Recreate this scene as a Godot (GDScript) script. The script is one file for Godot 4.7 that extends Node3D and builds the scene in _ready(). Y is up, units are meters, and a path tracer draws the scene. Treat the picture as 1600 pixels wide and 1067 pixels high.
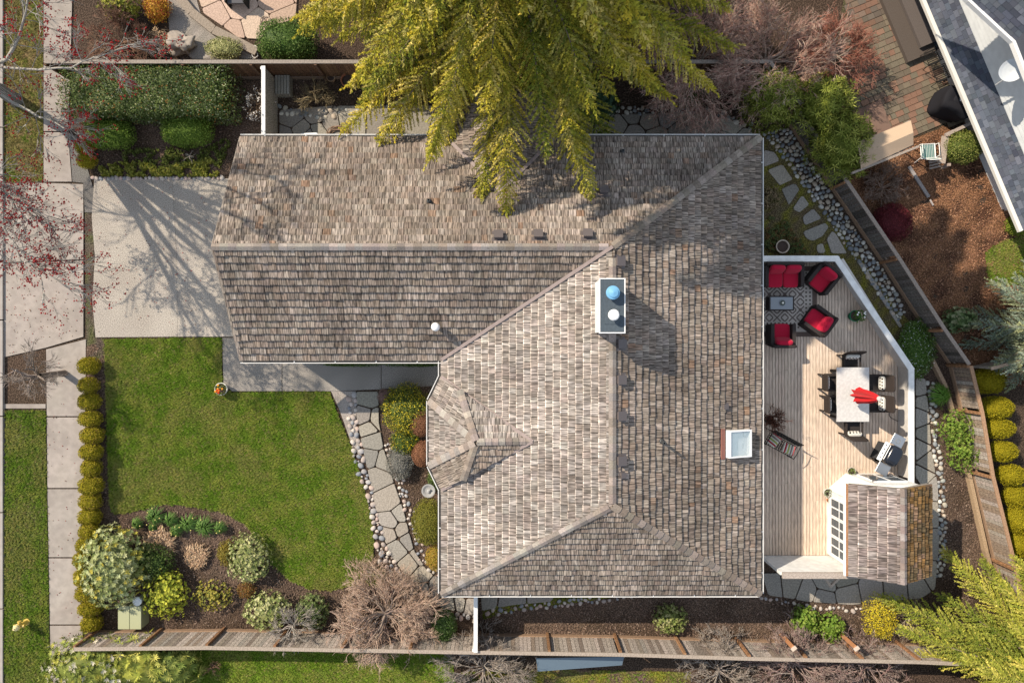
extends Node3D
# A shake-roofed house and its garden seen straight down from 26 m. y is up, x runs to the right of the picture, z to its bottom.
const CAM_H := 26.0
const FOCAL := 1067.0
const ORD := ["first", "second", "third", "fourth", "fifth", "sixth", "seventh", "eighth", "ninth", "tenth", "eleventh", "twelfth", "thirteenth", "fourteenth", "fifteenth", "sixteenth", "seventeenth", "eighteenth", "nineteenth", "twentieth"]
var rng := RandomNumberGenerator.new()
var lump := FastNoiseLite.new()
var M := {}
var taken := {}

class Buf:
	var v := PackedVector3Array()
	var n := PackedVector3Array()
	var c := PackedColorArray()
	var uv := PackedVector2Array()
	func tri(a: Vector3, b: Vector3, d: Vector3, col: Color) -> void:
		var k := (b - a).cross(d - a).normalized()
		v.append(a); v.append(d); v.append(b)
		n.append(k); n.append(k); n.append(k)
		c.append(col); c.append(col); c.append(col)
	func quad(a: Vector3, b: Vector3, d: Vector3, e: Vector3, col: Color) -> void:
		tri(a, b, d, col)
		tri(a, d, e, col)
	func trin(a: Vector3, b: Vector3, d: Vector3, na: Vector3, nb: Vector3, nd: Vector3, col: Color) -> void:
		v.append(a); v.append(d); v.append(b)
		n.append(na); n.append(nd); n.append(nb)
		c.append(col); c.append(col); c.append(col)
	func box(t: Transform3D, s: Vector3, col: Color) -> void:
		var x := t.basis.x * s.x * 0.5
		var y := t.basis.y * s.y * 0.5
		var z := t.basis.z * s.z * 0.5
		var o := t.origin
		for f in [[x, y, z], [-x, z, y], [y, z, x], [-y, x, z], [z, x, y], [-z, y, x]]:
			var m: Vector3 = o + f[0]
			var p: Vector3 = f[1]
			var q: Vector3 = f[2]
			quad(m - p - q, m + p - q, m + p + q, m - p + q, col)
	func leaf(o: Vector3, d: Vector3, side: Vector3, l: float, w: float, col: Color) -> void:
		var k := d.cross(side).normalized()
		var a := o + d * l
		var m := o + d * l * 0.45 + k * l * 0.06
		var s := side * w * 0.5
		v.append(o); v.append(m + s); v.append(a)
		v.append(o); v.append(a); v.append(m - s)
		for i in 6:
			n.append(k); c.append(col)
	func needle(o: Vector3, d: Vector3, side: Vector3, l: float, w: float, col: Color) -> void:
		var k := d.cross(side).normalized()
		v.append(o - side * w * 0.5); v.append(o + side * w * 0.5); v.append(o + d * l)
		for i in 3:
			n.append(k); c.append(col)
	func bead(o: Vector3, r: float, col: Color) -> void:
		var p := [Vector3(r, 0, 0), Vector3(0, 0, r), Vector3(-r, 0, 0), Vector3(0, 0, -r)]
		for i in 4:
			var a: Vector3 = p[i]
			var b: Vector3 = p[(i + 1) % 4]
			trin(o + a, o + Vector3(0, r, 0), o + b, a / r, Vector3.UP, b / r, col)
			trin(o + b, o - Vector3(0, r, 0), o + a, b / r, Vector3.DOWN, a / r, col)
	func tube(pts: Array, rad: Array, sides: int, col: Color) -> void:
		var rings := []
		for i in pts.size():
			var d: Vector3 = (pts[mini(i + 1, pts.size() - 1)] - pts[maxi(i - 1, 0)]).normalized()
			var a := d.cross(Vector3(0.31, 0.83, 0.46)).normalized()
			var b := d.cross(a)
			var ring := []
			for k in sides:
				var t := TAU * k / sides
				ring.append(a * cos(t) + b * sin(t))
			rings.append(ring)
		for i in pts.size() - 1:
			for k in sides:
				var k2 := (k + 1) % sides
				var n0: Vector3 = rings[i][k]
				var n1: Vector3 = rings[i][k2]
				var n2: Vector3 = rings[i + 1][k2]
				var n3: Vector3 = rings[i + 1][k]
				var p0: Vector3 = pts[i] + n0 * rad[i]
				var p1: Vector3 = pts[i] + n1 * rad[i]
				var p2: Vector3 = pts[i + 1] + n2 * rad[i + 1]
				var p3: Vector3 = pts[i + 1] + n3 * rad[i + 1]
				trin(p0, p1, p2, n0, n1, n2, col)
				trin(p0, p2, p3, n0, n2, n3, col)
	func prism(poly: PackedVector2Array, y0: float, y1: float, bev: float, col: Color) -> void:
		# a convex slab in x and z, its upper edge chamfered
		var pts := poly.duplicate()
		var area := 0.0
		for i in pts.size():
			area += pts[i].cross(pts[(i + 1) % pts.size()])
		if area > 0:
			pts.reverse()
		var mid := Vector2.ZERO
		for p in pts:
			mid += p
		mid /= pts.size()
		var top := []
		for p in pts:
			top.append(p + (mid - p).normalized() * bev)
		for i in pts.size():
			var j := (i + 1) % pts.size()
			var a := Vector3(pts[i].x, y0, pts[i].y)
			var b := Vector3(pts[j].x, y0, pts[j].y)
			var a1 := Vector3(pts[i].x, y1 - bev * 0.6, pts[i].y)
			var b1 := Vector3(pts[j].x, y1 - bev * 0.6, pts[j].y)
			var a2 := Vector3(top[i].x, y1, top[i].y)
			var b2 := Vector3(top[j].x, y1, top[j].y)
			quad(a, b, b1, a1, col)
			if bev > 0:
				quad(a1, b1, b2, a2, col)
			tri(Vector3(mid.x, y1, mid.y), a2, b2, col)
	func shell(t: Transform3D, r: Vector3, e: float, la: int, lo: int, col: Color, bump: FastNoiseLite = null, amp := 0.0) -> void:
		# superellipsoid: e = 1 an ellipsoid, e < 1 a rounded box
		var grid := []
		for i in la + 1:
			var row := []
			var p := PI * i / la - PI / 2
			for k in lo + 1:
				var q := TAU * (k % lo) / lo
				var d := Vector3(cos(p) * cos(q), sin(p), cos(p) * sin(q))
				var s := Vector3(signf(cos(q)) * pow(absf(cos(p)), e) * pow(absf(cos(q)), e), signf(sin(p)) * pow(absf(sin(p)), e), signf(sin(q)) * pow(absf(cos(p)), e) * pow(absf(sin(q)), e))
				if bump:
					s *= 1.0 + amp * bump.get_noise_3dv(d * 40.0 + t.origin * 31.0)
				row.append(t * (s * r))
			grid.append(row)
		var nm := []
		for i in la + 1:
			var row := []
			for k in lo + 1:
				var a: Vector3 = grid[mini(i + 1, la)][k] - grid[maxi(i - 1, 0)][k]
				var b: Vector3 = grid[i][(k + 1) % lo] - grid[i][(k + lo - 1) % lo]
				var m := a.cross(b)
				if m.length() < 1e-9:
					m = t.basis.y if i * 2 > la else -t.basis.y
				row.append(m.normalized())
			nm.append(row)
		for i in la:
			for k in lo:
				var a: Vector3 = grid[i][k]
				var b: Vector3 = grid[i][k + 1]
				var d: Vector3 = grid[i + 1][k + 1]
				var f: Vector3 = grid[i + 1][k]
				if i > 0:
					trin(a, d, b, nm[i][k], nm[i + 1][k + 1], nm[i][k + 1], col)
				if i < la - 1:
					trin(a, f, d, nm[i][k], nm[i + 1][k], nm[i + 1][k + 1], col)
	func lathe(t: Transform3D, prof: Array, seg: int, col: Color) -> void:
		for i in prof.size() - 1:
			var a: Vector2 = prof[i]
			var b: Vector2 = prof[i + 1]
			var sl := Vector2(b.y - a.y, a.x - b.x).normalized()
			for k in seg:
				var p := TAU * k / seg
				var q := TAU * (k + 1) / seg
				var np := t.basis * Vector3(cos(p) * sl.x, sl.y, sin(p) * sl.x)
				var nq := t.basis * Vector3(cos(q) * sl.x, sl.y, sin(q) * sl.x)
				var a0 := t * Vector3(cos(p) * a.x, a.y, sin(p) * a.x)
				var a1 := t * Vector3(cos(q) * a.x, a.y, sin(q) * a.x)
				var b0 := t * Vector3(cos(p) * b.x, b.y, sin(p) * b.x)
				var b1 := t * Vector3(cos(q) * b.x, b.y, sin(q) * b.x)
				if a.x > 1e-5:
					trin(a0, b1, a1, np, nq, nq, col)
				if b.x > 1e-5:
					trin(a0, b0, b1, np, np, nq, col)
	func mesh(m: Material) -> ArrayMesh:
		var arr := []
		arr.resize(Mesh.ARRAY_MAX)
		arr[Mesh.ARRAY_VERTEX] = v
		arr[Mesh.ARRAY_NORMAL] = n
		arr[Mesh.ARRAY_COLOR] = c
		if uv.size() == v.size(): arr[Mesh.ARRAY_TEX_UV] = uv
		var a := ArrayMesh.new()
		a.add_surface_from_arrays(Mesh.PRIMITIVE_TRIANGLES, arr)
		a.surface_set_material(0, m)
		return a

func at(px: float, py: float, h := 0.0) -> Vector3:
	# the place, h metres up, that stands at this spot of the survey picture
	var d := (CAM_H - h) / FOCAL
	return Vector3((px - 800.0) * d, h, (py - 533.5) * d)

func at2(px: float, py: float, h := 0.0) -> Vector2:
	var p := at(px, py, h)
	return Vector2(p.x, p.z)

func outline(list: Array, h := 0.0) -> PackedVector2Array:
	var out := PackedVector2Array()
	for i in range(0, list.size(), 2):
		out.append(at2(list[i], list[i + 1], h))
	return out

func rnd(a := 0.0, b := 1.0) -> float:
	return rng.randf_range(a, b)

func tone(c: Color, amount := 0.12) -> Color:
	var k := 1.0 + rnd(-amount, amount)
	return Color(c.r * k * (1 + rnd(-amount, amount) * 0.25), c.g * k, c.b * k * (1 + rnd(-amount, amount) * 0.25))

func pick(list: Array, amount := 0.12) -> Color:
	return tone(list[rng.randi() % list.size()], amount)

func numbered(called: String) -> String:
	taken[called] = taken.get(called, -1) + 1
	return called if taken[called] == 0 else "%s_%03d" % [called, taken[called]]

func tag(o: Node3D, label: String, category: String, group := "", kind := "") -> void:
	o.set_meta("label", label)
	if category: o.set_meta("category", category)
	if group: o.set_meta("group", group)
	if kind: o.set_meta("kind", kind)

func thing(called: String, label: String, category: String, where := Vector3.ZERO, turn := 0.0, group := "") -> Node3D:
	var o := Node3D.new()
	o.name = numbered(called)
	add_child(o)
	o.position = where
	o.rotation.y = turn
	tag(o, label, category, group)
	return o

func place(called: String, label: String, category: String, kind := "structure") -> Node3D:
	var o := thing(called, label, category)
	o.set_meta("kind", kind)
	return o

func part(b: Buf, called: String, m: Material, parent: Node3D) -> MeshInstance3D:
	return put(b.mesh(m), called, parent)

func put(mesh: Mesh, called: String, parent: Node3D, t := Transform3D.IDENTITY) -> MeshInstance3D:
	var o := MeshInstance3D.new()
	o.mesh = mesh
	var key := "%d/%s" % [parent.get_instance_id(), called]
	taken[key] = taken.get(key, -1) + 1
	o.name = called if taken[key] == 0 else "%s_%03d" % [called, taken[key]]
	o.transform = t
	parent.add_child(o, true)
	return o

func spot(o: Vector3, turn := 0.0) -> Transform3D:
	return Transform3D(Basis(Vector3.UP, turn), o)

func basis_from(xdir: Vector3, up: Vector3) -> Basis:
	var x := xdir.normalized()
	var z := x.cross(up).normalized()
	return Basis(x, z.cross(x), z)

func bar(b: Buf, p: Vector3, q: Vector3, w: float, h: float, col := Color.WHITE, up := Vector3.UP) -> void:
	# a squared bar from p to q, w across and h deep
	if absf((q - p).normalized().dot(up)) > 0.99:
		up = Vector3.RIGHT
	b.box(Transform3D(basis_from(q - p, up), (p + q) * 0.5), Vector3((q - p).length(), h, w), col)

func bar_part(called: String, parent: Node3D, m: Material, p: Vector3, q: Vector3, w: float, h: float, up := Vector3.UP, col := Color.WHITE) -> MeshInstance3D:
	var b := Buf.new()
	bar(b, p, q, w, h, col, up)
	return part(b, called, m, parent)

func grain(seed_: int, freq: float, lo: float, hi: float, octaves := 4, kind := FastNoiseLite.TYPE_SIMPLEX_SMOOTH, tint_lo := Color.WHITE, tint_hi := Color.WHITE, size := 512) -> NoiseTexture2D:
	var f := FastNoiseLite.new()
	f.seed = seed_
	f.noise_type = kind
	f.frequency = freq
	f.fractal_octaves = octaves
	var g := Gradient.new()
	g.set_color(0, Color(lo * tint_lo.r, lo * tint_lo.g, lo * tint_lo.b).linear_to_srgb())
	g.set_color(1, Color(hi * tint_hi.r, hi * tint_hi.g, hi * tint_hi.b).linear_to_srgb())
	g.set_offset(0, 0.28)
	g.set_offset(1, 0.72)
	var t := NoiseTexture2D.new()
	t.width = size
	t.height = size
	t.seamless = true
	t.noise = f
	t.color_ramp = g
	return t

func mat(called: String, col: Color, rough := 0.8, tex: Texture2D = null, scale := Vector3.ONE, relief := 0.0, extra := {}) -> StandardMaterial3D:
	var m := StandardMaterial3D.new()
	m.resource_name = called
	m.albedo_color = col.linear_to_srgb()
	m.roughness = rough
	m.metallic_specular = 0.2 if rough > 0.45 else 0.5
	m.vertex_color_use_as_albedo = true
	m.cull_mode = BaseMaterial3D.CULL_DISABLED
	if tex:
		m.albedo_texture = tex
		m.uv1_triplanar = true
		m.uv1_world_triplanar = true
		m.uv1_scale = scale
		if relief > 0:
			m.heightmap_enabled = true
			m.heightmap_texture = tex
			m.heightmap_scale = relief
	for k in extra:
		m.set(k, extra[k])
	M[called] = m
	return m

func leaf_mat(called: String, rough := 0.6, back := Color(0.25, 0.3, 0.08)) -> StandardMaterial3D:
	return mat(called, Color.WHITE, rough, null, Vector3.ONE, 0.0, {"backlight_enabled": true, "backlight": back})

func sheet(b: Buf, poly: PackedVector2Array, y: float, cell: float, cols: Array, seed_: int, wave := 0.0, freq := 0.5) -> void:
	# a ground sheet cut into cells; its patches of colour follow noise in the ground's own plan
	var f := FastNoiseLite.new()
	f.seed = seed_
	f.frequency = freq
	f.fractal_octaves = 4
	var lo := poly[0]
	var hi := poly[0]
	for p in poly:
		lo = lo.min(p)
		hi = hi.max(p)
	var nx := int(ceil((hi.x - lo.x) / cell))
	var nz := int(ceil((hi.y - lo.y) / cell))
	var paint := func(p: Vector2) -> Color:
		var k := clampf(f.get_noise_2dv(p) * 1.6 + 0.5, 0, 0.9999) * (cols.size() - 1)
		return cols[int(k)].lerp(cols[int(k) + 1], k - int(k))
	var lift := func(p: Vector2) -> Vector3:
		return Vector3(p.x, y + wave * f.get_noise_2dv(p * 5.0 + Vector2(70, 0)), p.y)
	for i in nx:
		for k in nz:
			var o := lo + Vector2(i, k) * cell
			var q := PackedVector2Array([o, o + Vector2(cell, 0), o + Vector2(cell, cell), o + Vector2(0, cell)])
			var inside := 0
			for p in q:
				if Geometry2D.is_point_in_polygon(p, poly): inside += 1
			var pieces := [q] if inside == 4 else Geometry2D.intersect_polygons(q, poly)
			for piece: PackedVector2Array in pieces:
				var ids := Geometry2D.triangulate_polygon(piece)
				for t in range(0, ids.size(), 3):
					var p3 := [piece[ids[t]], piece[ids[t + 1]], piece[ids[t + 2]]]
					if (p3[1] - p3[0]).cross(p3[2] - p3[0]) > 0:
						p3 = [p3[0], p3[2], p3[1]]
					var w := [lift.call(p3[0]), lift.call(p3[1]), lift.call(p3[2])]
					var nn: Vector3 = (w[1] - w[0]).cross(w[2] - w[0]).normalized()
					for m in [0, 2, 1]:
						b.v.append(w[m]); b.n.append(nn); b.c.append(paint.call(p3[m]))

func ground(called: String, label: String, category: String, list: Array, y: float, m: Material, cols: Array, seed_: int, cell := 0.4, wave := 0.0, freq := 0.5) -> MeshInstance3D:
	var b := Buf.new()
	sheet(b, outline(list), y, cell, cols, seed_, wave, freq)
	var o := part(b, called, m, self)
	o.name = numbered(called)
	tag(o, label, category, "", "structure")
	return o

func copies(called: String, label: String, category: String, mesh: Mesh, where: Array, cols: Array, parent: Node3D = null) -> MultiMeshInstance3D:
	var mm := MultiMesh.new()
	mm.transform_format = MultiMesh.TRANSFORM_3D
	mm.use_colors = true
	mm.mesh = mesh
	mm.instance_count = where.size()
	for i in where.size():
		mm.set_instance_transform(i, where[i])
		mm.set_instance_color(i, cols[i])
	var o := MultiMeshInstance3D.new()
	o.multimesh = mm
	o.set_meta("kind", "stuff")
	if parent:
		o.name = called
		parent.add_child(o, true)
	else:
		o.name = numbered(called)
		add_child(o)
		tag(o, label, category)
	return o

func scatter(poly: PackedVector2Array, count: int) -> Array:
	var lo := poly[0]
	var hi := poly[0]
	for p in poly:
		lo = lo.min(p)
		hi = hi.max(p)
	var out := []
	var tries := 0
	while out.size() < count and tries < count * 12:
		tries += 1
		var p := Vector2(rnd(lo.x, hi.x), rnd(lo.y, hi.y))
		if Geometry2D.is_point_in_polygon(p, poly): out.append(p)
	return out

func packed_spots(poly: PackedVector2Array, r0: float, r1: float, tries: int) -> Array:
	# spots with radii that do not overlap, the large ones first
	var lo := poly[0]
	var hi := poly[0]
	for p in poly:
		lo = lo.min(p)
		hi = hi.max(p)
	var grid := {}
	var out := []
	var cs := r1 * 2.0
	for i in tries:
		var r := lerpf(r1, r0, pow(float(i) / tries, 0.6)) * rnd(0.85, 1.1)
		var p := Vector2(rnd(lo.x, hi.x), rnd(lo.y, hi.y))
		if not Geometry2D.is_point_in_polygon(p, poly): continue
		var g := Vector2i((p / cs).floor())
		var free := true
		for dx in range(-1, 2):
			for dz in range(-1, 2):
				for s in grid.get(g + Vector2i(dx, dz), []):
					if s[0].distance_to(p) < (s[1] + r) * 0.93:
						free = false
						break
		if free:
			var e := [p, r]
			if not grid.has(g): grid[g] = []
			grid[g].append(e)
			out.append(e)
	return out

var stone_kit := {}
func stone_mesh(kind: String) -> Array:
	# rounded stones of a few shapes and tones, shared by all beds
	if stone_kit.has(kind): return stone_kit[kind]
	var cols: Array = {
		"river": [Color(0.5, 0.48, 0.44), Color(0.36, 0.36, 0.35), Color(0.27, 0.29, 0.3), Color(0.64, 0.61, 0.55), Color(0.42, 0.38, 0.31), Color(0.2, 0.21, 0.22), Color(0.5, 0.42, 0.34)],
		"warm": [Color(0.5, 0.44, 0.39), Color(0.42, 0.36, 0.33), Color(0.36, 0.35, 0.35), Color(0.55, 0.5, 0.45), Color(0.45, 0.35, 0.31), Color(0.28, 0.29, 0.32)],
	}[kind]
	var out := []
	for i in 14:
		var b := Buf.new()
		b.shell(Transform3D(Basis(Vector3.UP, i * 1.3), Vector3(i * 3.7, 0, 0)), Vector3(1, 0.62, 0.8), 0.86, 5, 8, tone(cols[i % cols.size()], 0.1), lump, 0.22)
		for k in b.v.size(): b.v[k] -= Vector3(i * 3.7, 0, 0)
		out.append(b.mesh(M["stone"]))
	stone_kit[kind] = out
	return out

func stones(parent: Node3D, kind: String, spots: Array, y: float, most := 300) -> void:
	var kit := stone_mesh(kind)
	spots.sort_custom(func(a, b): return a[1] > b[1])
	var rest := Buf.new()
	for i in spots.size():
		var s: Array = spots[i]
		var t := Transform3D(Basis.from_euler(Vector3(rnd(-0.25, 0.25), rnd(0, TAU), rnd(-0.25, 0.25))).scaled_local(Vector3.ONE * s[1] * 1.08), Vector3(s[0].x, y + s[1] * rnd(0.02, 0.3), s[0].y))
		var m: ArrayMesh = kit[rng.randi() % kit.size()]
		if i < most:
			put(m, "stone", parent, t)
		else:
			var arr := m.surface_get_arrays(0)
			var nb := t.basis.inverse().transposed()
			for k in arr[Mesh.ARRAY_VERTEX].size():
				rest.v.append(t * arr[Mesh.ARRAY_VERTEX][k])
				rest.n.append((nb * arr[Mesh.ARRAY_NORMAL][k]).normalized())
				rest.c.append(arr[Mesh.ARRAY_COLOR][k])
	if rest.v.size():
		part(rest, "small_stone_fill", M["stone"], parent).set_meta("kind", "stuff")

func cells(poly: PackedVector2Array, seeds: Array) -> Array:
	# one polygon for each seed: the part of poly nearest to it
	var out := []
	for i in seeds.size():
		var cur := [poly]
		for k in seeds.size():
			if k == i or seeds[k].distance_to(seeds[i]) > 5.0: continue
			var mid: Vector2 = (seeds[i] + seeds[k]) * 0.5
			var d: Vector2 = (seeds[i] - seeds[k]).normalized()
			var s := d.orthogonal() * 60.0
			var half := PackedVector2Array([mid + s, mid + s + d * 60.0, mid - s + d * 60.0, mid - s])
			var next := []
			for c in cur: next.append_array(Geometry2D.intersect_polygons(c, half))
			cur = next
		out.append(cur)
	return out

func flags(parent: Node3D, list: Array, seeds: Array, gap: float, y: float, m: Material, cols: Array, high := 0.045) -> void:
	for cur in cells(outline(list), seeds):
		for c: PackedVector2Array in cur:
			for q: PackedVector2Array in Geometry2D.offset_polygon(c, -gap * rnd(0.7, 1.4)):
				if q.size() < 3 or absf(poly_area(q)) < 0.02: continue
				var r := PackedVector2Array()
				for i in q.size():   # corners broken off
					var a := q[(i + q.size() - 1) % q.size()]
					var d := q[(i + 1) % q.size()]
					r.append(q[i].move_toward(a, minf(0.07, q[i].distance_to(a) * 0.3) * rnd(0.4, 1.2)))
					r.append(q[i].move_toward(d, minf(0.07, q[i].distance_to(d) * 0.3) * rnd(0.4, 1.2)))
				var b := Buf.new()
				b.prism(r, y - 0.03, y + high * rnd(0.8, 1.15), 0.012, pick(cols, 0.1))
				part(b, "flagstone", m, parent)

func poly_area(q: PackedVector2Array) -> float:
	var s := 0.0
	for i in q.size(): s += q[i].cross(q[(i + 1) % q.size()])
	return s * 0.5

func seeds_px(list: Array) -> Array:
	var out := []
	for i in range(0, list.size(), 2): out.append(at2(list[i], list[i + 1]))
	return out

func spread_seeds(list: Array, gap: float) -> Array:
	var out := []
	for s in packed_spots(outline(list), gap * 0.42, gap * 0.6, 900): out.append(s[0])
	return out

func _ready() -> void:
	rng.seed = 20240321
	lump.seed = 5
	lump.frequency = 0.02
	# camera, sky, sun
	var cam := Camera3D.new()
	cam.name = "camera"
	cam.position = Vector3(0, CAM_H, 0)
	cam.rotation_degrees = Vector3(-90, 0, 0)
	cam.fov = 53.13
	cam.near = 0.1
	cam.far = 400.0
	add_child(cam)
	cam.current = true
	var sky_mat := ProceduralSkyMaterial.new()
	sky_mat.sky_top_color = Color(0.66, 0.71, 0.78)
	sky_mat.sky_horizon_color = Color(0.88, 0.88, 0.87)
	sky_mat.sky_curve = 0.15
	sky_mat.ground_bottom_color = Color(0.3, 0.27, 0.22)
	sky_mat.ground_horizon_color = Color(0.6, 0.62, 0.62)
	var env := Environment.new()
	env.background_mode = Environment.BG_SKY
	env.sky = Sky.new()
	env.sky.sky_material = sky_mat
	env.background_energy_multiplier = 1.0
	env.tonemap_mode = Environment.TONE_MAPPER_LINEAR
	env.tonemap_exposure = 1.5
	env.sdfgi_enabled = true
	env.ssao_enabled = true
	env.ssil_enabled = true
	var we := WorldEnvironment.new()
	we.name = "world_environment"
	we.environment = env
	add_child(we)
	var sun := DirectionalLight3D.new()
	sun.name = "sun"
	sun.light_energy = 1.55
	sun.light_color = Color(1.0, 0.945, 0.86)
	sun.light_angular_distance = 0.53
	sun.shadow_enabled = true
	add_child(sun)
	sun.look_at_from_position(Vector3.ZERO, Vector3(1.03, -1.0, 0.74), Vector3.UP)
	materials()
	setting()
	house()
	deck()
	deck_furniture()
	fences()
	neighbour()
	trees()
	front_garden()
	back_garden()
	small_things()

func materials() -> void:
	var speck := grain(3, 0.09, 0.5, 1.0, 3, FastNoiseLite.TYPE_SIMPLEX)
	var fine := grain(8, 0.03, 0.72, 1.0, 5)
	var rough_ := grain(12, 0.06, 0.35, 1.0, 4, FastNoiseLite.TYPE_SIMPLEX)
	var streak := grain(21, 0.035, 0.33, 1.0, 4)
	var cloudy := grain(33, 0.012, 0.87, 1.0, 5)
	var worn := grain(41, 0.02, 0.86, 1.0, 6)
	mat("soil", Color.WHITE, 1.0, rough_, Vector3.ONE * 0.4, 3.0)
	mat("bark", Color.WHITE, 1.0, rough_, Vector3.ONE * 0.37, 3.0)
	mat("turf", Color.WHITE, 1.0, rough_, Vector3.ONE * 0.33, 1.5)
	mat("concrete", Color.WHITE, 0.9, worn, Vector3.ONE * 0.23, 0.2)
	mat("aggregate", Color.WHITE, 0.9, speck, Vector3.ONE * 0.45, 0.8)
	mat("flag", Color.WHITE, 0.85, fine, Vector3.ONE * 0.8, 0.5)
	mat("stone", Color.WHITE, 0.75, fine, Vector3.ONE * 3.0)
	mat("paver", Color.WHITE, 0.9, fine, Vector3.ONE * 2.0, 0.4)
	mat("shake", Color.WHITE, 0.9, streak, Vector3.ONE, 1.3, {"uv1_triplanar": false, "uv1_world_triplanar": false})
	mat("board", Color.WHITE, 0.9, streak, Vector3(2.4, 0.35, 2.4), 0.3)
	mat("deck_wood", Color.WHITE, 0.75, fine, Vector3(1.2, 1.2, 0.12), 0.1)
	mat("timber", Color.WHITE, 0.9, fine, Vector3(0.9, 0.9, 0.9), 0.3)
	mat("shingle", Color.WHITE, 0.95, speck, Vector3.ONE * 1.6, 0.3)
	mat("white_paint", Color(0.72, 0.72, 0.71), 0.55, cloudy, Vector3.ONE * 0.5)
	mat("gutter_white", Color(0.75, 0.75, 0.75), 0.4)
	mat("siding", Color(0.66, 0.68, 0.69), 0.6, cloudy, Vector3.ONE * 0.4)
	mat("metal_brown", Color(0.1, 0.085, 0.085), 0.45)
	mat("metal_dark", Color(0.045, 0.05, 0.055), 0.45)
	mat("flashing", Color(0.27, 0.22, 0.21), 0.5, cloudy, Vector3.ONE)
	mat("cap_grey", Color(0.075, 0.095, 0.115), 0.5, cloudy, Vector3.ONE * 1.5)
	mat("blue_metal", Color(0.15, 0.36, 0.56), 0.4)
	mat("plain", Color.WHITE, 0.75)
	mat("gloss", Color.WHITE, 0.3)
	mat("steel", Color(0.42, 0.43, 0.44), 0.42, null, Vector3.ONE, 0.0, {"metallic": 0.9})
	mat("lid", Color(0.01, 0.013, 0.022), 0.22)
	mat("wicker", Color(0.05, 0.042, 0.04), 0.7, speck, Vector3.ONE * 6.0, 0.4)
	mat("cloth", Color.WHITE, 0.9, fine, Vector3.ONE * 4.0, 0.1, {"rim_enabled": true, "rim": 0.25, "rim_tint": 0.6})
	mat("tabletop", Color(0.55, 0.53, 0.51), 0.35, cloudy, Vector3.ONE * 1.2)
	mat("glass", Color(0.55, 0.7, 0.75, 0.25), 0.03, null, Vector3.ONE, 0.0, {"transparency": BaseMaterial3D.TRANSPARENCY_ALPHA})
	mat("dark_glass", Color(0.05, 0.07, 0.09), 0.05)
	mat("wood_limb", Color.WHITE, 0.95, streak, Vector3.ONE * 1.5, 0.4)
	leaf_mat("leaf", 0.5)
	leaf_mat("leaf_matt", 0.75)
	leaf_mat("needle", 0.7, Color(0.42, 0.4, 0.07))
	mat("blade", Color.WHITE, 0.7, null, Vector3.ONE, 0.0, {"backlight_enabled": true, "backlight": Color(0.2, 0.28, 0.04)})

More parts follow.
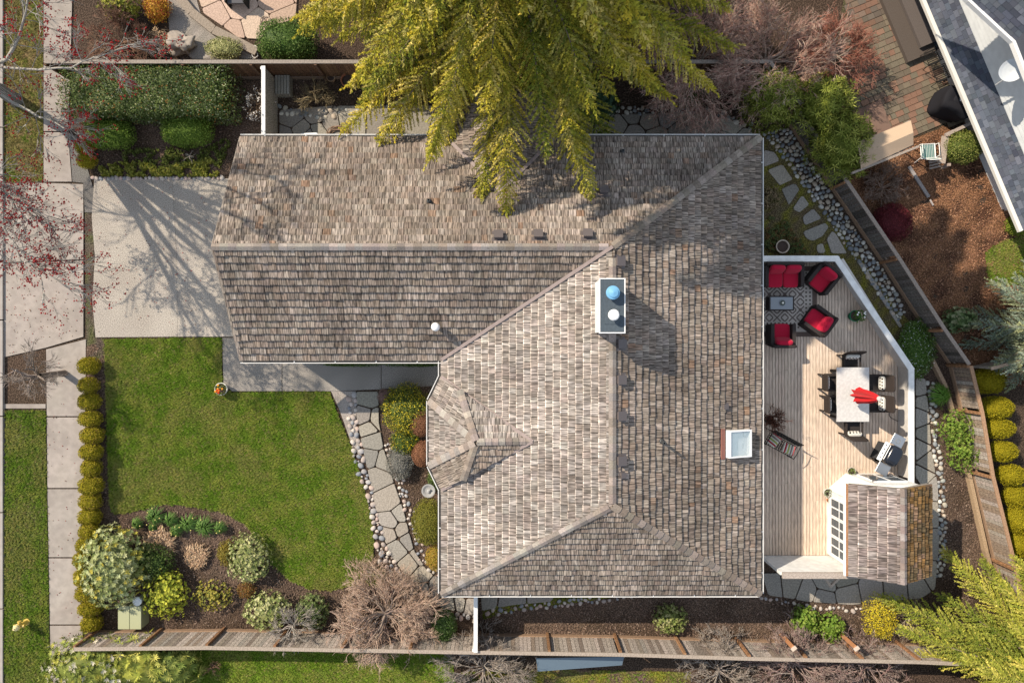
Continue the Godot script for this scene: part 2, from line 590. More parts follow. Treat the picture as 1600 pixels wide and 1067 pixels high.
func setting() -> void:
	# the whole garden stands on one sheet of soil
	var b := Buf.new()
	sheet(b, PackedVector2Array([Vector2(-60, -45), Vector2(60, -45), Vector2(60, 45), Vector2(-60, 45)]), -0.012, 1.5, [Color(0.085, 0.06, 0.045), Color(0.115, 0.08, 0.06)], 4)
	var g := part(b, "ground", M["soil"], self)
	tag(g, "dark brown soil ground under the whole garden", "ground", "", "structure")
	var soil := [Color(0.1, 0.068, 0.05), Color(0.14, 0.098, 0.074), Color(0.175, 0.12, 0.09)]
	ground("planting_bed", "dark mulch bed with shrubs between lawn and plank fence", "bed", [130, 540, 165, 530, 168, 700, 172, 795, 180, 803, 205, 800, 235, 792, 260, 787, 300, 791, 350, 800, 385, 820, 405, 850, 430, 885, 455, 908, 485, 920, 520, 922, 550, 915, 572, 895, 583, 865, 640, 930, 760, 990, 150, 990, 120, 900], 0.002, M["soil"], soil, 51, 0.35, 0.035)
	ground("planting_bed", "brown mulch strip between house and plank fence, along the lower eave", "bed", [750, 930, 1440, 930, 1500, 1000, 1430, 1010, 750, 1000], 0.002, M["soil"], soil, 52, 0.35, 0.03)
	ground("planting_bed", "brown mulch slope between deck stones and tall plank fence", "bed", [1470, 600, 1500, 640, 1560, 900, 1500, 960, 1420, 1000, 1440, 940, 1475, 900, 1470, 760], 0.002, M["soil"], soil, 53, 0.35, 0.04)
	ground("planting_bed", "dark shaded bed of shrubs behind the driveway hedge", "bed", [130, 122, 430, 122, 430, 228, 350, 275, 140, 277], 0.002, M["soil"], soil, 54, 0.4, 0.03)
	ground("planting_bed", "narrow bed of shrubs against the front wall beside flagstone path", "bed", [585, 605, 690, 600, 690, 900, 660, 880, 640, 800, 625, 740, 610, 690, 595, 640], 0.002, M["soil"], soil, 55, 0.35, 0.03)
	# reddish bark litter of the yard behind the right fence
	ground("bark_litter", "reddish brown bark litter in the yard behind the dark fence", "bark litter", [1240, 180, 1350, 230, 1480, 195, 1530, 240, 1600, 345, 1640, 345, 1640, 620, 1520, 575, 1470, 520], 0.004, M["bark"], [Color(0.11, 0.058, 0.036), Color(0.21, 0.108, 0.062), Color(0.3, 0.155, 0.085), Color(0.24, 0.125, 0.07)], 57, 0.3, 0.05, 0.9)
	var litter := Buf.new()
	litter.box(Transform3D.IDENTITY, Vector3(0.07, 0.012, 0.03), Color.WHITE)
	var chip := litter.mesh(M["plain"])
	var w := []
	var cs := []
	for p in scatter(outline([1360, 240, 1480, 205, 1525, 250, 1600, 350, 1640, 620, 1515, 575, 1470, 505, 1340, 310]), 9000):
		w.append(Transform3D(Basis.from_euler(Vector3(rnd(-0.5, 0.5), rnd(0, TAU), rnd(-0.5, 0.5))).scaled_local(Vector3.ONE * rnd(0.35, 1.0)), Vector3(p.x, 0.025, p.y)))
		cs.append(pick([Color(0.16, 0.08, 0.05), Color(0.28, 0.145, 0.085), Color(0.34, 0.19, 0.115), Color(0.21, 0.105, 0.062), Color(0.12, 0.065, 0.042)]))
	copies("bark_chips", "loose bark chips scattered over the red brown yard", "bark", chip, w, cs)
	w = []
	cs = []
	for a in [[[150, 800, 235, 792, 300, 791, 385, 820, 430, 885, 485, 920, 550, 915, 583, 865, 640, 930, 740, 985, 150, 985], 5200], [[130, 545, 164, 530, 168, 790, 130, 790], 800], [[750, 935, 1440, 935, 1440, 1000, 750, 990], 4200], [[1470, 610, 1500, 640, 1560, 900, 1500, 960, 1470, 900], 1500], [[590, 605, 690, 600, 690, 900, 650, 860], 1000], [[150, 122, 430, 122, 430, 228, 350, 275, 145, 275], 2000], [[440, 122, 1180, 122, 1180, 185, 440, 185], 2500]]:
		for p in scatter(outline(a[0]), a[1]):
			w.append(Transform3D(Basis.from_euler(Vector3(rnd(-0.6, 0.6), rnd(0, TAU), rnd(-0.6, 0.6))).scaled_local(Vector3.ONE * rnd(0.4, 1.1)), Vector3(p.x, 0.02, p.y)))
			cs.append(pick([Color(0.1, 0.07, 0.052), Color(0.16, 0.11, 0.085), Color(0.07, 0.05, 0.04), Color(0.22, 0.16, 0.125)]))
	copies("mulch_chips", "fine dark bark mulch lying on the planting beds", "mulch", chip, w, cs)

	# street edge, pavement, driveway
	var con := [Color(0.285, 0.25, 0.225), Color(0.335, 0.297, 0.27), Color(0.31, 0.275, 0.248)]
	var road := place("street_edge", "concrete kerb and gutter strip at the picture's far edge", "kerb")
	for i in 9:
		var y0 := -100.0 + i * 150.0
		bar_part("kerb_block", road, M["concrete"], at(-1, y0 + 1), at(-1, y0 + 149), 0.34, 0.2, Vector3.UP, Color(0.33, 0.3, 0.28))
	var asphalt := Buf.new()
	sheet(asphalt, outline([-500, -200, -5, -200, -5, 1300, -500, 1300]), -0.005, 1.5, [Color(0.07, 0.07, 0.07), Color(0.09, 0.09, 0.088)], 9)
	var ro := part(asphalt, "road", M["aggregate"], self)
	tag(ro, "grey asphalt street beyond the kerb", "road", "", "structure")
	var walk := place("sidewalk", "worn concrete slab sidewalk along the boxwood row", "sidewalk")
	for q in [[68, -60, 114, -60, 110, 98, 68, 98], [68, 100, 110, 100, 106, 205, 68, 205], [68, 207, 106, 207, 112, 284, 68, 284], [72, 546, 134, 530, 133, 650, 73, 650], [73, 652, 133, 652, 130, 762, 74, 762], [74, 764, 130, 764, 129, 870, 76, 870], [76, 872, 129, 872, 129, 975, 78, 975], [78, 977, 129, 977, 129, 1120, 80, 1120]]:
		var sb := Buf.new()
		sheet(sb, outline(q), 0.03, 0.5, [tone(con[0], 0.05), tone(con[1], 0.05), tone(con[2], 0.05)], rng.randi() % 900, 0.0, 0.4)
		part(sb, "slab", M["concrete"], walk)
	var apron := place("driveway_apron", "concrete driveway apron crossing the sidewalk under red budded branches", "driveway apron")
	for q in [[5, 286, 68, 286, 130, 288, 130, 405, 6, 410], [6, 412, 130, 407, 130, 526, 72, 543, 6, 558], [6, 631, 71, 631, 71, 638, 6, 638]]:
		var sb := Buf.new()
		sheet(sb, outline(q), 0.028, 0.5, [tone(con[0], 0.05), tone(con[1], 0.05), tone(con[2], 0.05)], rng.randi() % 900, 0.0, 0.4)
		part(sb, "slab", M["concrete"], apron)
	ground("asphalt_patch", "dark asphalt patch between sidewalk and driveway corner", "asphalt patch", [107, 208, 120, 215, 136, 262, 147, 300, 147, 332, 132, 332, 130, 286, 113, 284], 0.02, M["aggregate"], [Color(0.16, 0.15, 0.145), Color(0.2, 0.19, 0.18)], 59)
	ground("mossy_strip", "dark mossy strip between sidewalk apron and driveway", "strip", [132, 330, 146, 330, 147, 528, 163, 528, 163, 560, 134, 560], 0.006, M["soil"], [Color(0.11, 0.085, 0.07), Color(0.15, 0.12, 0.095), Color(0.11, 0.12, 0.05)], 60, 0.25, 0.02, 1.2)
	var drive := place("driveway", "pale exposed aggregate driveway striped by branch shadows", "driveway")
	var agg := [Color(0.4, 0.36, 0.315), Color(0.47, 0.425, 0.375), Color(0.43, 0.388, 0.342)]
	for q in [[147, 280, 268.7, 280, 275.7, 400, 276.7, 526, 149, 527, 144, 470, 148, 400, 143, 340], [269, 280, 420, 278, 420, 526, 277, 526, 276, 400]]:
		var sb := Buf.new()
		sheet(sb, outline(q), 0.024, 0.5, agg, rng.randi() % 900, 0.0, 0.5)
		part(sb, "slab", M["aggregate"], drive)
	var path := place("front_walk", "grey aggregate walk beside the garage wall leading to the door", "walk")
	for q in [[347, 528, 440, 528, 440, 611, 362, 611, 349, 598], [441, 540, 595, 540, 595, 608, 520, 611, 441, 611], [596, 540, 720, 540, 720, 600, 690, 602, 596, 608]]:
		var sb := Buf.new()
		sheet(sb, outline(q), 0.024, 0.5, [Color(0.3, 0.275, 0.25), Color(0.36, 0.33, 0.3)], rng.randi() % 900, 0.0, 0.5)
		part(sb, "slab", M["aggregate"], path)

	var bud := Buf.new()
	bud.bead(Vector3.ZERO, 0.02, Color.WHITE)
	var fw := []
	var fc := []
	for a in [[[6, 290, 130, 290, 130, 520, 6, 555], 420], [[68, 0, 112, 0, 106, 280, 68, 280], 160], [[150, 285, 330, 285, 330, 520, 150, 520], 150], [[74, 560, 128, 560, 128, 1060, 80, 1060], 90]]:
		for p in scatter(outline(a[0]), a[1]):
			fw.append(Transform3D(Basis().scaled(Vector3.ONE * rnd(0.5, 1.2)), Vector3(p.x, 0.04, p.y)))
			fc.append(pick([Color(0.3, 0.03, 0.03), Color(0.4, 0.3, 0.22), Color(0.24, 0.15, 0.1), Color(0.34, 0.05, 0.04)], 0.2))
	copies("fallen_buds", "fallen red buds and husks scattered over the paving", "litter", bud.mesh(M["plain"]), fw, fc)
	# lawns
	var green := [Color(0.1, 0.165, 0.015), Color(0.135, 0.21, 0.022), Color(0.17, 0.23, 0.035), Color(0.19, 0.19, 0.05), Color(0.11, 0.185, 0.017)]
	var front := [163, 530, 346, 528, 347, 600, 352, 613, 365, 613, 515, 612, 525, 640, 545, 690, 562, 740, 578, 800, 584, 840, 583, 870, 572, 895, 550, 915, 520, 922, 485, 920, 455, 908, 430, 885, 405, 850, 385, 820, 350, 800, 300, 791, 260, 787, 235, 792, 205, 800, 180, 803, 172, 795, 168, 700]
	ground("lawn", "mown green front lawn curving round the mulch bed", "lawn", front, 0.03, M["turf"], green, 71, 0.2, 0.02, 1.3)
	var verge := [9, 641, 71, 641, 77, 990, 80, 1120, 5, 1120]
	ground("lawn", "narrow grass verge between kerb and sidewalk with yellow hydrant", "lawn", verge, 0.03, M["turf"], [Color(0.06, 0.09, 0.016), Color(0.09, 0.115, 0.03), Color(0.05, 0.085, 0.013), Color(0.12, 0.125, 0.045)], 72, 0.25, 0.02, 0.7)
	var back := [275, 1012, 705, 1022, 720, 1120, 200, 1120]
	ground("lawn", "strip of neighbour's grass below the long plank fence", "lawn", back, 0.01, M["turf"], green, 73, 0.25, 0.02, 1.1)
	var moss := [5, -60, 67, -60, 67, 284, 5, 286]
	ground("lawn", "patchy mossy verge under the bare street tree", "lawn", moss, 0.02, M["turf"], [Color(0.13, 0.125, 0.04), Color(0.2, 0.15, 0.07), Color(0.12, 0.13, 0.03), Color(0.22, 0.14, 0.08), Color(0.16, 0.16, 0.04)], 74, 0.2, 0.03, 1.3)
	var side := [1540, 395, 1560, 380, 1640, 355, 1640, 445, 1545, 445]
	ground("lawn", "small grass patch beside the bark yard and grey conifer", "lawn", side, 0.02, M["turf"], green, 75, 0.3, 0.02, 0.8)
	var wild := [835, 1045, 1080, 1050, 1080, 1120, 700, 1120, 720, 1050]
	ground("mossy_ground", "yellow green moss and weeds below the long fence", "moss", wild, 0.008, M["turf"], [Color(0.2, 0.19, 0.03), Color(0.13, 0.08, 0.06), Color(0.16, 0.18, 0.03), Color(0.15, 0.1, 0.08)], 76, 0.25, 0.03, 1.2)
	var tuft := Buf.new()
	for i in 6:
		var a := i * TAU / 6 + 0.4
		var d := Vector3(cos(a) * 0.7, 0.75, sin(a) * 0.7).normalized()
		tuft.leaf(Vector3(cos(a + 2) * 0.02, 0, sin(a + 2) * 0.02), d, d.cross(Vector3.UP).normalized(), 0.075, 0.014, Color.WHITE)
	var blades := tuft.mesh(M["blade"])
	var patch := FastNoiseLite.new()
	patch.seed = 88
	patch.frequency = 1.0
	patch.fractal_octaves = 4
	var gw := []
	var gc := []
	for a in [[front, 42000, 0.03], [verge, 9000, 0.03], [back, 9000, 0.01], [moss, 2600, 0.02], [side, 2500, 0.02], [wild, 1500, 0.01]]:
		for p in scatter(outline(a[0]), a[1]):
			var k := patch.get_noise_2dv(p)
			gw.append(Transform3D(Basis.from_euler(Vector3(rnd(-0.3, 0.3), rnd(0, TAU), rnd(-0.3, 0.3))).scaled_local(Vector3.ONE * rnd(0.6, 1.25)), Vector3(p.x + rnd(-0.05, 0.05), a[2] - 0.004, p.y + rnd(-0.05, 0.05))))
			var c := Color(0.115, 0.195, 0.018).lerp(Color(0.22, 0.25, 0.045), clampf(k * 1.5 + 0.36, 0, 1))
			c = c.lerp(Color(0.26, 0.225, 0.075), clampf(patch.get_noise_2dv(p * 0.32 + Vector2(40, 9)) * 1.8 - 0.1, 0, 0.5))
			if a[0] == moss: c = c.lerp(Color(0.2, 0.16, 0.06), clampf(k * 2 + 0.8, 0, 1))
			gc.append(tone(c, 0.28) if rnd() > 0.08 else tone(Color(0.26, 0.22, 0.09), 0.2))
	copies("grass", "short green grass blades growing on the lawns", "grass", blades, gw, gc)

	# stone paths and beds of rounded stones
	var fl := [Color(0.3, 0.275, 0.235), Color(0.35, 0.315, 0.265), Color(0.27, 0.25, 0.225), Color(0.33, 0.3, 0.27)]
	var p1 := place("flagstone_path", "irregular flagstone path curving past the front wall", "path")
	var list1 := [556, 611, 592, 611, 593, 660, 600, 700, 615, 750, 632, 800, 648, 860, 668, 890, 690, 905, 690, 930, 745, 935, 740, 962, 690, 950, 640, 910, 605, 860, 588, 800, 575, 740, 564, 690, 556, 650]
	flags(p1, list1, seeds_px([577, 620, 568, 652, 575, 668, 589, 655, 582, 690, 578, 714, 600, 720, 590, 745, 607, 780, 627, 805, 611, 816, 628, 826, 607, 833, 638, 843, 620, 858, 641, 882, 658, 897, 657, 870, 682, 918, 661, 923, 719, 942, 702, 945, 735, 945]), 0.02, 0.01, M["flag"], fl)
	var p2 := place("flagstone_path", "shaded flagstone path between house and cedar fence", "path")
	flags(p2, [436, 172, 520, 165, 700, 165, 700, 222, 436, 222], seeds_px([455, 185, 470, 205, 495, 180, 480, 215, 500, 205, 515, 195, 545, 190, 600, 192, 655, 190, 690, 200, 445, 212]), 0.017, 0.008, M["flag"], fl)
	flags(p2, [880, 190, 960, 178, 1060, 176, 1140, 186, 1175, 205, 1180, 222, 880, 222], spread_seeds([880, 190, 960, 178, 1060, 176, 1140, 186, 1175, 205, 1180, 222, 880, 222], 0.7), 0.018, 0.008, M["flag"], fl)
	ground("mossy_ground", "dark mossy earth between house corner and river stone bed", "moss", [1170, 205, 1200, 203, 1215, 215, 1260, 290, 1330, 380, 1400, 480, 1440, 520, 1440, 600, 1180, 420], 0.004, M["soil"], [Color(0.15, 0.115, 0.07), Color(0.18, 0.155, 0.04), Color(0.13, 0.105, 0.065), Color(0.2, 0.185, 0.035)], 61, 0.2, 0.03, 1.4)
	var p3 := place("flagstone_path", "mossy flagstones beside the river stone bed near deck corner", "path")
	flags(p3, [1190, 230, 1212, 235, 1235, 270, 1270, 320, 1310, 365, 1330, 400, 1270, 400, 1240, 345, 1215, 290, 1190, 260], seeds_px([1200, 245, 1212, 275, 1228, 310, 1250, 325, 1240, 345, 1272, 365, 1285, 390, 1260, 395, 1300, 385, 1262, 340]), 0.085, 0.002, M["flag"], fl)
	flags(p3, [1335, 405, 1350, 410, 1430, 540, 1425, 545], spread_seeds([1335, 405, 1350, 410, 1430, 540, 1425, 545], 0.6), 0.04, 0.006, M["flag"], fl)
	var p4 := place("flagstone_path", "grey flagstones wrapping the deck parapet and garden shed", "path")
	var list4 := [1430, 590, 1446, 590, 1452, 640, 1456, 700, 1466, 760, 1468, 840, 1462, 920, 1440, 935, 1330, 945, 1262, 940, 1200, 930, 1190, 895, 1440, 890, 1440, 760, 1430, 745]
	flags(p4, list4, seeds_px([1438, 605, 1444, 630, 1436, 650, 1448, 680, 1438, 700, 1453, 720, 1440, 745, 1460, 765, 1455, 800, 1458, 850, 1455, 900, 1208, 918, 1235, 915, 1262, 925, 1290, 910, 1320, 905, 1285, 932, 1325, 925, 1360, 918, 1400, 915, 1435, 912]), 0.02, 0.008, M["flag"], fl)
	flags(p4, [750, 928, 870, 926, 862, 940, 800, 946, 752, 955], spread_seeds([750, 928, 870, 926, 862, 940, 800, 946, 752, 955], 1.0), 0.03, 0.008, M["flag"], fl)
	ground("moss_patch", "bright green moss between flagstone and pebbles below the eave", "moss", [752, 955, 800, 938, 870, 930, 960, 927, 955, 934, 880, 944, 800, 955, 755, 968], 0.012, M["turf"], [Color(0.16, 0.17, 0.02), Color(0.1, 0.11, 0.02), Color(0.2, 0.2, 0.03)], 64, 0.2, 0.03, 1.5)
	ground("gravel_wedge", "wedge of fine pinkish gravel between lawn corner and stone path", "gravel", [517, 611, 556, 611, 556, 660, 566, 720, 548, 690, 530, 640], 0.012, M["aggregate"], [Color(0.34, 0.3, 0.27), Color(0.42, 0.375, 0.34)], 62, 0.3, 0.02, 1.5)
	var s1 := place("river_stone_border", "border of rounded pinkish stones between lawn and flagstone path", "stone border")
	stones(s1, "warm", packed_spots(outline([545, 613, 556, 611, 557, 655, 566, 700, 577, 745, 590, 800, 607, 862, 640, 910, 668, 945, 655, 955, 615, 918, 592, 880, 584, 830, 570, 770, 552, 715, 543, 660]), 0.04, 0.125, 12000), 0.0, 290)
	stones(s1, "warm", packed_spots(outline([600, 690, 612, 690, 632, 750, 650, 810, 665, 870, 690, 895, 680, 903, 655, 880, 638, 815, 620, 760]), 0.04, 0.09, 900), 0.0, 0)
	var s2 := place("dry_river_bed", "dry river bed of grey and white rounded stones beside dark fence", "stone bed")
	stones(s2, "river", packed_spots(outline([1192, 208, 1232, 200, 1262, 248, 1300, 305, 1345, 372, 1378, 420, 1402, 458, 1414, 490, 1402, 502, 1380, 470, 1345, 418, 1318, 380, 1290, 335, 1255, 290, 1222, 245]), 0.035, 0.1, 34000), 0.0, 300)
	var s3 := place("stone_edging", "row of pinkish edging stones between driveway and yellow ground cover", "stone edging")
	for i in 33:
		var r := rnd(0.065, 0.11)
		var q := at2(145 + i * 6.3 + rnd(-1, 1), 278.5 + rnd(-0.8, 0.8))
		stones(s3, "warm", [[q, r]], 0.0)
	var s4 := place("stone_edging", "dark stones edging the shaded path behind the house", "stone edging")
	stones(s4, "river", packed_spots(outline([436, 165, 480, 178, 520, 172, 560, 165, 600, 160, 640, 155, 640, 163, 560, 178, 500, 186, 440, 178]), 0.05, 0.12, 900), 0.0)
	stones(s4, "river", packed_spots(outline([860, 185, 900, 175, 960, 168, 1060, 165, 1140, 176, 1180, 195, 1172, 204, 1130, 188, 1060, 178, 960, 180, 880, 195]), 0.05, 0.12, 1200), 0.0, 120)
	stones(s4, "river", packed_spots(outline([640, 212, 700, 212, 700, 220, 540, 222, 560, 208]), 0.03, 0.07, 500), 0.0, 40)
	var s5 := place("stone_edging", "grey stones edging the mulch beside shed and deck", "stone edging")
	stones(s5, "river", packed_spots(outline([1448, 590, 1460, 600, 1466, 680, 1474, 740, 1478, 800, 1480, 860, 1475, 900, 1462, 905, 1468, 840, 1466, 760, 1458, 700]), 0.05, 0.1, 2200), 0.0, 150)
	stones(s5, "warm", packed_spots(outline([1190, 930, 1240, 942, 1290, 948, 1350, 950, 1340, 958, 1260, 950, 1185, 938]), 0.04, 0.1, 400), 0.0)
	stones(s5, "warm", packed_spots(outline([755, 955, 800, 948, 860, 940, 930, 932, 990, 930, 990, 935, 900, 945, 830, 952, 760, 965]), 0.05, 0.1, 600), 0.0)
	stones(s5, "warm", packed_spots(outline([660, 945, 690, 955, 745, 962, 745, 972, 690, 965]), 0.05, 0.11, 260), 0.0)

	# the neighbours' paved places
	var brick := place("paver_patio", "red brown paver patio behind the neighbour's house", "patio")
	var b2 := Buf.new()
	sheet(b2, outline([1330, -60, 1460, -60, 1530, 200, 1500, 190, 1345, 245, 1290, 150]), 0.008, 0.5, [Color(0.09, 0.07, 0.05), Color(0.12, 0.11, 0.06)], 81)
	part(b2, "sand_bed", M["soil"], brick)
	var area := outline([1335, -60, 1462, -60, 1530, 200, 1498, 190, 1345, 243, 1300, 150])
	var kit := []
	for c in [Color(0.24, 0.145, 0.105), Color(0.19, 0.14, 0.108), Color(0.18, 0.155, 0.115), Color(0.27, 0.165, 0.12), Color(0.16, 0.132, 0.1), Color(0.2, 0.165, 0.125)]:
		var pb := Buf.new()
		pb.prism(PackedVector2Array([Vector2(-0.5, -0.5), Vector2(0.5, -0.5), Vector2(0.5, 0.5), Vector2(-0.5, 0.5)]), -0.03, 0.03, 0.03, c)
		kit.append(pb.mesh(M["paver"]))
	var turn := -0.40
	var u := Vector2(cos(turn), sin(turn))
	var vv := u.orthogonal()
	var o2 := at2(1400, 100)
	var rest := []
	for r in range(-40, 40):
		var x := -9.0 + (r % 2) * 0.13
		while x < 9:
			var wd: float = [0.2, 0.26, 0.3][rng.randi() % 3]
			var c := o2 + u * (x + wd / 2) + vv * r * 0.225
			x += wd + 0.012
			if Geometry2D.is_point_in_polygon(c, area):
				rest.append([Transform3D(Basis(Vector3.UP, -turn).scaled_local(Vector3(wd, 1, 0.212)), Vector3(c.x, 0.008 + rnd(-0.006, 0.006), c.y)), c.distance_to(at2(1430, 120))])
	rest.sort_custom(func(a, bb): return a[1] < bb[1])
	var more := []
	var more_c := []
	for i in rest.size():
		if i < 300:
			put(kit[rng.randi() % kit.size()], "paver", brick, rest[i][0])
		else:
			more.append(rest[i][0])
			more_c.append(pick([Color(1, 1, 1), Color(0.8, 0.9, 0.95), Color(1.1, 0.9, 0.85)]))
	if more: copies("paver_fill", "", "", kit[1], more, more_c, brick)
	var st := place("stamped_patio", "pinkish stamped concrete patio in the neighbour's corner", "patio")
	var pl := [290, -60, 470, -60, 462, 30, 432, 40, 405, 62, 372, 60, 345, 40, 318, 22]
	flags(st, pl, spread_seeds(pl, 0.9), 0.012, 0.0, M["flag"], [Color(0.5, 0.37, 0.29), Color(0.45, 0.33, 0.26), Color(0.53, 0.4, 0.32)])
	ground("gravel_bed", "grey pebbly gravel bed inside the curved edging", "gravel", [255, -60, 290, -60, 318, 40, 372, 75, 405, 92, 300, 92, 265, 60], 0.004, M["aggregate"], [Color(0.3, 0.27, 0.24), Color(0.38, 0.34, 0.31)], 63, 0.3, 0.03, 1.5)
	var edge := place("curved_edging", "curved grey brown timber edging round the stamped patio", "edging")
	var ep := [[276, -10], [300, 20], [335, 48], [375, 68], [402, 82]]
	for i in ep.size() - 1:
		bar_part("edging_block", edge, M["timber"], at(ep[i][0], ep[i][1], 0.1), at(ep[i + 1][0], ep[i + 1][1], 0.1), 0.32, 0.24, Vector3.UP, Color(0.3, 0.25, 0.2))

var slopes := {}
var shakes := []

func slope(house: Node3D, called: String, pts: Array, m: Material, cols: Array, expo := 0.245, label := "", along := Vector3.ZERO, worn := 1.3, rusty := 0.0) -> void:
	# pts[0] to pts[1] is the eave; the rest goes round the slope
	var a: Vector3 = pts[0]
	var n: Vector3 = (pts[1] - pts[0]).cross(pts[2] - pts[0]).normalized()
	if n.y < 0: n = -n
	var u: Vector3 = (pts[1] - a).normalized() if along == Vector3.ZERO else along
	if n.cross(u).y < 0:
		if along == Vector3.ZERO: a = pts[1]
		u = -u
	var v := n.cross(u)
	var poly := PackedVector2Array()
	var lo := Vector2(1e9, 1e9)
	var hi := -lo
	for p in pts:
		var q := Vector2((p - a).dot(u), (p - a).dot(v))
		poly.append(q)
		lo = lo.min(q)
		hi = hi.max(q)
	slopes[called + str(slopes.size())] = [a, n]
	var deck := Buf.new()
	var ids := Geometry2D.triangulate_polygon(poly)
	for t in range(0, ids.size(), 3):
		var w := []
		for k in 3: w.append(a + u * poly[ids[t + k]].x + v * poly[ids[t + k]].y)
		if (w[1] - w[0]).cross(w[2] - w[0]).dot(n) < 0: w = [w[0], w[2], w[1]]
		deck.tri(w[0], w[1], w[2], Color(0.09, 0.07, 0.055))
		deck.tri(w[0] - n * 0.14, w[2] - n * 0.14, w[1] - n * 0.14, Color(0.3, 0.27, 0.24))
	for i in pts.size():
		var p: Vector3 = pts[i]
		var q: Vector3 = pts[(i + 1) % pts.size()]
		deck.quad(p - n * 0.14, q - n * 0.14, q, p, Color(0.3, 0.27, 0.24))
	var body := part(deck, called, M["timber"], house)
	if label: body.set_meta("label", label)
	var rows := int(ceil(hi.y / expo))
	for r in rows:
		var x := lo.x - rnd(0, 0.2)
		while x < hi.x:
			var wd := rnd(0.13, 0.29)
			var y0 := r * expo + rnd(-0.008, 0.01) - (0.03 if r == 0 else 0.0)
			var rect := PackedVector2Array([Vector2(x, y0), Vector2(x + wd - 0.014, y0 + rnd(-0.006, 0.006)), Vector2(x + wd - 0.014, y0 + expo * 1.1), Vector2(x, y0 + expo * 1.1)])
			x += wd
			if r == 0:
				rect[0].y = maxf(rect[0].y, -0.04)
			var inside := true
			for q in rect:
				if not Geometry2D.is_point_in_polygon(q, poly): inside = false
			var out := [rect]
			if not inside:
				var grown := poly
				out = Geometry2D.intersect_polygons(rect, grown)
			for q: PackedVector2Array in out:
				if absf(poly_area(q)) < 0.002: continue
				if poly_area(q) < 0: q.reverse()
				shakes.append([body, q, a, u, v, n, y0, expo, m, pick(cols, 0.09), rnd(0.042, 0.075), 0.0, worn])
				var mid: Vector3 = a + u * q[0].x + v * q[0].y
				if rusty > 0 and rnd() < rusty * clampf(0.5 + lump.get_noise_3dv(mid * 60.0) * 3.0, 0, 1): shakes[-1][9] = shakes[-1][9].lerp(Color(0.3, 0.19, 0.13), rnd(0.3, 0.9))
				shakes[-1][9] = shakes[-1][9] * (1.0 + 0.3 * clampf(lump.get_noise_3dv(mid * 26.0) * 1.8, -0.8, 0.6))
				shakes[-1][11] = absf(poly_area(q)) / pow(CAM_H - mid.y, 2)

func shake_into(b: Buf, s: Array) -> void:
	var q: PackedVector2Array = s[1]
	var top := []
	var low := []
	var first := b.v.size()
	for p in q:
		var k := clampf((p.y - s[6]) / (s[7] * 1.1), 0, 1)
		var g: Vector3 = s[2] + s[3] * p.x + s[4] * p.y
		low.append(g + s[5] * 0.002)
		top.append(g + s[5] * lerpf(s[10] + 0.014, 0.008, k))
	if q.size() == 4 and absf(q[0].y - s[6]) < 0.001 and absf(q[0].x - q[3].x) < 0.001 and absf(q[1].x - q[2].x) < 0.001:
		# worn, bleached lower edge
		var d: Vector3 = s[4] * 0.032
		var m0: Vector3 = top[0] + d
		var m1: Vector3 = top[1] + d
		b.quad(m0, m1, top[2], top[3], s[9])
		top[0] -= s[5] * 0.016
		top[1] -= s[5] * 0.016
		b.quad(top[0], top[1], m1, m0, s[9] * s[12])
	else:
		for i in range(1, q.size() - 1): b.tri(top[0], top[i], top[i + 1], s[9])
	for i in q.size():
		var j := (i + 1) % q.size()
		b.quad(low[i], low[j], top[j], top[i], s[9])
	# each shake is cut from its own piece of wood: the grain starts anew
	var shift := Vector2(rnd(0, 9), rnd(0, 9))
	for i in range(first, b.v.size()):
		var g := b.v[i] - Vector3(s[2])
		b.uv.append(shift + Vector2(g.dot(s[3]) * 0.95, g.dot(s[4]) * 0.1))

func lay_shakes() -> void:
	# the 300 that show largest are parts of their own, the others one field for each slope
	shakes.sort_custom(func(a, b): return a[11] > b[11])
	var fields := {}
	for i in shakes.size():
		var s: Array = shakes[i]
		if i < 300:
			var b := Buf.new()
			shake_into(b, s)
			part(b, "shake", s[8], s[0])
		else:
			if not fields.has(s[0]): fields[s[0]] = [Buf.new(), s[8]]
			shake_into(fields[s[0]][0], s)
	for f in fields:
		part(fields[f][0], "shake_field", fields[f][1], f).set_meta("kind", "stuff")
	shakes.clear()

func caps(parent: Node3D, p: Vector3, q: Vector3, n1: Vector3, n2: Vector3, cols: Array, step := 0.26) -> void:
	# lapped pairs of cap shakes along a ridge or hip, laid from p up to q
	var d := (q - p).normalized()
	var up := (n1 + n2).normalized()
	var count := int((q - p).length() / step)
	for i in count:
		var b := Buf.new()
		var c := pick(cols, 0.2) * 0.8
		for n: Vector3 in [n1, n2]:
			var side := d.cross(n).normalized()
			if side.dot(n - up * n.dot(up)) < 0: side = -side
			var o := p + d * (i * step)
			var base := 0.07
			var a0 := o + up * (base + 0.035)
			var a1 := o + d * step * 1.15 + up * (base + 0.012)
			var w := 0.125
			var b0 := a0 + side * w
			var b1 := a1 + side * w
			var k := n
			if (b0 - a0).cross(a1 - a0).dot(k) > 0:
				b.quad(a0, b0, b1, a1, c)
				b.quad(a0 - k * 0.035, b0 - k * 0.035, b0, a0, c)
				b.quad(b0 - k * 0.035, b1 - k * 0.035, b1, b0, c)
			else:
				b.quad(a0, a1, b1, b0, c)
				b.quad(a0, b0, b0 - k * 0.035, a0 - k * 0.035, c)
				b.quad(b0, b1, b1 - k * 0.035, b0 - k * 0.035, c)
		part(b, "ridge_cap", M["timber"], parent)

func on_slope(px: float, py: float, key: String) -> Vector3:
	var s: Array = slopes[key]
	var o := Vector3(0, CAM_H, 0)
	var d := at(px, py) - o
	return o + d * ((s[0] - o).dot(s[1]) / d.dot(s[1]))

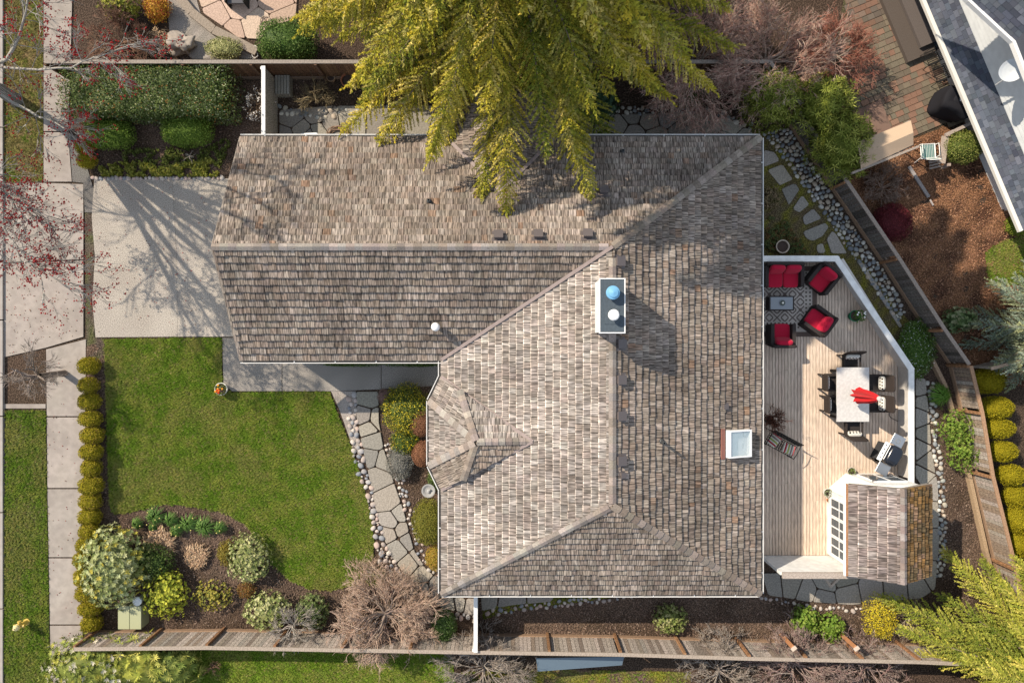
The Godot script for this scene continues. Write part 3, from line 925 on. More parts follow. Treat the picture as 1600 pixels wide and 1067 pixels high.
func house() -> void:
	var H := thing("house", "large house with weathered cedar shake hip roof and white gutters", "house")
	var E := 2.7
	var R := 4.9
	# weathered cedar, paler on front slope and some bay facets, browner elsewhere; under the conifer flecked with rust coloured lichen
	var grey := [Color(0.36, 0.315, 0.285), Color(0.4, 0.352, 0.32), Color(0.32, 0.275, 0.245), Color(0.44, 0.395, 0.36), Color(0.36, 0.305, 0.272)]   # the paler, silvery set
	var dark_brown := [Color(0.3, 0.25, 0.212), Color(0.325, 0.272, 0.23), Color(0.262, 0.215, 0.182), Color(0.36, 0.305, 0.262), Color(0.3, 0.24, 0.198)]  # the darker, browner set for the other slopes and bay facets
	var brown := dark_brown
	var xl := -9.28
	var xr := 8.47
	var xw := -2.4
	var zn := -6.95
	var zs := 0.62
	var zb := 8.6
	var nr := Vector3(3.1, R, -2.92)      # where the two ridges meet
	var sr := Vector3(3.1, R, 5.07)
	var gl := Vector3(xl, R, -2.92)
	var ne := Vector3(xr, E, zn)
	var se := Vector3(xr, E, zb)
	var sw := Vector3(xw, E, zb)
	var vl := Vector3(xw, E, zs)
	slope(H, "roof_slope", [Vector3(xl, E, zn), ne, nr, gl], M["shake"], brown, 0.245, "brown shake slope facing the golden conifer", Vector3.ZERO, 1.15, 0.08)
	slope(H, "roof_slope", [Vector3(xl, E, zs), vl, nr, gl], M["shake"], dark_brown, 0.26, "dark shake slope over the garage walk")
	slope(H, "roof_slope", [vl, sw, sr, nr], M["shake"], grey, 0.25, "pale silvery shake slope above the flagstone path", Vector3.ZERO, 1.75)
	slope(H, "roof_slope", [sw, se, sr], M["shake"], dark_brown, 0.25, "triangular shake slope above the mulch strip")
	slope(H, "roof_slope", [se, ne, nr, sr], M["shake"], dark_brown, 0.25, "shake slope with skylight beside the deck", Vector3.ZERO, 1.15, 0.05)
	var keys := slopes.keys()
	var n_north: Vector3 = slopes[keys[0]][1]
	var n_south: Vector3 = slopes[keys[1]][1]
	var n_west: Vector3 = slopes[keys[2]][1]
	var n_low: Vector3 = slopes[keys[3]][1]
	var n_east: Vector3 = slopes[keys[4]][1]
	# the bay roof over the front door side
	var ap := Vector3(-1.16, 3.92, 3.24)
	var rb := Vector3(0.66, 3.92, 3.22)
	var b1 := Vector3(-2.4, 2.71, 1.2)
	var b2 := Vector3(-2.8, 2.7, 2.03)
	var b3 := Vector3(-2.8, 2.7, 4.22)
	var b4 := Vector3(-2.4, 2.71, 5.05)
	var v1 := b1.lerp(rb, 0.22)
	var v2 := b4.lerp(rb, 0.26)
	for k in 2:   # the two slant facets are flat
		var f: Array = [[b1, b2, v1], [b4, b3, v2]][k]
		var fn: Vector3 = (f[1] - f[0]).cross(ap - f[0]).normalized()
		var fy: float = f[0].y - ((f[2].x - f[0].x) * fn.x + (f[2].z - f[0].z) * fn.z) / fn.y
		if k == 0: v1.y = fy
		else: v2.y = fy
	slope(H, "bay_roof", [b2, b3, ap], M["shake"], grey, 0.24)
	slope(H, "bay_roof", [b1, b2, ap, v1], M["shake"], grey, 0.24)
	slope(H, "bay_roof", [b3, b4, v2, ap], M["shake"], dark_brown, 0.24)
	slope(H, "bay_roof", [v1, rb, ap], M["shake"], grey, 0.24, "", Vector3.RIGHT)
	slope(H, "bay_roof", [v2, rb, ap], M["shake"], dark_brown, 0.24, "", Vector3.RIGHT)
	# the cross gable under the conifer
	var ct := Vector3(-0.38, 3.86, -4.85)
	var co := Vector3(-0.38, 3.86, -8.3)
	slope(H, "gable_roof", [Vector3(-2.25, E, zn), Vector3(-2.25, E, -8.3), co, ct], M["shake"], brown, 0.245)
	slope(H, "gable_roof", [Vector3(1.5, E, -8.3), Vector3(1.5, E, zn), ct, co], M["shake"], brown, 0.245)
	lay_shakes()
	var all := slopes.values()
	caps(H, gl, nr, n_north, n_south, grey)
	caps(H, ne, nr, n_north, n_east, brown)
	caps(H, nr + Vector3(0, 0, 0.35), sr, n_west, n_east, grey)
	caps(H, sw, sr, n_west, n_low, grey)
	caps(H, se, sr, n_low, n_east, dark_brown)
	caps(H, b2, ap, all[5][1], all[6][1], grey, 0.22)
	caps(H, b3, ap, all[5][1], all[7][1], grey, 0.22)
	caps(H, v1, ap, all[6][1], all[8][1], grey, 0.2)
	caps(H, v2, ap, all[7][1], all[9][1], dark_brown, 0.2)
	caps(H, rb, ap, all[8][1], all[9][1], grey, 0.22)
	caps(H, co, ct, all[10][1], all[11][1], brown)
	# valley flashings
	for f in [[vl, nr], [b1, rb], [b4, rb], [Vector3(-2.25, E, zn), ct], [Vector3(1.5, E, zn), ct]]:
		var up := Vector3(0, 0.105, 0)
		bar_part("valley_flashing", H, M["flashing"], f[0] + up, f[1] + up, 0.11, 0.02)
	# gutters: troughs along the eaves, hung on white fascia boards
	for g in [[Vector3(xl, E, zn), Vector3(-2.3, E, zn)], [Vector3(-2.3, E, zn), Vector3(-2.3, E, -8.3)], [Vector3(1.55, E, -8.3), Vector3(1.55, E, zn)], [Vector3(1.55, E, zn), ne], [ne, se], [se, sw], [sw, b4], [b4, b3], [b3, b2], [b2, b1], [b1, vl], [vl, Vector3(xl, E, zs)]]:
		var p: Vector3 = g[0]
		var q: Vector3 = g[1]
		var d := (q - p).normalized()
		var out := Vector3(d.z, 0, -d.x)
		var b := Buf.new()
		bar(b, p + out * 0.05 - Vector3(0, 0.13, 0), q + out * 0.05 - Vector3(0, 0.13, 0), 0.11, 0.015, Color(0.2, 0.18, 0.16))
		bar(b, p + out * 0.115 - Vector3(0, 0.06, 0), q + out * 0.115 - Vector3(0, 0.06, 0), 0.026, 0.13, Color(0.8, 0.79, 0.77))
		bar(b, p - Vector3(0, 0.11, 0) - out * 0.02, q - Vector3(0, 0.11, 0) - out * 0.02, 0.02, 0.17, Color(0.9, 0.9, 0.9))
		var len := (q - p).length()
		for i in int(len / 1.4):
			var m := p.lerp(q, (i + 0.6) * 1.4 / len)
			bar(b, m + out * 0.0 - Vector3(0, 0.0, 0), m + out * 0.12 - Vector3(0, 0.0, 0), 0.025, 0.02, Color(0.8, 0.8, 0.8))
		part(b, "gutter", M["gutter_white"], H)
	for g in [[Vector3(xl - 0.02, E, zn), gl], [Vector3(xl - 0.02, E, zs), gl]]:
		bar_part("barge_board", H, M["timber"], g[0] + Vector3(0, -0.1, 0), g[1] + Vector3(-0.02, -0.1, 0), 0.04, 0.2, Vector3.UP, Color(0.3, 0.26, 0.22))
	# walls under the eaves
	var wall := func(x0: float, z0: float, x1: float, z1: float, h := 2.62) -> void:
		bar_part("wall", H, M["siding"], Vector3(x0, h / 2, z0), Vector3(x1, h / 2, z1), 0.16, h)
	wall.call(-8.85, -6.45, -1.9, -6.45)
	wall.call(-1.9, -6.53, -1.9, -7.9)
	wall.call(-1.98, -7.9, 1.1, -7.9)
	wall.call(1.1, -7.82, 1.1, -6.45)
	wall.call(1.1, -6.45, 7.9, -6.45)
	wall.call(7.9, -6.53, 7.9, 8.1)
	wall.call(7.82, 8.1, -1.9, 8.1)
	wall.call(-1.9, 8.18, -1.9, 5.0)
	wall.call(-1.9, 5.0, -2.3, 4.1)
	wall.call(-2.3, 4.1, -2.3, 2.1)
	wall.call(-2.3, 2.1, -1.9, 1.3)
	wall.call(-1.9, 1.3, -1.9, 0.1)
	wall.call(-1.98, 0.1, -8.85, 0.1)
	wall.call(-8.85, 0.18, -8.85, -6.37)
	var gb := Buf.new()
	gb.tri(Vector3(-8.85, 2.62, 0.1), Vector3(-8.85, 4.6, -2.92), Vector3(-8.85, 2.62, -6.45), Color.WHITE)
	part(gb, "gable_wall", M["siding"], H)
	var door := bar_part("garage_door", H, M["white_paint"], Vector3(-8.95, 1.1, -5.6), Vector3(-8.95, 1.1, -0.8), 0.05, 2.15)
	for i in 4:
		bar_part("door_panel", door, M["white_paint"], Vector3(-8.985, 0.35 + i * 0.52, -5.5), Vector3(-8.985, 0.35 + i * 0.52, -0.9), 0.03, 0.44)
	for wn in [[-6.2, 0.2, 0], [-3.8, 0.2, 0], [0.5, 8.2, 0], [3.5, 8.2, 0], [6.2, 8.2, 0], [8.0, 2.0, 1], [8.0, -1.5, 1], [8.0, 5.5, 1], [-2.4, 3.1, 1]]:
		var dv := Vector3(0, 0, 0.6) if wn[2] else Vector3(0.6, 0, 0)
		var c := Vector3(wn[0], 1.5, wn[1])
		var fr := bar_part("window", H, M["white_paint"], c - dv, c + dv, 0.06, 1.1)
		bar_part("pane", fr, M["dark_glass"], c - dv * 0.9, c + dv * 0.9, 0.075, 0.95)
	# chimney with its metal top, blue cowl and white flue
	var ch := Node3D.new()
	ch.name = "chimney"
	H.add_child(ch)
	ch.set_meta("label", "white boxed chimney with dark metal top, blue cowl and white flue")
	var cb := Buf.new()
	cb.box(Transform3D(Basis(), Vector3(2.95, 4.95, -1.05)), Vector3(0.72, 1.84, 1.56), Color.WHITE)
	part(cb, "chase", M["white_paint"], ch)
	cb = Buf.new()
	cb.box(Transform3D(Basis(), Vector3(2.95, 5.9, -1.05)), Vector3(0.7, 0.06, 1.54), Color.WHITE)
	part(cb, "metal_top", M["cap_grey"], ch)
	cb = Buf.new()
	for k in [[2.58, -1.05, 0.03, 1.62], [3.32, -1.05, 0.03, 1.62], [2.95, -1.845, 0.71, 0.03], [2.95, -0.255, 0.71, 0.03]]:
		cb.box(Transform3D(Basis(), Vector3(k[0], 5.9, k[1])), Vector3(k[2], 0.1, k[3]), Color.WHITE)
	part(cb, "rim", M["gutter_white"], ch)
	cb = Buf.new()
	cb.box(Transform3D(Basis(), Vector3(2.94, 5.935, -0.73)), Vector3(0.44, 0.015, 0.44), Color(1.15, 1.15, 1.15))
	part(cb, "flue_plate", M["cap_grey"], ch)
	cb = Buf.new()
	cb.lathe(spot(Vector3(2.94, 5.92, -1.42)), [Vector2(0.15, 0), Vector2(0.15, 0.16), Vector2(0.2, 0.17), Vector2(0.205, 0.24), Vector2(0.19, 0.26), Vector2(0.145, 0.27), Vector2(0.14, 0.31), Vector2(0.02, 0.345), Vector2(0.0, 0.345)], 24, Color.WHITE)
	part(cb, "cowl", M["blue_metal"], ch)
	cb = Buf.new()
	cb.lathe(spot(Vector3(2.96, 5.93, -0.77)), [Vector2(0.12, 0), Vector2(0.12, 0.2), Vector2(0.165, 0.22), Vector2(0.165, 0.26), Vector2(0.13, 0.3), Vector2(0.0, 0.32)], 24, Color.WHITE)
	part(cb, "flue_cap", M["gutter_white"], ch)
	# box vents, pipes and the white ball on its pipe
	for p in [[779, 371, 0], [841, 370, 0], [918, 369, 0], [943, 301, 0], [966, 409, 4], [968, 537, 4], [968, 593, 4], [968, 649, 4], [968, 719, 4], [972, 742, 4], [1132, 635, 4]]:
		var key: String = keys[p[2]]
		var n: Vector3 = slopes[key][1]
		var o := on_slope(p[0], p[1], key)
		var small := 0.6 if p[0] == 1132 or p[1] == 742 else 1.0
		var b := Buf.new()
		var bs := basis_from(Vector3(0, 0, 1) if p[2] == 4 else Vector3(1, 0, 0), n)
		b.box(Transform3D(bs, o + n * 0.08 * small), Vector3(0.25, 0.2, 0.25) * small, Color.WHITE)
		b.box(Transform3D(bs, o + n * 0.19 * small), Vector3(0.29, 0.03, 0.29) * small, Color(1.25, 1.2, 1.2))
		b.box(Transform3D(bs, o + n * 0.05), Vector3(0.42, 0.01, 0.42) * small, Color(1.1, 1, 1))
		part(b, "roof_vent", M["metal_brown"], H)
	for p in [[671, 315, 0, 0.1], [972, 238, 0, 0.1], [1033, 689, 4, 0.35]]:
		var o := on_slope(p[0], p[1], keys[p[2]])
		var b := Buf.new()
		b.lathe(spot(o), [Vector2(0.13, -0.05), Vector2(0.06, 0.12), Vector2(0.045, 0.13), Vector2(0.045, 0.16 + p[3]), Vector2(0.03, 0.16 + p[3]), Vector2(0.03, 0.1)], 12, Color.WHITE)
		part(b, "vent_pipe", M["metal_dark"], H)
	var o := on_slope(682, 511, keys[1])
	var vb := Buf.new()
	vb.lathe(spot(o), [Vector2(0.05, -0.05), Vector2(0.05, 0.25)], 12, Color.WHITE)
	vb.shell(spot(o + Vector3(0, 0.33, 0)), Vector3(0.145, 0.12, 0.145), 1.0, 10, 18, Color.WHITE)
	part(vb, "ball_vent", M["gutter_white"], H)
	# skylight: curb, frame, white shaft and pane
	var sn: Vector3 = slopes[keys[4]][1]
	var so := on_slope(1150, 692, keys[4])
	var sbs := basis_from(Vector3(0, 0, 1), sn)
	var sk := Node3D.new()
	sk.name = "skylight"
	H.add_child(sk)
	sk.set_meta("label", "square skylight with white frame and brown flashing")
	var kb := Buf.new()
	for k in [[0.43, 0, 0.05, 0.91], [-0.43, 0, 0.05, 0.91], [0, 0.43, 0.81, 0.05], [0, -0.43, 0.81, 0.05]]:
		kb.box(Transform3D(sbs, so + sbs.x * k[0] + sbs.z * k[1] + sn * 0.13), Vector3(k[2], 0.26, k[3]), Color.WHITE)
	part(kb, "frame", M["gutter_white"], sk)
	kb = Buf.new()
	kb.box(Transform3D(sbs, so + sn * 0.07), Vector3(0.8, 0.02, 0.8), Color.WHITE)
	part(kb, "shaft", M["white_paint"], sk)
	kb = Buf.new()
	kb.box(Transform3D(sbs, so + sn * 0.225), Vector3(0.81, 0.012, 0.81), Color.WHITE)
	part(kb, "pane", M["glass"], sk)
	kb = Buf.new()
	kb.box(Transform3D(sbs, so - sbs.z * 0.58 * signf(sbs.z.x) + sn * 0.06), Vector3(1.0, 0.05, 0.14), Color(0.9, 0.5, 0.42))
	part(kb, "flashing", M["flashing"], sk)

const DECK := 0.5

func deck() -> void:
	var D := thing("deck", "tan plank deck with white parapet behind the house", "deck")
	var pts := [1188, 404, 1303, 404, 1404, 572, 1404, 745, 1404, 868, 1188, 868]
	var poly := outline(pts, DECK)
	var kit := []
	var cols := [Color(0.64, 0.51, 0.405), Color(0.66, 0.53, 0.42), Color(0.62, 0.49, 0.39)]
	var x := poly[0].x
	var under := Buf.new()
	sheet(under, poly, DECK - 0.045, 1.0, [Color(0.07, 0.055, 0.045), Color(0.07, 0.055, 0.045)], 3)
	part(under, "subframe", M["timber"], D)
	while x < 14.45:
		var strip := PackedVector2Array([Vector2(x, -6), Vector2(x + 0.1, -6), Vector2(x + 0.1, 9), Vector2(x, 9)])
		for piece: PackedVector2Array in Geometry2D.intersect_polygons(strip, poly):
			var z0 := 1e9
			var z1 := -1e9
			for p in piece:
				z0 = minf(z0, p.y)
				z1 = maxf(z1, p.y)
			var z := z0
			var first := true
			while z < z1 - 0.05:
				var l := rnd(1.2, 4.6) if first else rnd(3.2, 5.0)
				first = false
				var e := z + l if z1 - z - l > 0.8 else z1
				for q: PackedVector2Array in Geometry2D.intersect_polygons(piece, PackedVector2Array([Vector2(x - 1, z), Vector2(x + 1, z), Vector2(x + 1, e - 0.006), Vector2(x - 1, e - 0.006)])):
					var b := Buf.new()
					b.prism(q, DECK - 0.03, DECK, 0.004, pick(cols, 0.035))
					part(b, "deck_board", M["deck_wood"], D)
				z = e
		x += 0.117
	# parapet walls with flat white caps
	var P := 1.2
	var line := [at2(1189, 410, DECK), at2(1301, 410, DECK), at2(1404, 574, DECK), at2(1404, 742, DECK)]
	for i in 3:
		var a: Vector2 = line[i]
		var c: Vector2 = line[i + 1]
		var d := (c - a).normalized()
		var out := Vector2(d.y, -d.x) * 0.08
		bar_part("parapet_wall", D, M["white_paint"], Vector3(a.x + out.x, (P - 0.1) / 2 - 0.02, a.y + out.y), Vector3(c.x + out.x, (P - 0.1) / 2 - 0.02, c.y + out.y), 0.15, P - 0.1, Vector3.UP, Color(0.75, 0.71, 0.68))
	var capline := [at2(1189, 404, P), at2(1308, 404, P), at2(1425, 577, P), at2(1425, 752, P)]
	for i in 3:
		var a: Vector2 = capline[i]
		var c: Vector2 = capline[i + 1]
		var d := (c - a).normalized() * 0.06
		bar_part("parapet_cap", D, M["white_paint"], Vector3(a.x - d.x, P - 0.02 - i * 0.003, a.y - d.y), Vector3(c.x + d.x, P - 0.02 - i * 0.003, c.y + d.y), 0.21, 0.045)
	# tall white screen at the lower end
	var s0 := at(1190, 868, DECK)
	var s1 := at(1302, 868, DECK)
	bar_part("screen_wall", D, M["white_paint"], Vector3(s0.x, 1.2, s0.z + 0.06), Vector3(s1.x, 1.2, s1.z + 0.06), 0.1, 2.2)
	bar_part("screen_beam", D, M["timber"], Vector3(s0.x + 0.05, 2.37, s0.z + 0.1), Vector3(s1.x + 0.05, 2.37, s1.z + 0.1), 0.2, 0.1, Vector3.UP, Color(0.4, 0.345, 0.3))
	bar_part("brace", D, M["timber"], Vector3(s1.x - 1.1, 2.2, s1.z + 0.2), Vector3(s1.x - 0.6, 1.6, s1.z + 0.75), 0.08, 0.08, Vector3.UP, Color(0.38, 0.32, 0.27))
	bar_part("brace", D, M["timber"], Vector3(s1.x - 0.55, 2.2, s1.z + 0.2), Vector3(s1.x - 0.6, 1.55, s1.z + 0.78), 0.08, 0.08, Vector3.UP, Color(0.38, 0.32, 0.27))
	shed()

func shed() -> void:
	var S := thing("garden_shed", "small white garden shed with shake gable roof at deck corner", "shed")
	var E := 2.7
	var R := 3.5
	var xa := 11.49
	var xb := 14.3
	var xm := 12.9
	var z0 := 4.86
	var z1 := 8.0
	var pale := [Color(0.29, 0.24, 0.225), Color(0.33, 0.28, 0.265), Color(0.25, 0.205, 0.19), Color(0.37, 0.32, 0.3)]
	var moss := [Color(0.2, 0.125, 0.06), Color(0.26, 0.15, 0.06), Color(0.16, 0.115, 0.065), Color(0.22, 0.14, 0.07)]
	var before := slopes.size()
	slope(S, "roof_slope", [Vector3(xa, E, z0), Vector3(xa, E, z1), Vector3(xm, R, z1), Vector3(xm, R, z0)], M["shake"], pale, 0.29, "", Vector3.ZERO, 1.9)
	slope(S, "roof_slope", [Vector3(xb, E, z1), Vector3(xb, E, z0), Vector3(xm, R, z0), Vector3(xm, R, z1)], M["shake"], moss, 0.22, "rust brown mossy roof slope", Vector3.ZERO, 1.15, 0.4)
	lay_shakes()
	var all := slopes.values()
	caps(S, Vector3(xm, R, z1), Vector3(xm, R, z0), all[before][1], all[before + 1][1], pale, 0.24)
	bar_part("eave_board", S, M["timber"], Vector3(xa - 0.05, E - 0.02, z0), Vector3(xa - 0.05, E - 0.02, z1), 0.07, 0.08, Vector3.UP, Color(0.38, 0.2, 0.11))
	bar_part("gutter", S, M["gutter_white"], Vector3(xa - 0.11, E - 0.04, z0), Vector3(xa - 0.11, E - 0.04, z1), 0.04, 0.1)
	# walls: west, cut corner, north, east, south
	var w := [Vector3(11.83, 0, 7.9), Vector3(11.83, 0, 5.55), Vector3(12.5, 0, 4.97), Vector3(14.0, 0, 4.97), Vector3(14.0, 0, 7.9)]
	var names := ["wall", "wall", "wall", "wall", "wall"]
	for i in 5:
		var p: Vector3 = w[i]
		var q: Vector3 = w[(i + 1) % 5]
		bar_part(names[i], S, M["white_paint"], p + Vector3(0, 1.33, 0), q + Vector3(0, 1.33, 0), 0.1, 2.66)
	for z in [4.98, 7.9]:
		var g := Buf.new()
		g.tri(Vector3(11.75, E - 0.1, z), Vector3(14.05, E - 0.1, z), Vector3(xm, R - 0.12, z), Color.WHITE)
		part(g, "gable", M["white_paint"], S)
	var winx := func(z: float) -> void:
		var f := bar_part("window", S, M["gutter_white"], Vector3(11.755, 1.55, z - 0.33), Vector3(11.755, 1.55, z + 0.33), 0.05, 1.3)
		for zz in [-0.16, 0.16]:
			for yy in [1.24, 1.86]:
				bar_part("pane", f, M["dark_glass"], Vector3(11.75, yy, z + zz - 0.13), Vector3(11.75, yy, z + zz + 0.13), 0.055, 0.54)
	for z in [6.05, 6.75, 7.45]: winx.call(z)
	for xx in [12.95, 13.55]:
		var f := bar_part("window", S, M["gutter_white"], Vector3(xx - 0.28, 1.55, 4.895), Vector3(xx + 0.28, 1.55, 4.895), 0.05, 1.2)
		for yy in [1.26, 1.84]:
			bar_part("pane", f, M["dark_glass"], Vector3(xx - 0.24, yy, 4.89), Vector3(xx + 0.24, yy, 4.89), 0.055, 0.5)
	bar_part("floodlight", S, M["metal_dark"], Vector3(12.5, 2.2, 4.75), Vector3(12.68, 2.2, 4.75), 0.12, 0.1)

var RED := Color(0.42, 0.012, 0.04)
var WEAVE := Color.WHITE

func club_chair(label: String, where: Vector3, turn: float, wide: float, seats: int, called := "club_chair", cat := "armchair") -> void:
	# faces +z before turning
	var o := thing(called, label, cat, where, turn, "red cushioned deck lounge set" if seats == 1 else "")
	var b := Buf.new()
	b.box(spot(Vector3(0, 0.17, 0)), Vector3(wide - 0.02, 0.3, 0.74), WEAVE)
	part(b, "base", M["wicker"], o)
	for s in [-1, 1]:
		b = Buf.new()
		b.shell(spot(Vector3(s * (wide / 2 - 0.06), 0.36, 0.0)), Vector3(0.065, 0.26, 0.4), 0.3, 8, 16, WEAVE)
		part(b, "arm", M["wicker"], o)
		b = Buf.new()
		b.box(spot(Vector3(s * (wide / 2 - 0.06), 0.627, 0.0)), Vector3(0.125, 0.02, 0.8), Color(1.5, 1.45, 1.4))
		part(b, "arm_rest", M["wicker"], o)
	b = Buf.new()
	b.shell(Transform3D(Basis(Vector3.RIGHT, -0.14), Vector3(0, 0.46, -0.39)), Vector3(wide / 2, 0.38, 0.06), 0.3, 8, 20, Color(1.2, 1.15, 1.1))
	part(b, "backrest", M["wicker"], o)
	var inner := wide - 0.26
	for i in seats:
		var cx := -inner / 2 + inner / seats * (i + 0.5)
		b = Buf.new()
		b.shell(spot(Vector3(cx, 0.39, 0.05)), Vector3(inner / seats / 2 - 0.006, 0.08, 0.36), 0.35, 10, 24, tone(RED, 0.05))
		part(b, "seat_cushion", M["cloth"], o)
		b = Buf.new()
		b.shell(Transform3D(Basis.from_euler(Vector3(-0.38, 0, rnd(-0.06, 0.06))), Vector3(cx, 0.62, -0.24)), Vector3(inner / seats / 2 * 0.98, 0.24, 0.1), 0.5, 12, 24, tone(RED * 1.12, 0.05), lump, 0.05)
		part(b, "back_cushion", M["cloth"], o)

func dining_chair(label: String, where: Vector3, turn: float) -> void:
	# faces +z
	var o := thing("dining_chair", label, "chair", where, turn, "six dark dining chairs around the stone table")
	var dark := Color(1.1, 0.95, 0.9)
	for sx in [-1, 1]:
		for sz in [-1, 1]:
			var b := Buf.new()
			b.box(spot(Vector3(sx * 0.27, 0.21, sz * 0.25)), Vector3(0.05, 0.42, 0.05), dark)
			part(b, "leg", M["wicker"], o)
		var a := Buf.new()
		a.box(spot(Vector3(sx * 0.29, 0.62, 0.0)), Vector3(0.06, 0.04, 0.6), dark)
		a.box(spot(Vector3(sx * 0.29, 0.52, 0.27)), Vector3(0.05, 0.2, 0.05), dark)
		part(a, "arm", M["wicker"], o)
	var s := Buf.new()
	s.box(spot(Vector3(0, 0.43, 0)), Vector3(0.56, 0.05, 0.58), Color(2.6, 1.7, 1.3))
	part(s, "seat", M["wicker"], o)
	s = Buf.new()
	s.shell(Transform3D(Basis(Vector3.RIGHT, -0.2), Vector3(0, 0.78, -0.33)), Vector3(0.31, 0.36, 0.035), 0.3, 8, 18, dark)
	part(s, "backrest", M["wicker"], o)
	s = Buf.new()
	var t := Transform3D(Basis(Vector3.RIGHT, -0.35), Vector3(0, 0.64, -0.2))
	s.shell(t, Vector3(0.25, 0.12, 0.075), 0.5, 10, 20, Color(0.72, 0.69, 0.62))
	var cu := part(s, "cushion", M["cloth"], o)
	s = Buf.new()
	for i in 4:
		for k in 2:
			var p := t * Vector3(-0.175 + i * 0.115 + (k * 0.03), -0.02 + k * 0.085, 0.055)
			s.shell(Transform3D(Basis(Vector3.RIGHT, 0.5), p), Vector3(0.036, 0.036, 0.036), 1.0, 6, 10, Color(0.02, 0.018, 0.018))
	part(s, "dot_print", M["plain"], cu)

func pot(label: String, where: Vector3, r: float, h: float, col: Color, rim: Color) -> Node3D:
	var o := thing("plant_pot", label, "plant pot", where)
	var b := Buf.new()
	b.lathe(Transform3D.IDENTITY, [Vector2(r * 0.7, 0), Vector2(r * 0.95, h * 0.9)], 22, col)
	part(b, "pot", M["plain"], o)
	b = Buf.new()
	b.lathe(Transform3D.IDENTITY, [Vector2(r * 0.95, h * 0.88), Vector2(r * 1.06, h * 0.9), Vector2(r * 1.06, h), Vector2(r * 0.92, h), Vector2(r * 0.88, h * 0.8)], 22, rim)
	part(b, "rim", M["plain"], o)
	b = Buf.new()
	b.lathe(Transform3D.IDENTITY, [Vector2(r * 0.9, h * 0.78), Vector2(0, h * 0.82)], 16, Color(0.07, 0.05, 0.04))
	part(b, "soil", M["plain"], o)
	return o

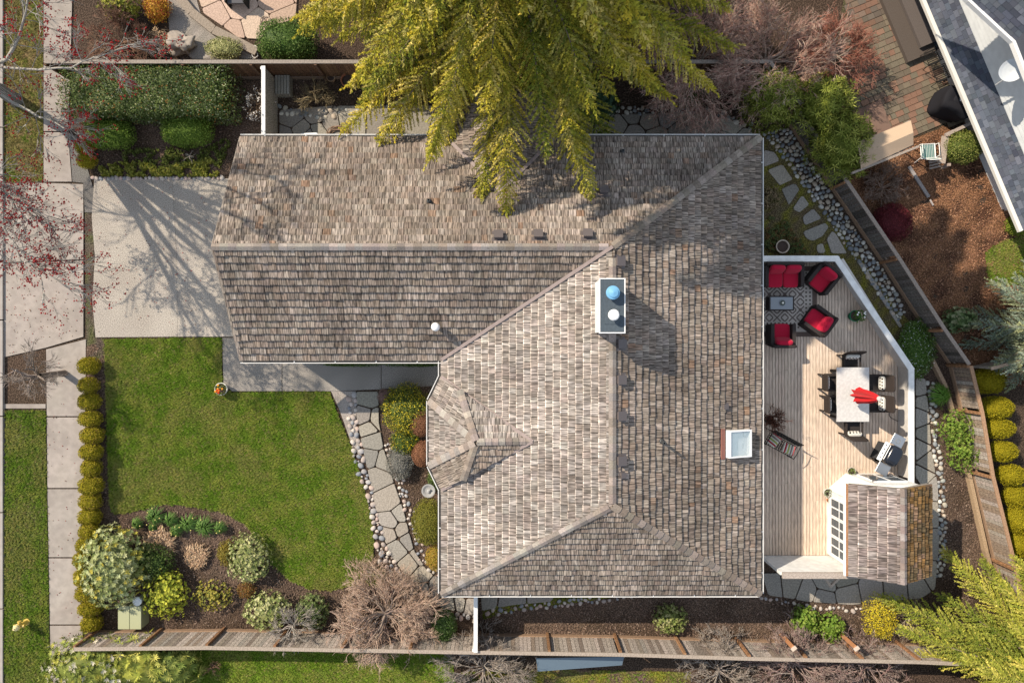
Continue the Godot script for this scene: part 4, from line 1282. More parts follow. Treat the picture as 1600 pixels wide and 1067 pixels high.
func deck_furniture() -> void:
	var D := DECK
	# patterned rug
	var rug := thing("outdoor_rug", "brown and cream patterned outdoor rug under the red lounge set", "rug")
	var r0 := at(1190, 416, D)
	var r1 := at(1277, 526, D)
	var b := Buf.new()
	b.prism(PackedVector2Array([Vector2(r0.x, r0.z), Vector2(r1.x, r0.z), Vector2(r1.x, r1.z), Vector2(r0.x, r1.z)]), D, D + 0.009, 0.002, Color(0.14, 0.105, 0.09))
	part(b, "border", M["cloth"], rug)
	b = Buf.new()
	var rw := r1.x - r0.x - 0.18
	var rh := r1.z - r0.z - 0.36
	b.prism(PackedVector2Array([Vector2(r0.x, r0.z + 0.18), Vector2(r0.x + rw, r0.z + 0.18), Vector2(r0.x + rw, r0.z + 0.18 + rh), Vector2(r0.x, r0.z + 0.18 + rh)]), D + 0.009, D + 0.013, 0.0, Color(0.5, 0.45, 0.4))
	part(b, "field", M["cloth"], rug)
	b = Buf.new()
	var st := 0.145
	for i in int(rw / st):
		for k in int(rh / st):
			var c := Vector3(r0.x + 0.075 + i * st, D + 0.0155, r0.z + 0.25 + k * st)
			var edge := i > int(rw / st) - 3 or k > int(rh / st) - 3
			if edge:
				b.box(spot(c, 0), Vector3(0.06, 0.004, 0.06), Color(0.07, 0.055, 0.05))
			else:
				var a := PI / 4 if (i / 2 + k / 2) % 2 else -PI / 4
				b.box(spot(c, a), Vector3(0.19, 0.004, 0.046), Color(0.15, 0.125, 0.11))
				if i % 4 == 1 and k % 4 == 1: b.box(spot(c + Vector3(st / 2, 0.002, st / 2), PI / 4), Vector3(0.1, 0.004, 0.1), Color(0.15, 0.125, 0.11))
	part(b, "woven_pattern", M["cloth"], rug)
	club_chair("red cushioned two seat wicker sofa against the deck parapet", at(1223, 432, D + 0.4) - Vector3(0, 0.4, 0), 0.0, 1.42, 2, "loveseat", "sofa")
	club_chair("red cushioned wicker armchair in the deck's angled corner", at(1284, 437, D + 0.4) - Vector3(0, 0.4, 0), deg_to_rad(-38.5), 0.9, 1)
	club_chair("red cushioned wicker armchair nearest the green potted plant", at(1277, 501, D + 0.4) - Vector3(0, 0.4, 0), deg_to_rad(-125.8), 0.9, 1)
	club_chair("red cushioned wicker armchair at the rug's lower edge beside house", at(1221, 523, D + 0.4) - Vector3(0, 0.4, 0), PI, 0.9, 1)
	var ct := thing("coffee_table", "low dark wicker coffee table with blue grey top on patterned rug", "table", at(1220, 474, D + 0.3) - Vector3(0, 0.3, 0))
	b = Buf.new()
	b.box(spot(Vector3(0, 0.2, 0)), Vector3(0.88, 0.36, 0.5), WEAVE)
	part(b, "base", M["wicker"], ct)
	b = Buf.new()
	b.prism(PackedVector2Array([Vector2(-0.46, -0.27), Vector2(0.46, -0.27), Vector2(0.46, 0.27), Vector2(-0.46, 0.27)]), 0.38, 0.41, 0.006, Color(1.3, 1.3, 1.3))
	part(b, "rim", M["wicker"], ct)
	b = Buf.new()
	b.prism(PackedVector2Array([Vector2(-0.41, -0.225), Vector2(0.41, -0.225), Vector2(0.41, 0.225), Vector2(-0.41, 0.225)]), 0.4, 0.418, 0.004, Color(0.2, 0.225, 0.25))
	part(b, "top", M["gloss"], ct)
	var orn := thing("candle_dish", "small dark dish with white candle on coffee table", "dish", ct.position + Vector3(0.02, 0.418, -0.01))
	b = Buf.new()
	b.lathe(Transform3D.IDENTITY, [Vector2(0.04, 0), Vector2(0.1, 0.04), Vector2(0.085, 0.04), Vector2(0.03, 0.015)], 18, Color(0.05, 0.07, 0.06))
	part(b, "bowl", M["gloss"], orn)
	b = Buf.new()
	b.lathe(Transform3D.IDENTITY, [Vector2(0.035, 0.01), Vector2(0.035, 0.07), Vector2(0, 0.07)], 12, Color(0.7, 0.7, 0.62))
	part(b, "candle", M["plain"], orn)
	# dining set
	var tp := at(1333.5, 616.5, D + 0.74)
	var tab := thing("dining_table", "pale stone topped rectangular dining table on the deck", "table", tp - Vector3(0, 0.74, 0))
	b = Buf.new()
	b.prism(PackedVector2Array([Vector2(-0.59, -0.985), Vector2(0.59, -0.985), Vector2(0.59, 0.985), Vector2(-0.59, 0.985)]), 0.7, 0.74, 0.006, Color.WHITE)
	part(b, "top", M["tabletop"], tab)
	b = Buf.new()
	b.box(spot(Vector3(0, 0.66, 0)), Vector3(1.0, 0.08, 1.8), Color.WHITE)
	part(b, "apron", M["wicker"], tab)
	for sx in [-1, 1]:
		for sz in [-1, 1]:
			b = Buf.new()
			b.box(spot(Vector3(sx * 0.46, 0.32, sz * 0.85)), Vector3(0.08, 0.64, 0.08), Color.WHITE)
			part(b, "leg", M["wicker"], tab)
	for c in [["dark dining chair with polka dot cushion at table end facing lounge set", 1329, 566, 0.0], ["dark dining chair with polka dot cushion at table end nearest grill", 1332, 668, PI], ["dark dining chair on the house side of table, nearer lounge set", 1298, 597, PI / 2], ["dark dining chair on the house side of table, nearer grill", 1301, 631, PI / 2], ["dark dining chair on the parapet side of table, nearer lounge set", 1366, 598, -PI / 2], ["dark dining chair on parapet side, half under the red umbrella", 1366, 630, -PI / 2]]:
		dining_chair(c[0], at(c[1], c[2], D + 0.45) - Vector3(0, 0.45, 0), c[3])
	var um := thing("patio_umbrella", "folded red patio umbrella standing in the dining table", "umbrella", tp - Vector3(0, 0.74, 0))
	b = Buf.new()
	b.lathe(Transform3D.IDENTITY, [Vector2(0.025, 0), Vector2(0.025, 2.5)], 10, Color(0.3, 0.27, 0.25))
	part(b, "pole", M["gloss"], um)
	b = Buf.new()
	var prof := [[2.48, 0.04], [2.36, 0.1], [2.1, 0.14], [1.8, 0.18], [1.45, 0.2], [1.2, 0.24]]
	for i in prof.size() - 1:
		for k in 32:
			var f := func(j: int, row: int) -> Vector3:
				var an := TAU * j / 32
				var fold: float = 1.0 + (0.3 if j % 4 == 0 else (-0.28 if j % 4 == 2 else 0.0)) * minf(1.0, row * 0.5)
				var drop := -0.09 * ((j / 4) % 3) if row == prof.size() - 1 else 0.0
				return Vector3(cos(an) * prof[row][1] * fold, prof[row][0] + drop, sin(an) * prof[row][1] * fold)
			b.quad(f.call(k, i + 1), f.call(k, i), f.call((k + 1) % 32, i), f.call((k + 1) % 32, i + 1), Color(0.5, 0.012, 0.018))
	part(b, "canopy", M["cloth"], um)
	b = Buf.new()
	b.lathe(Transform3D.IDENTITY, [Vector2(0.05, 2.46), Vector2(0.085, 2.5), Vector2(0.085, 2.54), Vector2(0.0, 2.57)], 16, Color(0.45, 0.43, 0.4))
	part(b, "finial", M["plain"], um)
	# gas grill
	var gr := thing("gas_grill", "stainless gas grill with black lid beside the garden shed", "grill", at(1393, 711, D + 0.8) - Vector3(0, 0.8, 0), deg_to_rad(-118))
	b = Buf.new()
	b.box(spot(Vector3(0, 0.35, 0)), Vector3(0.66, 0.66, 0.46), Color(0.04, 0.04, 0.045))
	part(b, "cabinet", M["plain"], gr)
	b = Buf.new()
	b.shell(Transform3D(Basis(Vector3.FORWARD, PI / 2) * Basis(Vector3.UP, 0), Vector3(0, 0.84, -0.03)), Vector3(0.22, 0.37, 0.26), 0.55, 12, 24, Color.WHITE)
	part(b, "lid", M["lid"], gr)
	b = Buf.new()
	b.tube([Vector3(-0.28, 0.95, 0.25), Vector3(0.28, 0.95, 0.25)], [0.018, 0.018], 8, Color.WHITE)
	part(b, "handle", M["steel"], gr)
	b = Buf.new()
	b.box(Transform3D(Basis(Vector3.RIGHT, 0.5), Vector3(0, 0.74, 0.28)), Vector3(0.72, 0.03, 0.16), Color.WHITE)
	var pan := part(b, "control_panel", M["steel"], gr)
	for i in 4:
		b = Buf.new()
		b.lathe(Transform3D(Basis(Vector3.RIGHT, 0.5), Vector3(-0.25 + i * 0.165, 0.755, 0.29)), [Vector2(0.026, 0), Vector2(0.022, 0.03), Vector2(0, 0.03)], 12, Color(0.08, 0.08, 0.09))
		part(b, "knob", M["gloss"], pan)
	for s in [-1, 1]:
		b = Buf.new()
		b.prism(PackedVector2Array([Vector2(s * 0.58 - 0.2, -0.22), Vector2(s * 0.58 + 0.2, -0.22), Vector2(s * 0.58 + 0.2, 0.24), Vector2(s * 0.58 - 0.2, 0.24)]), 0.76, 0.79, 0.008, Color.WHITE)
		var sh := part(b, "side_shelf", M["steel"], gr)
		if s < 0:
			b = Buf.new()
			b.lathe(spot(Vector3(-0.56, 0.79, 0)), [Vector2(0.09, 0), Vector2(0.09, 0.012), Vector2(0.075, 0.012), Vector2(0.075, 0.002)], 20, Color(0.2, 0.2, 0.2))
			part(b, "burner_ring", M["gloss"], sh)
	var bk := thing("ash_bucket", "small dark metal bucket beside the grill", "bucket", at(1366, 716, D))
	b = Buf.new()
	b.lathe(Transform3D.IDENTITY, [Vector2(0.09, 0), Vector2(0.12, 0.22), Vector2(0.105, 0.22), Vector2(0.08, 0.04), Vector2(0, 0.04)], 18, Color(0.04, 0.035, 0.03))
	part(b, "shell", M["plain"], bk)
	b = Buf.new()
	b.tube([Vector3(-0.11, 0.22, 0), Vector3(-0.06, 0.24, 0.09), Vector3(0.06, 0.24, 0.09), Vector3(0.11, 0.22, 0)], [0.006, 0.006, 0.006, 0.006], 5, Color(0.1, 0.1, 0.1))
	part(b, "handle", M["plain"], bk)
	# wire lattice bench with two striped pillows
	var bench := thing("lattice_bench", "black metal lattice bench with striped pillows beside house wall", "bench", at(1214, 692, D), deg_to_rad(-28))
	var seat := Buf.new()
	var back := Buf.new()
	for i in 15:
		var x := -0.56 + i * 0.08
		bar(seat, Vector3(x, 0.4, -0.2), Vector3(x, 0.4, 0.24), 0.022, 0.015, Color(0.02, 0.02, 0.022))
		bar(back, Vector3(x, 0.42, -0.24), Vector3(x, 0.86, -0.34), 0.022, 0.015, Color(0.02, 0.02, 0.022))
	for i in 6:
		bar(seat, Vector3(-0.56, 0.405, -0.2 + i * 0.088), Vector3(0.56, 0.405, -0.2 + i * 0.088), 0.022, 0.015, Color(0.02, 0.02, 0.022))
		bar(back, Vector3(-0.56, 0.44 + i * 0.085, -0.245 - i * 0.0195), Vector3(0.56, 0.44 + i * 0.085, -0.245 - i * 0.0195), 0.022, 0.015, Color(0.02, 0.02, 0.022))
	part(seat, "seat", M["plain"], bench)
	part(back, "backrest", M["plain"], bench)
	for s in [-1, 1]:
		b = Buf.new()
		b.tube([Vector3(s * 0.58, 0, 0.24), Vector3(s * 0.58, 0.6, 0.26), Vector3(s * 0.58, 0.66, 0.05), Vector3(s * 0.58, 0.64, -0.28), Vector3(s * 0.58, 0, -0.3)], [0.016, 0.016, 0.016, 0.016, 0.016], 7, Color(0.02, 0.02, 0.022))
		part(b, "arm", M["plain"], bench)
	var stripes := [Color(0.7, 0.66, 0.55), Color(0.45, 0.03, 0.05), Color(0.68, 0.65, 0.56), Color(0.35, 0.4, 0.1), Color(0.7, 0.66, 0.56), Color(0.25, 0.2, 0.18), Color(0.7, 0.66, 0.56), Color(0.5, 0.12, 0.12)]
	for k in 2:
		var pw := thing("striped_pillow", ["striped pillow with red and green bands at house end of bench", "pale striped pillow lying at the open end of bench"][k], "pillow", bench.transform * [Vector3(-0.36, 0.54, 0.0), Vector3(0.28, 0.5, 0.02)][k], bench.rotation.y + [1.3, 0.1][k], "striped pillows on the lattice bench")
		for j in 8:   # bands sewn side by side
			b = Buf.new()
			var x := -0.21 + j * 0.054 + 0.027
			var g := sqrt(maxf(0.1, 1 - pow(x / 0.26, 2)))
			b.shell(Transform3D(Basis(Vector3.RIGHT, -0.25 if k else -0.6), Vector3(x, 0, 0)), Vector3(0.03, 0.075 * g, 0.19), 0.45, 6, 14, stripes[j])
			part(b, "band", M["cloth"], pw)
	var p1 := pot("green glazed deck pot with white flowers near the red armchair", at(1331, 494, D), 0.2, 0.3, Color(0.02, 0.12, 0.06), Color(0.02, 0.14, 0.07))
	bush_in(p1, Vector3(0.1, 0.38, 0), Vector3(0.2, 0.14, 0.2), 160, 0.08, 0.04, [Color(0.05, 0.11, 0.02), Color(0.08, 0.15, 0.03)])
	var fb := Buf.new()
	for i in 6: fb.shell(spot(Vector3(0.1 + rnd(-0.14, 0.16), 0.53, rnd(-0.15, 0.15))), Vector3(0.035, 0.02, 0.035), 1.0, 5, 8, Color(0.75, 0.75, 0.72))
	part(fb, "blossom", M["plain"], p1)
	var p2 := pot("round clay deck pot with small green plant by the shed corner", at(1327, 735, D), 0.15, 0.22, Color(0.3, 0.26, 0.22), Color(0.5, 0.46, 0.4))
	bush_in(p2, Vector3(0, 0.26, 0), Vector3(0.11, 0.08, 0.11), 70, 0.06, 0.03, [Color(0.1, 0.14, 0.03), Color(0.16, 0.2, 0.06)])
	var p3 := pot("round pale deck pot with succulent before the shed wall", at(1290, 768, D), 0.15, 0.22, Color(0.5, 0.47, 0.42), Color(0.6, 0.57, 0.52))
	bush_in(p3, Vector3(0.04, 0.27, 0), Vector3(0.16, 0.1, 0.13), 80, 0.08, 0.03, [Color(0.12, 0.16, 0.08), Color(0.2, 0.24, 0.14)])
	var p4 := pot("tiny terracotta pot beside the succulent at shed wall", at(1294, 781, D), 0.08, 0.12, Color(0.42, 0.16, 0.07), Color(0.45, 0.18, 0.08))
	bush_in(p4, Vector3(0, 0.14, 0), Vector3(0.06, 0.05, 0.06), 24, 0.05, 0.02, [Color(0.2, 0.18, 0.08)])
	var p5 := pot("dark pot of bare reddish twigs beside the lattice bench", at(1199, 655, D), 0.16, 0.25, Color(0.08, 0.06, 0.05), Color(0.1, 0.08, 0.06))
	var tb := Buf.new()
	for i in 26: twig(tb, Vector3(0, 0.22, 0), Vector3(rnd(-0.6, 0.6), 1, rnd(-0.6, 0.6)).normalized(), rnd(0.3, 0.5), 0.006, 3, [Color(0.2, 0.08, 0.05), Color(0.26, 0.12, 0.08)], 0.5)
	part(tb, "twigs", M["wood_limb"], p5)
	var cable := thing("power_cord", "loose black cord looping on the deck beside the parapet", "cord")
	b = Buf.new()
	var cp := []
	var cr := []
	for i in 13:
		var a := PI * i / 12.0
		cp.append(at(1404 - sin(a) * 14, 638 + i * 1.6 + (1 - cos(a)) * 0.5, D + 0.012))
		cr.append(0.011)
	b.tube(cp, cr, 6, Color(0.03, 0.03, 0.03))
	part(b, "cord", M["plain"], cable)

func fence(called: String, label: String, pts: Array, high: float, cols: Array, post_cols: Array, cap_col: Color, side: float, step := 0.148, gaps := 0.014) -> Node3D:
	# boards upright side by side; posts and rails on the side that the yard sees (side = 1 or -1)
	var F := thing(called, label, "fence")
	var kit := []
	for i in 10:
		var b := Buf.new()
		b.box(spot(Vector3(0, 0.5, 0)), Vector3(step - gaps, 1.0, 0.02), pick(cols, 0.15))
		kit.append(b.mesh(M["board"]))
	var run := 0.0
	for i in pts.size() - 1:
		var a: Vector3 = pts[i]
		var c: Vector3 = pts[i + 1]
		var d := (c - a).normalized()
		var len := (c - a).length()
		var face := Vector3(-d.z, 0, d.x) * side
		var turn := atan2(-d.z, d.x)
		for k in int(len / step):
			var hh := high * rnd(0.985, 1.005)
			put(kit[rng.randi() % kit.size()], "board", F, Transform3D(Basis(Vector3.UP, turn).scaled_local(Vector3(1, hh, 1)), a + d * (k + 0.5) * step + face * rnd(-0.003, 0.003)))
		var posts := maxi(1, int(round(len / 2.35)))
		for k in posts + (1 if i == pts.size() - 2 else 0):
			var o := a + d * len * k / posts
			var pb := Buf.new()
			pb.box(Transform3D(Basis(Vector3.UP, turn), o + face * 0.075 + Vector3(0, high * 0.5 + 0.01, 0)), Vector3(0.09, high + 0.02, 0.09), pick(post_cols, 0.12))
			part(pb, "post", M["board"], F)
		for y in [0.3, high - 0.12]:
			bar_part("rail", F, M["timber"], a + Vector3(0, y, 0) - face * 0.04, c + Vector3(0, y, 0) - face * 0.04, 0.04, 0.085, Vector3.UP, cap_col * 0.8)
		bar_part("cap_rail", F, M["timber"], a + Vector3(0, high + 0.03, 0), c + Vector3(0, high + 0.03, 0), 0.13, 0.035, Vector3.UP, cap_col)
		bar_part("kick_board", F, M["timber"], a + Vector3(0, 0.1, 0) + face * 0.03, c + Vector3(0, 0.1, 0) + face * 0.03, 0.035, 0.2, Vector3.UP, post_cols[0].lerp(Color(0.25, 0.2, 0.16), 0.6))
	return F

func fences() -> void:
	var grey := [Color(0.42, 0.36, 0.31), Color(0.48, 0.42, 0.37), Color(0.33, 0.275, 0.235), Color(0.37, 0.29, 0.225), Color(0.52, 0.46, 0.41)]
	var dark := [Color(0.15, 0.13, 0.115), Color(0.19, 0.165, 0.145), Color(0.23, 0.2, 0.18), Color(0.12, 0.105, 0.095)]
	var rust := [Color(0.4, 0.22, 0.12), Color(0.36, 0.2, 0.11)]
	fence("plank_fence", "long weathered plank fence below the front bed and mulch strip", [at(155, 986), at(350, 984), at(750, 991), at(960, 994), at(1150, 1000), at(1400, 1005), at(1560, 1012)], 1.5, grey, rust, Color(0.36, 0.3, 0.25), -1)
	fence("plank_fence", "dark weathered plank fence along the dry river bed", [at(1228, 187), at(1300, 294), at(1378, 409), at(1446, 515), at(1483, 568)], 1.15, dark, rust, Color(0.3, 0.25, 0.215), 1)
	fence("plank_fence", "grey plank fence in front of the yellow clipped conifers", [at(1484, 570), at(1501, 640), at(1517, 735), at(1551, 872), at(1605, 1090)], 1.2, grey, rust, Color(0.36, 0.22, 0.14), 1)
	fence("plank_fence", "brown plank fence behind the driveway hedge and golden conifer", [at(112, 122), at(415, 122), at(700, 122), at(1180, 122), at(1226, 184)], 1.5, [Color(0.2, 0.115, 0.07), Color(0.24, 0.14, 0.085), Color(0.17, 0.1, 0.065)], [Color(0.2, 0.12, 0.08)], Color(0.3, 0.26, 0.23), 1)
	# white painted side gates
	for g in [["white painted gate between hedge and side yard", -8.94, -9.9, -6.95, 1.45], ["white painted gate between house and long plank fence", -1.3, 8.75, 11.1, 1.6]]:
		var W := thing("side_gate", g[0], "gate", Vector3.ZERO, 0.0, "white side gates")
		var n := int(absf(g[3] - g[2]) / 0.15)
		for k in n:
			var b := Buf.new()
			b.box(spot(Vector3(g[1], g[4] / 2, g[2] + (k + 0.5) * 0.15)), Vector3(0.022, g[4], 0.143), tone(Color(0.52, 0.48, 0.42), 0.06))
			part(b, "board", M["board"], W)
		var x: float = g[1]
		bar_part("cap_rail", W, M["white_paint"], Vector3(x, g[4] + 0.02, g[2]), Vector3(x, g[4] + 0.02, g[3]), 0.14, 0.04)
		for z in [g[2] + 0.06, g[3] - 0.06]:
			bar_part("post", W, M["white_paint"], Vector3(x - 0.07, 0, z), Vector3(x - 0.07, g[4], z), 0.1, 0.1)
	# retaining timbers inside the fences
	var T := thing("retaining_timber", "weathered timber edging along the mulch beside the shed", "edging")
	var tl := [[1455, 560], [1475, 600], [1492, 655], [1512, 735], [1540, 860], [1552, 905]]
	for i in tl.size() - 1:
		bar_part("timber", T, M["timber"], at(tl[i][0], tl[i][1], 0.1), at(tl[i + 1][0], tl[i + 1][1], 0.1), 0.13, 0.22, Vector3.UP, tone(Color(0.38, 0.27, 0.18), 0.1))
	var stub := thing("fence_branch", "short plank fence stub running toward the grey conifer", "fence")
	for k in 12:
		var b := Buf.new()
		var p := at(1514, 574).lerp(at(1560, 562), (k + 0.5) / 12.0)
		b.box(spot(p + Vector3(0, 0.6, 0), 0.25), Vector3(0.09, 1.2, 0.02), pick(grey, 0.15))
		part(b, "board", M["board"], stub)
	bar_part("cap_rail", stub, M["timber"], at(1514, 574) + Vector3(0, 1.22, 0), at(1560, 562) + Vector3(0, 1.22, 0), 0.12, 0.035, Vector3.UP, Color(0.4, 0.3, 0.22))
	for q in [["leaning orange brown timber post against the long fence", 1222, 992, 1240, 1012], ["second leaning timber post near the yellow flowering shrub", 1316, 992, 1338, 1012]]:
		var t := thing("leaning_post", q[0], "post", Vector3.ZERO, 0.0, "posts leaning over the long fence")
		bar_part("shaft", t, M["timber"], at(q[1], q[2], 0.3), at(q[3], q[4], 1.75), 0.14, 0.14, Vector3.UP, Color(0.42, 0.2, 0.1))
		bar_part("end_block", t, M["timber"], at(q[3] - 1, q[4] - 1, 1.74), at(q[3] + 3, q[4] + 4, 1.8), 0.2, 0.05, Vector3.UP, Color(0.45, 0.38, 0.32))

func neighbour() -> void:
	var N := thing("neighbour_house", "white neighbour house with dark grey shingle roof in the corner", "house")
	var E := 2.4
	var e0 := at(1447, 0, E)
	var e1 := at(1599, 360, E)
	var d := (e1 - e0).normalized()
	e0 -= d * 4.0
	var inn := Vector3(d.z, 0, -d.x)   # toward the house
	var up := inn * 1.0 + Vector3(0, 0.42, 0)
	var wide := 0.8
	var n := (d.cross(up)).normalized()
	if n.y < 0: n = -n
	var b := Buf.new()
	b.quad(e0, e1, e1 + up * wide, e0 + up * wide, Color(0.05, 0.05, 0.055))
	b.quad(e0 - n * 0.15, e0 + up * wide - n * 0.15, e1 + up * wide - n * 0.15, e1 - n * 0.15, Color(0.3, 0.3, 0.3))
	var body := part(b, "lower_roof", M["shingle"], N)
	var gr := [Color(0.095, 0.108, 0.14), Color(0.115, 0.13, 0.165), Color(0.08, 0.09, 0.118), Color(0.14, 0.155, 0.19)]
	var tabs := []
	var v := up.normalized()
	var lay := func(parent: Node3D, o: Vector3, dir: Vector3, vv: Vector3, nn: Vector3, l: float, w: float) -> void:
		for r in int(w / 0.145) + 1:
			var x := rnd(-0.2, 0.0)
			while x < l:
				var t := rnd(0.12, 0.34)
				var p0 := o + dir * maxf(x, 0) + vv * (r * 0.145)
				var p1 := o + dir * minf(x + t - 0.008, l) + vv * (r * 0.145)
				var q := vv * minf(0.16, w - r * 0.145)
				if q.dot(vv) > 0.03 and (p1 - p0).dot(dir) > 0.04:
					tabs.append([parent, p0, p1, p0 + q, p1 + q, nn, rnd(0.01, 0.022), pick(gr, 0.18), p0.distance_to(Vector3(15.5, 3, -8))])
				x += t
	lay.call(body, e0, d, v, n, (e1 - e0).length(), wide * up.length())
	# upper storey: white lap siding wall, its roof in the corner of the picture
	var w0 := e0 + up * wide
	var w1 := e1 + up * wide + d * 1.0
	var wall := Buf.new()
	var H := 5.2
	var rows := 16
	for r in rows:
		var y0 := lerpf(w0.y - 0.3, H, float(r) / rows)
		var y1 := lerpf(w0.y - 0.3, H, float(r + 1) / rows)
		var o0 := -inn * 0.022
		wall.quad(Vector3(w0.x, y0, w0.z) + o0, Vector3(w0.x, y1, w0.z), Vector3(w1.x, y1, w1.z), Vector3(w1.x, y0, w1.z) + o0, Color.WHITE)
		wall.quad(Vector3(w0.x, y0, w0.z), Vector3(w0.x, y0, w0.z) + o0, Vector3(w1.x, y0, w1.z) + o0, Vector3(w1.x, y0, w1.z), Color.WHITE)
	part(wall, "upper_wall", M["siding"], N)
	var t0 := Vector3(w0.x, H, w0.z) - inn * 0.35
	var t1 := Vector3(w1.x, H, w1.z) - inn * 0.35
	# sloping verge of the upper roof, cut as the picture shows
	var g0 := at(1517, 0, H)
	var g1 := at(1586, 64, H)
	var g2 := at(1612, 130, H)
	var ub := Buf.new()
	var far := at(1700, -60, H + 2.0)
	ub.tri(at(1400, -120, H), g0, far, Color(0.08, 0.09, 0.11))
	ub.tri(g0, g1, far, Color(0.08, 0.09, 0.11))
	ub.tri(g1, g2, far, Color(0.08, 0.09, 0.11))
	var upr := part(ub, "upper_roof", M["shingle"], N)
	var nn := (g1 - g0).cross(far - g0).normalized()
	if nn.y < 0: nn = -nn
	var dd := (g1 - g0).normalized()
	var v2 := nn.cross(dd)
	if v2.y < 0: v2 = -v2
	lay.call(upr, g0 - dd * 1.2, dd, v2, nn, (g1 - g0).length() + 1.2, 1.9)
	for s in [[at(1440, -80, H), g0], [g0, g1], [g1, g2]]:
		bar_part("fascia", N, M["gutter_white"], s[0] - Vector3(0, 0.05, 0), s[1] - Vector3(0, 0.05, 0), 0.16, 0.16)
	tabs.sort_custom(func(a, bb): return a[8] < bb[8])
	var fields := {}
	for i in tabs.size():
		var s: Array = tabs[i]
		var tb: Buf = Buf.new()
		if i >= 300:
			if not fields.has(s[0]): fields[s[0]] = Buf.new()
			tb = fields[s[0]]
		var k: Vector3 = s[5]
		var th: float = s[6]
		var a: Vector3 = s[1]
		var c: Vector3 = s[2]
		var q: PackedVector3Array = [a + k * th, c + k * th, s[4] + k * 0.004, s[3] + k * 0.004]
		if (q[1] - q[0]).cross(q[2] - q[0]).dot(k) > 0: tb.quad(q[0], q[1], q[2], q[3], s[7])
		else: tb.quad(q[3], q[2], q[1], q[0], s[7])
		tb.quad(a, c, q[1], q[0], s[7])
		tb.quad(c, s[4], q[2], q[1], s[7])
		tb.quad(s[3], a, q[0], q[3], s[7])
		if i < 300: part(tb, "shingle", M["shingle"], s[0])
	for f in fields: part(fields[f], "shingle_field", M["shingle"], f).set_meta("kind", "stuff")
	# gutter, eave wall with its ledge, window opening
	bar_part("gutter", N, M["gutter_white"], e0 - inn * 0.07 - Vector3(0, 0.03, 0), e1 - inn * 0.07 - Vector3(0, 0.03, 0), 0.13, 0.12, Vector3.UP, Color(0.85, 0.82, 0.76))
	var lw0 := e0 + inn * 1.45
	var lw1 := e1 + inn * 1.45 - d * 0.7
	bar_part("wall", N, M["siding"], Vector3(lw0.x, 1.3, lw0.z), Vector3(lw1.x, 1.3, lw1.z), 0.16, 2.6)
	bar_part("wall", N, M["siding"], Vector3(lw1.x, 1.3, lw1.z), Vector3(lw1.x, 1.3, lw1.z) + inn * 3.0, 0.16, 2.6)
	bar_part("ledge", N, M["gutter_white"], Vector3(lw1.x, 1.3, lw1.z) - inn * 0.75, Vector3(lw1.x, 1.3, lw1.z) + inn * 0.2, 0.12, 0.1)
	var gl := e0.lerp(e1, 0.36) + inn * 1.35
	var wf := bar_part("patio_door", N, M["gutter_white"], Vector3(gl.x, 1.1, gl.z) - d * 0.95, Vector3(gl.x, 1.1, gl.z) + d * 0.95, 0.05, 2.1)
	for s in [-0.47, 0.47]:
		bar_part("pane", wf, M["dark_glass"], Vector3(gl.x, 1.1, gl.z) + d * (s - 0.4), Vector3(gl.x, 1.1, gl.z) + d * (s + 0.4), 0.065, 1.9)
	# satellite dish on the upper wall
	var S := thing("satellite_dish", "pale grey satellite dish on the neighbour's white upper wall", "satellite dish")
	var so := at(1582, 110, 4.4)
	var sb := Buf.new()
	var look := basis_from(Vector3(0.3, 0, 1), Vector3(-0.62, 0.75, -0.15).normalized())
	sb.lathe(Transform3D(look, so), [Vector2(0.0, -0.05), Vector2(0.15, -0.03), Vector2(0.26, 0.0), Vector2(0.34, 0.045), Vector2(0.345, 0.06), Vector2(0.26, 0.014), Vector2(0.15, -0.016), Vector2(0.0, -0.036)], 28, Color(0.42, 0.45, 0.48))
	part(sb, "dish", M["gloss"], S)
	sb = Buf.new()
	sb.tube([so - look.y * 0.03, so - look.y * 0.25 + Vector3(0.1, -0.25, 0.05), so - look.y * 0.3 + Vector3(0.1, -0.85, 0.1)], [0.03, 0.03, 0.03], 8, Color(0.4, 0.42, 0.44))
	part(sb, "mast", M["gloss"], S)
	sb = Buf.new()
	sb.tube([so - look.z * 0.34, so - look.z * 0.42 + look.y * 0.35], [0.016, 0.016], 6, Color(0.4, 0.42, 0.44))
	sb.box(Transform3D(look, so - look.z * 0.4 + look.y * 0.38), Vector3(0.1, 0.12, 0.08), Color(0.5, 0.52, 0.54))
	part(sb, "feed_arm", M["gloss"], S)
	# stone step by the patio door
	var st := thing("patio_step", "two tier dark paved step at the neighbour's patio door", "step")
	var sd := atan2(-d.z, d.x)
	for k in 2:
		var bb := Buf.new()
		var o := at(1418 + k * 14, 38 - k * 6, 0.1)
		bb.box(Transform3D(Basis(Vector3.UP, sd), Vector3(o.x, 0.1 + k * 0.14, o.z)), Vector3(2.7 - k * 0.6, 0.2, 1.15 - k * 0.4), [Color(0.11, 0.093, 0.082), Color(0.13, 0.112, 0.102)][k])
		part(bb, "tier", M["paver"], st)
	yard_things(d, inn)

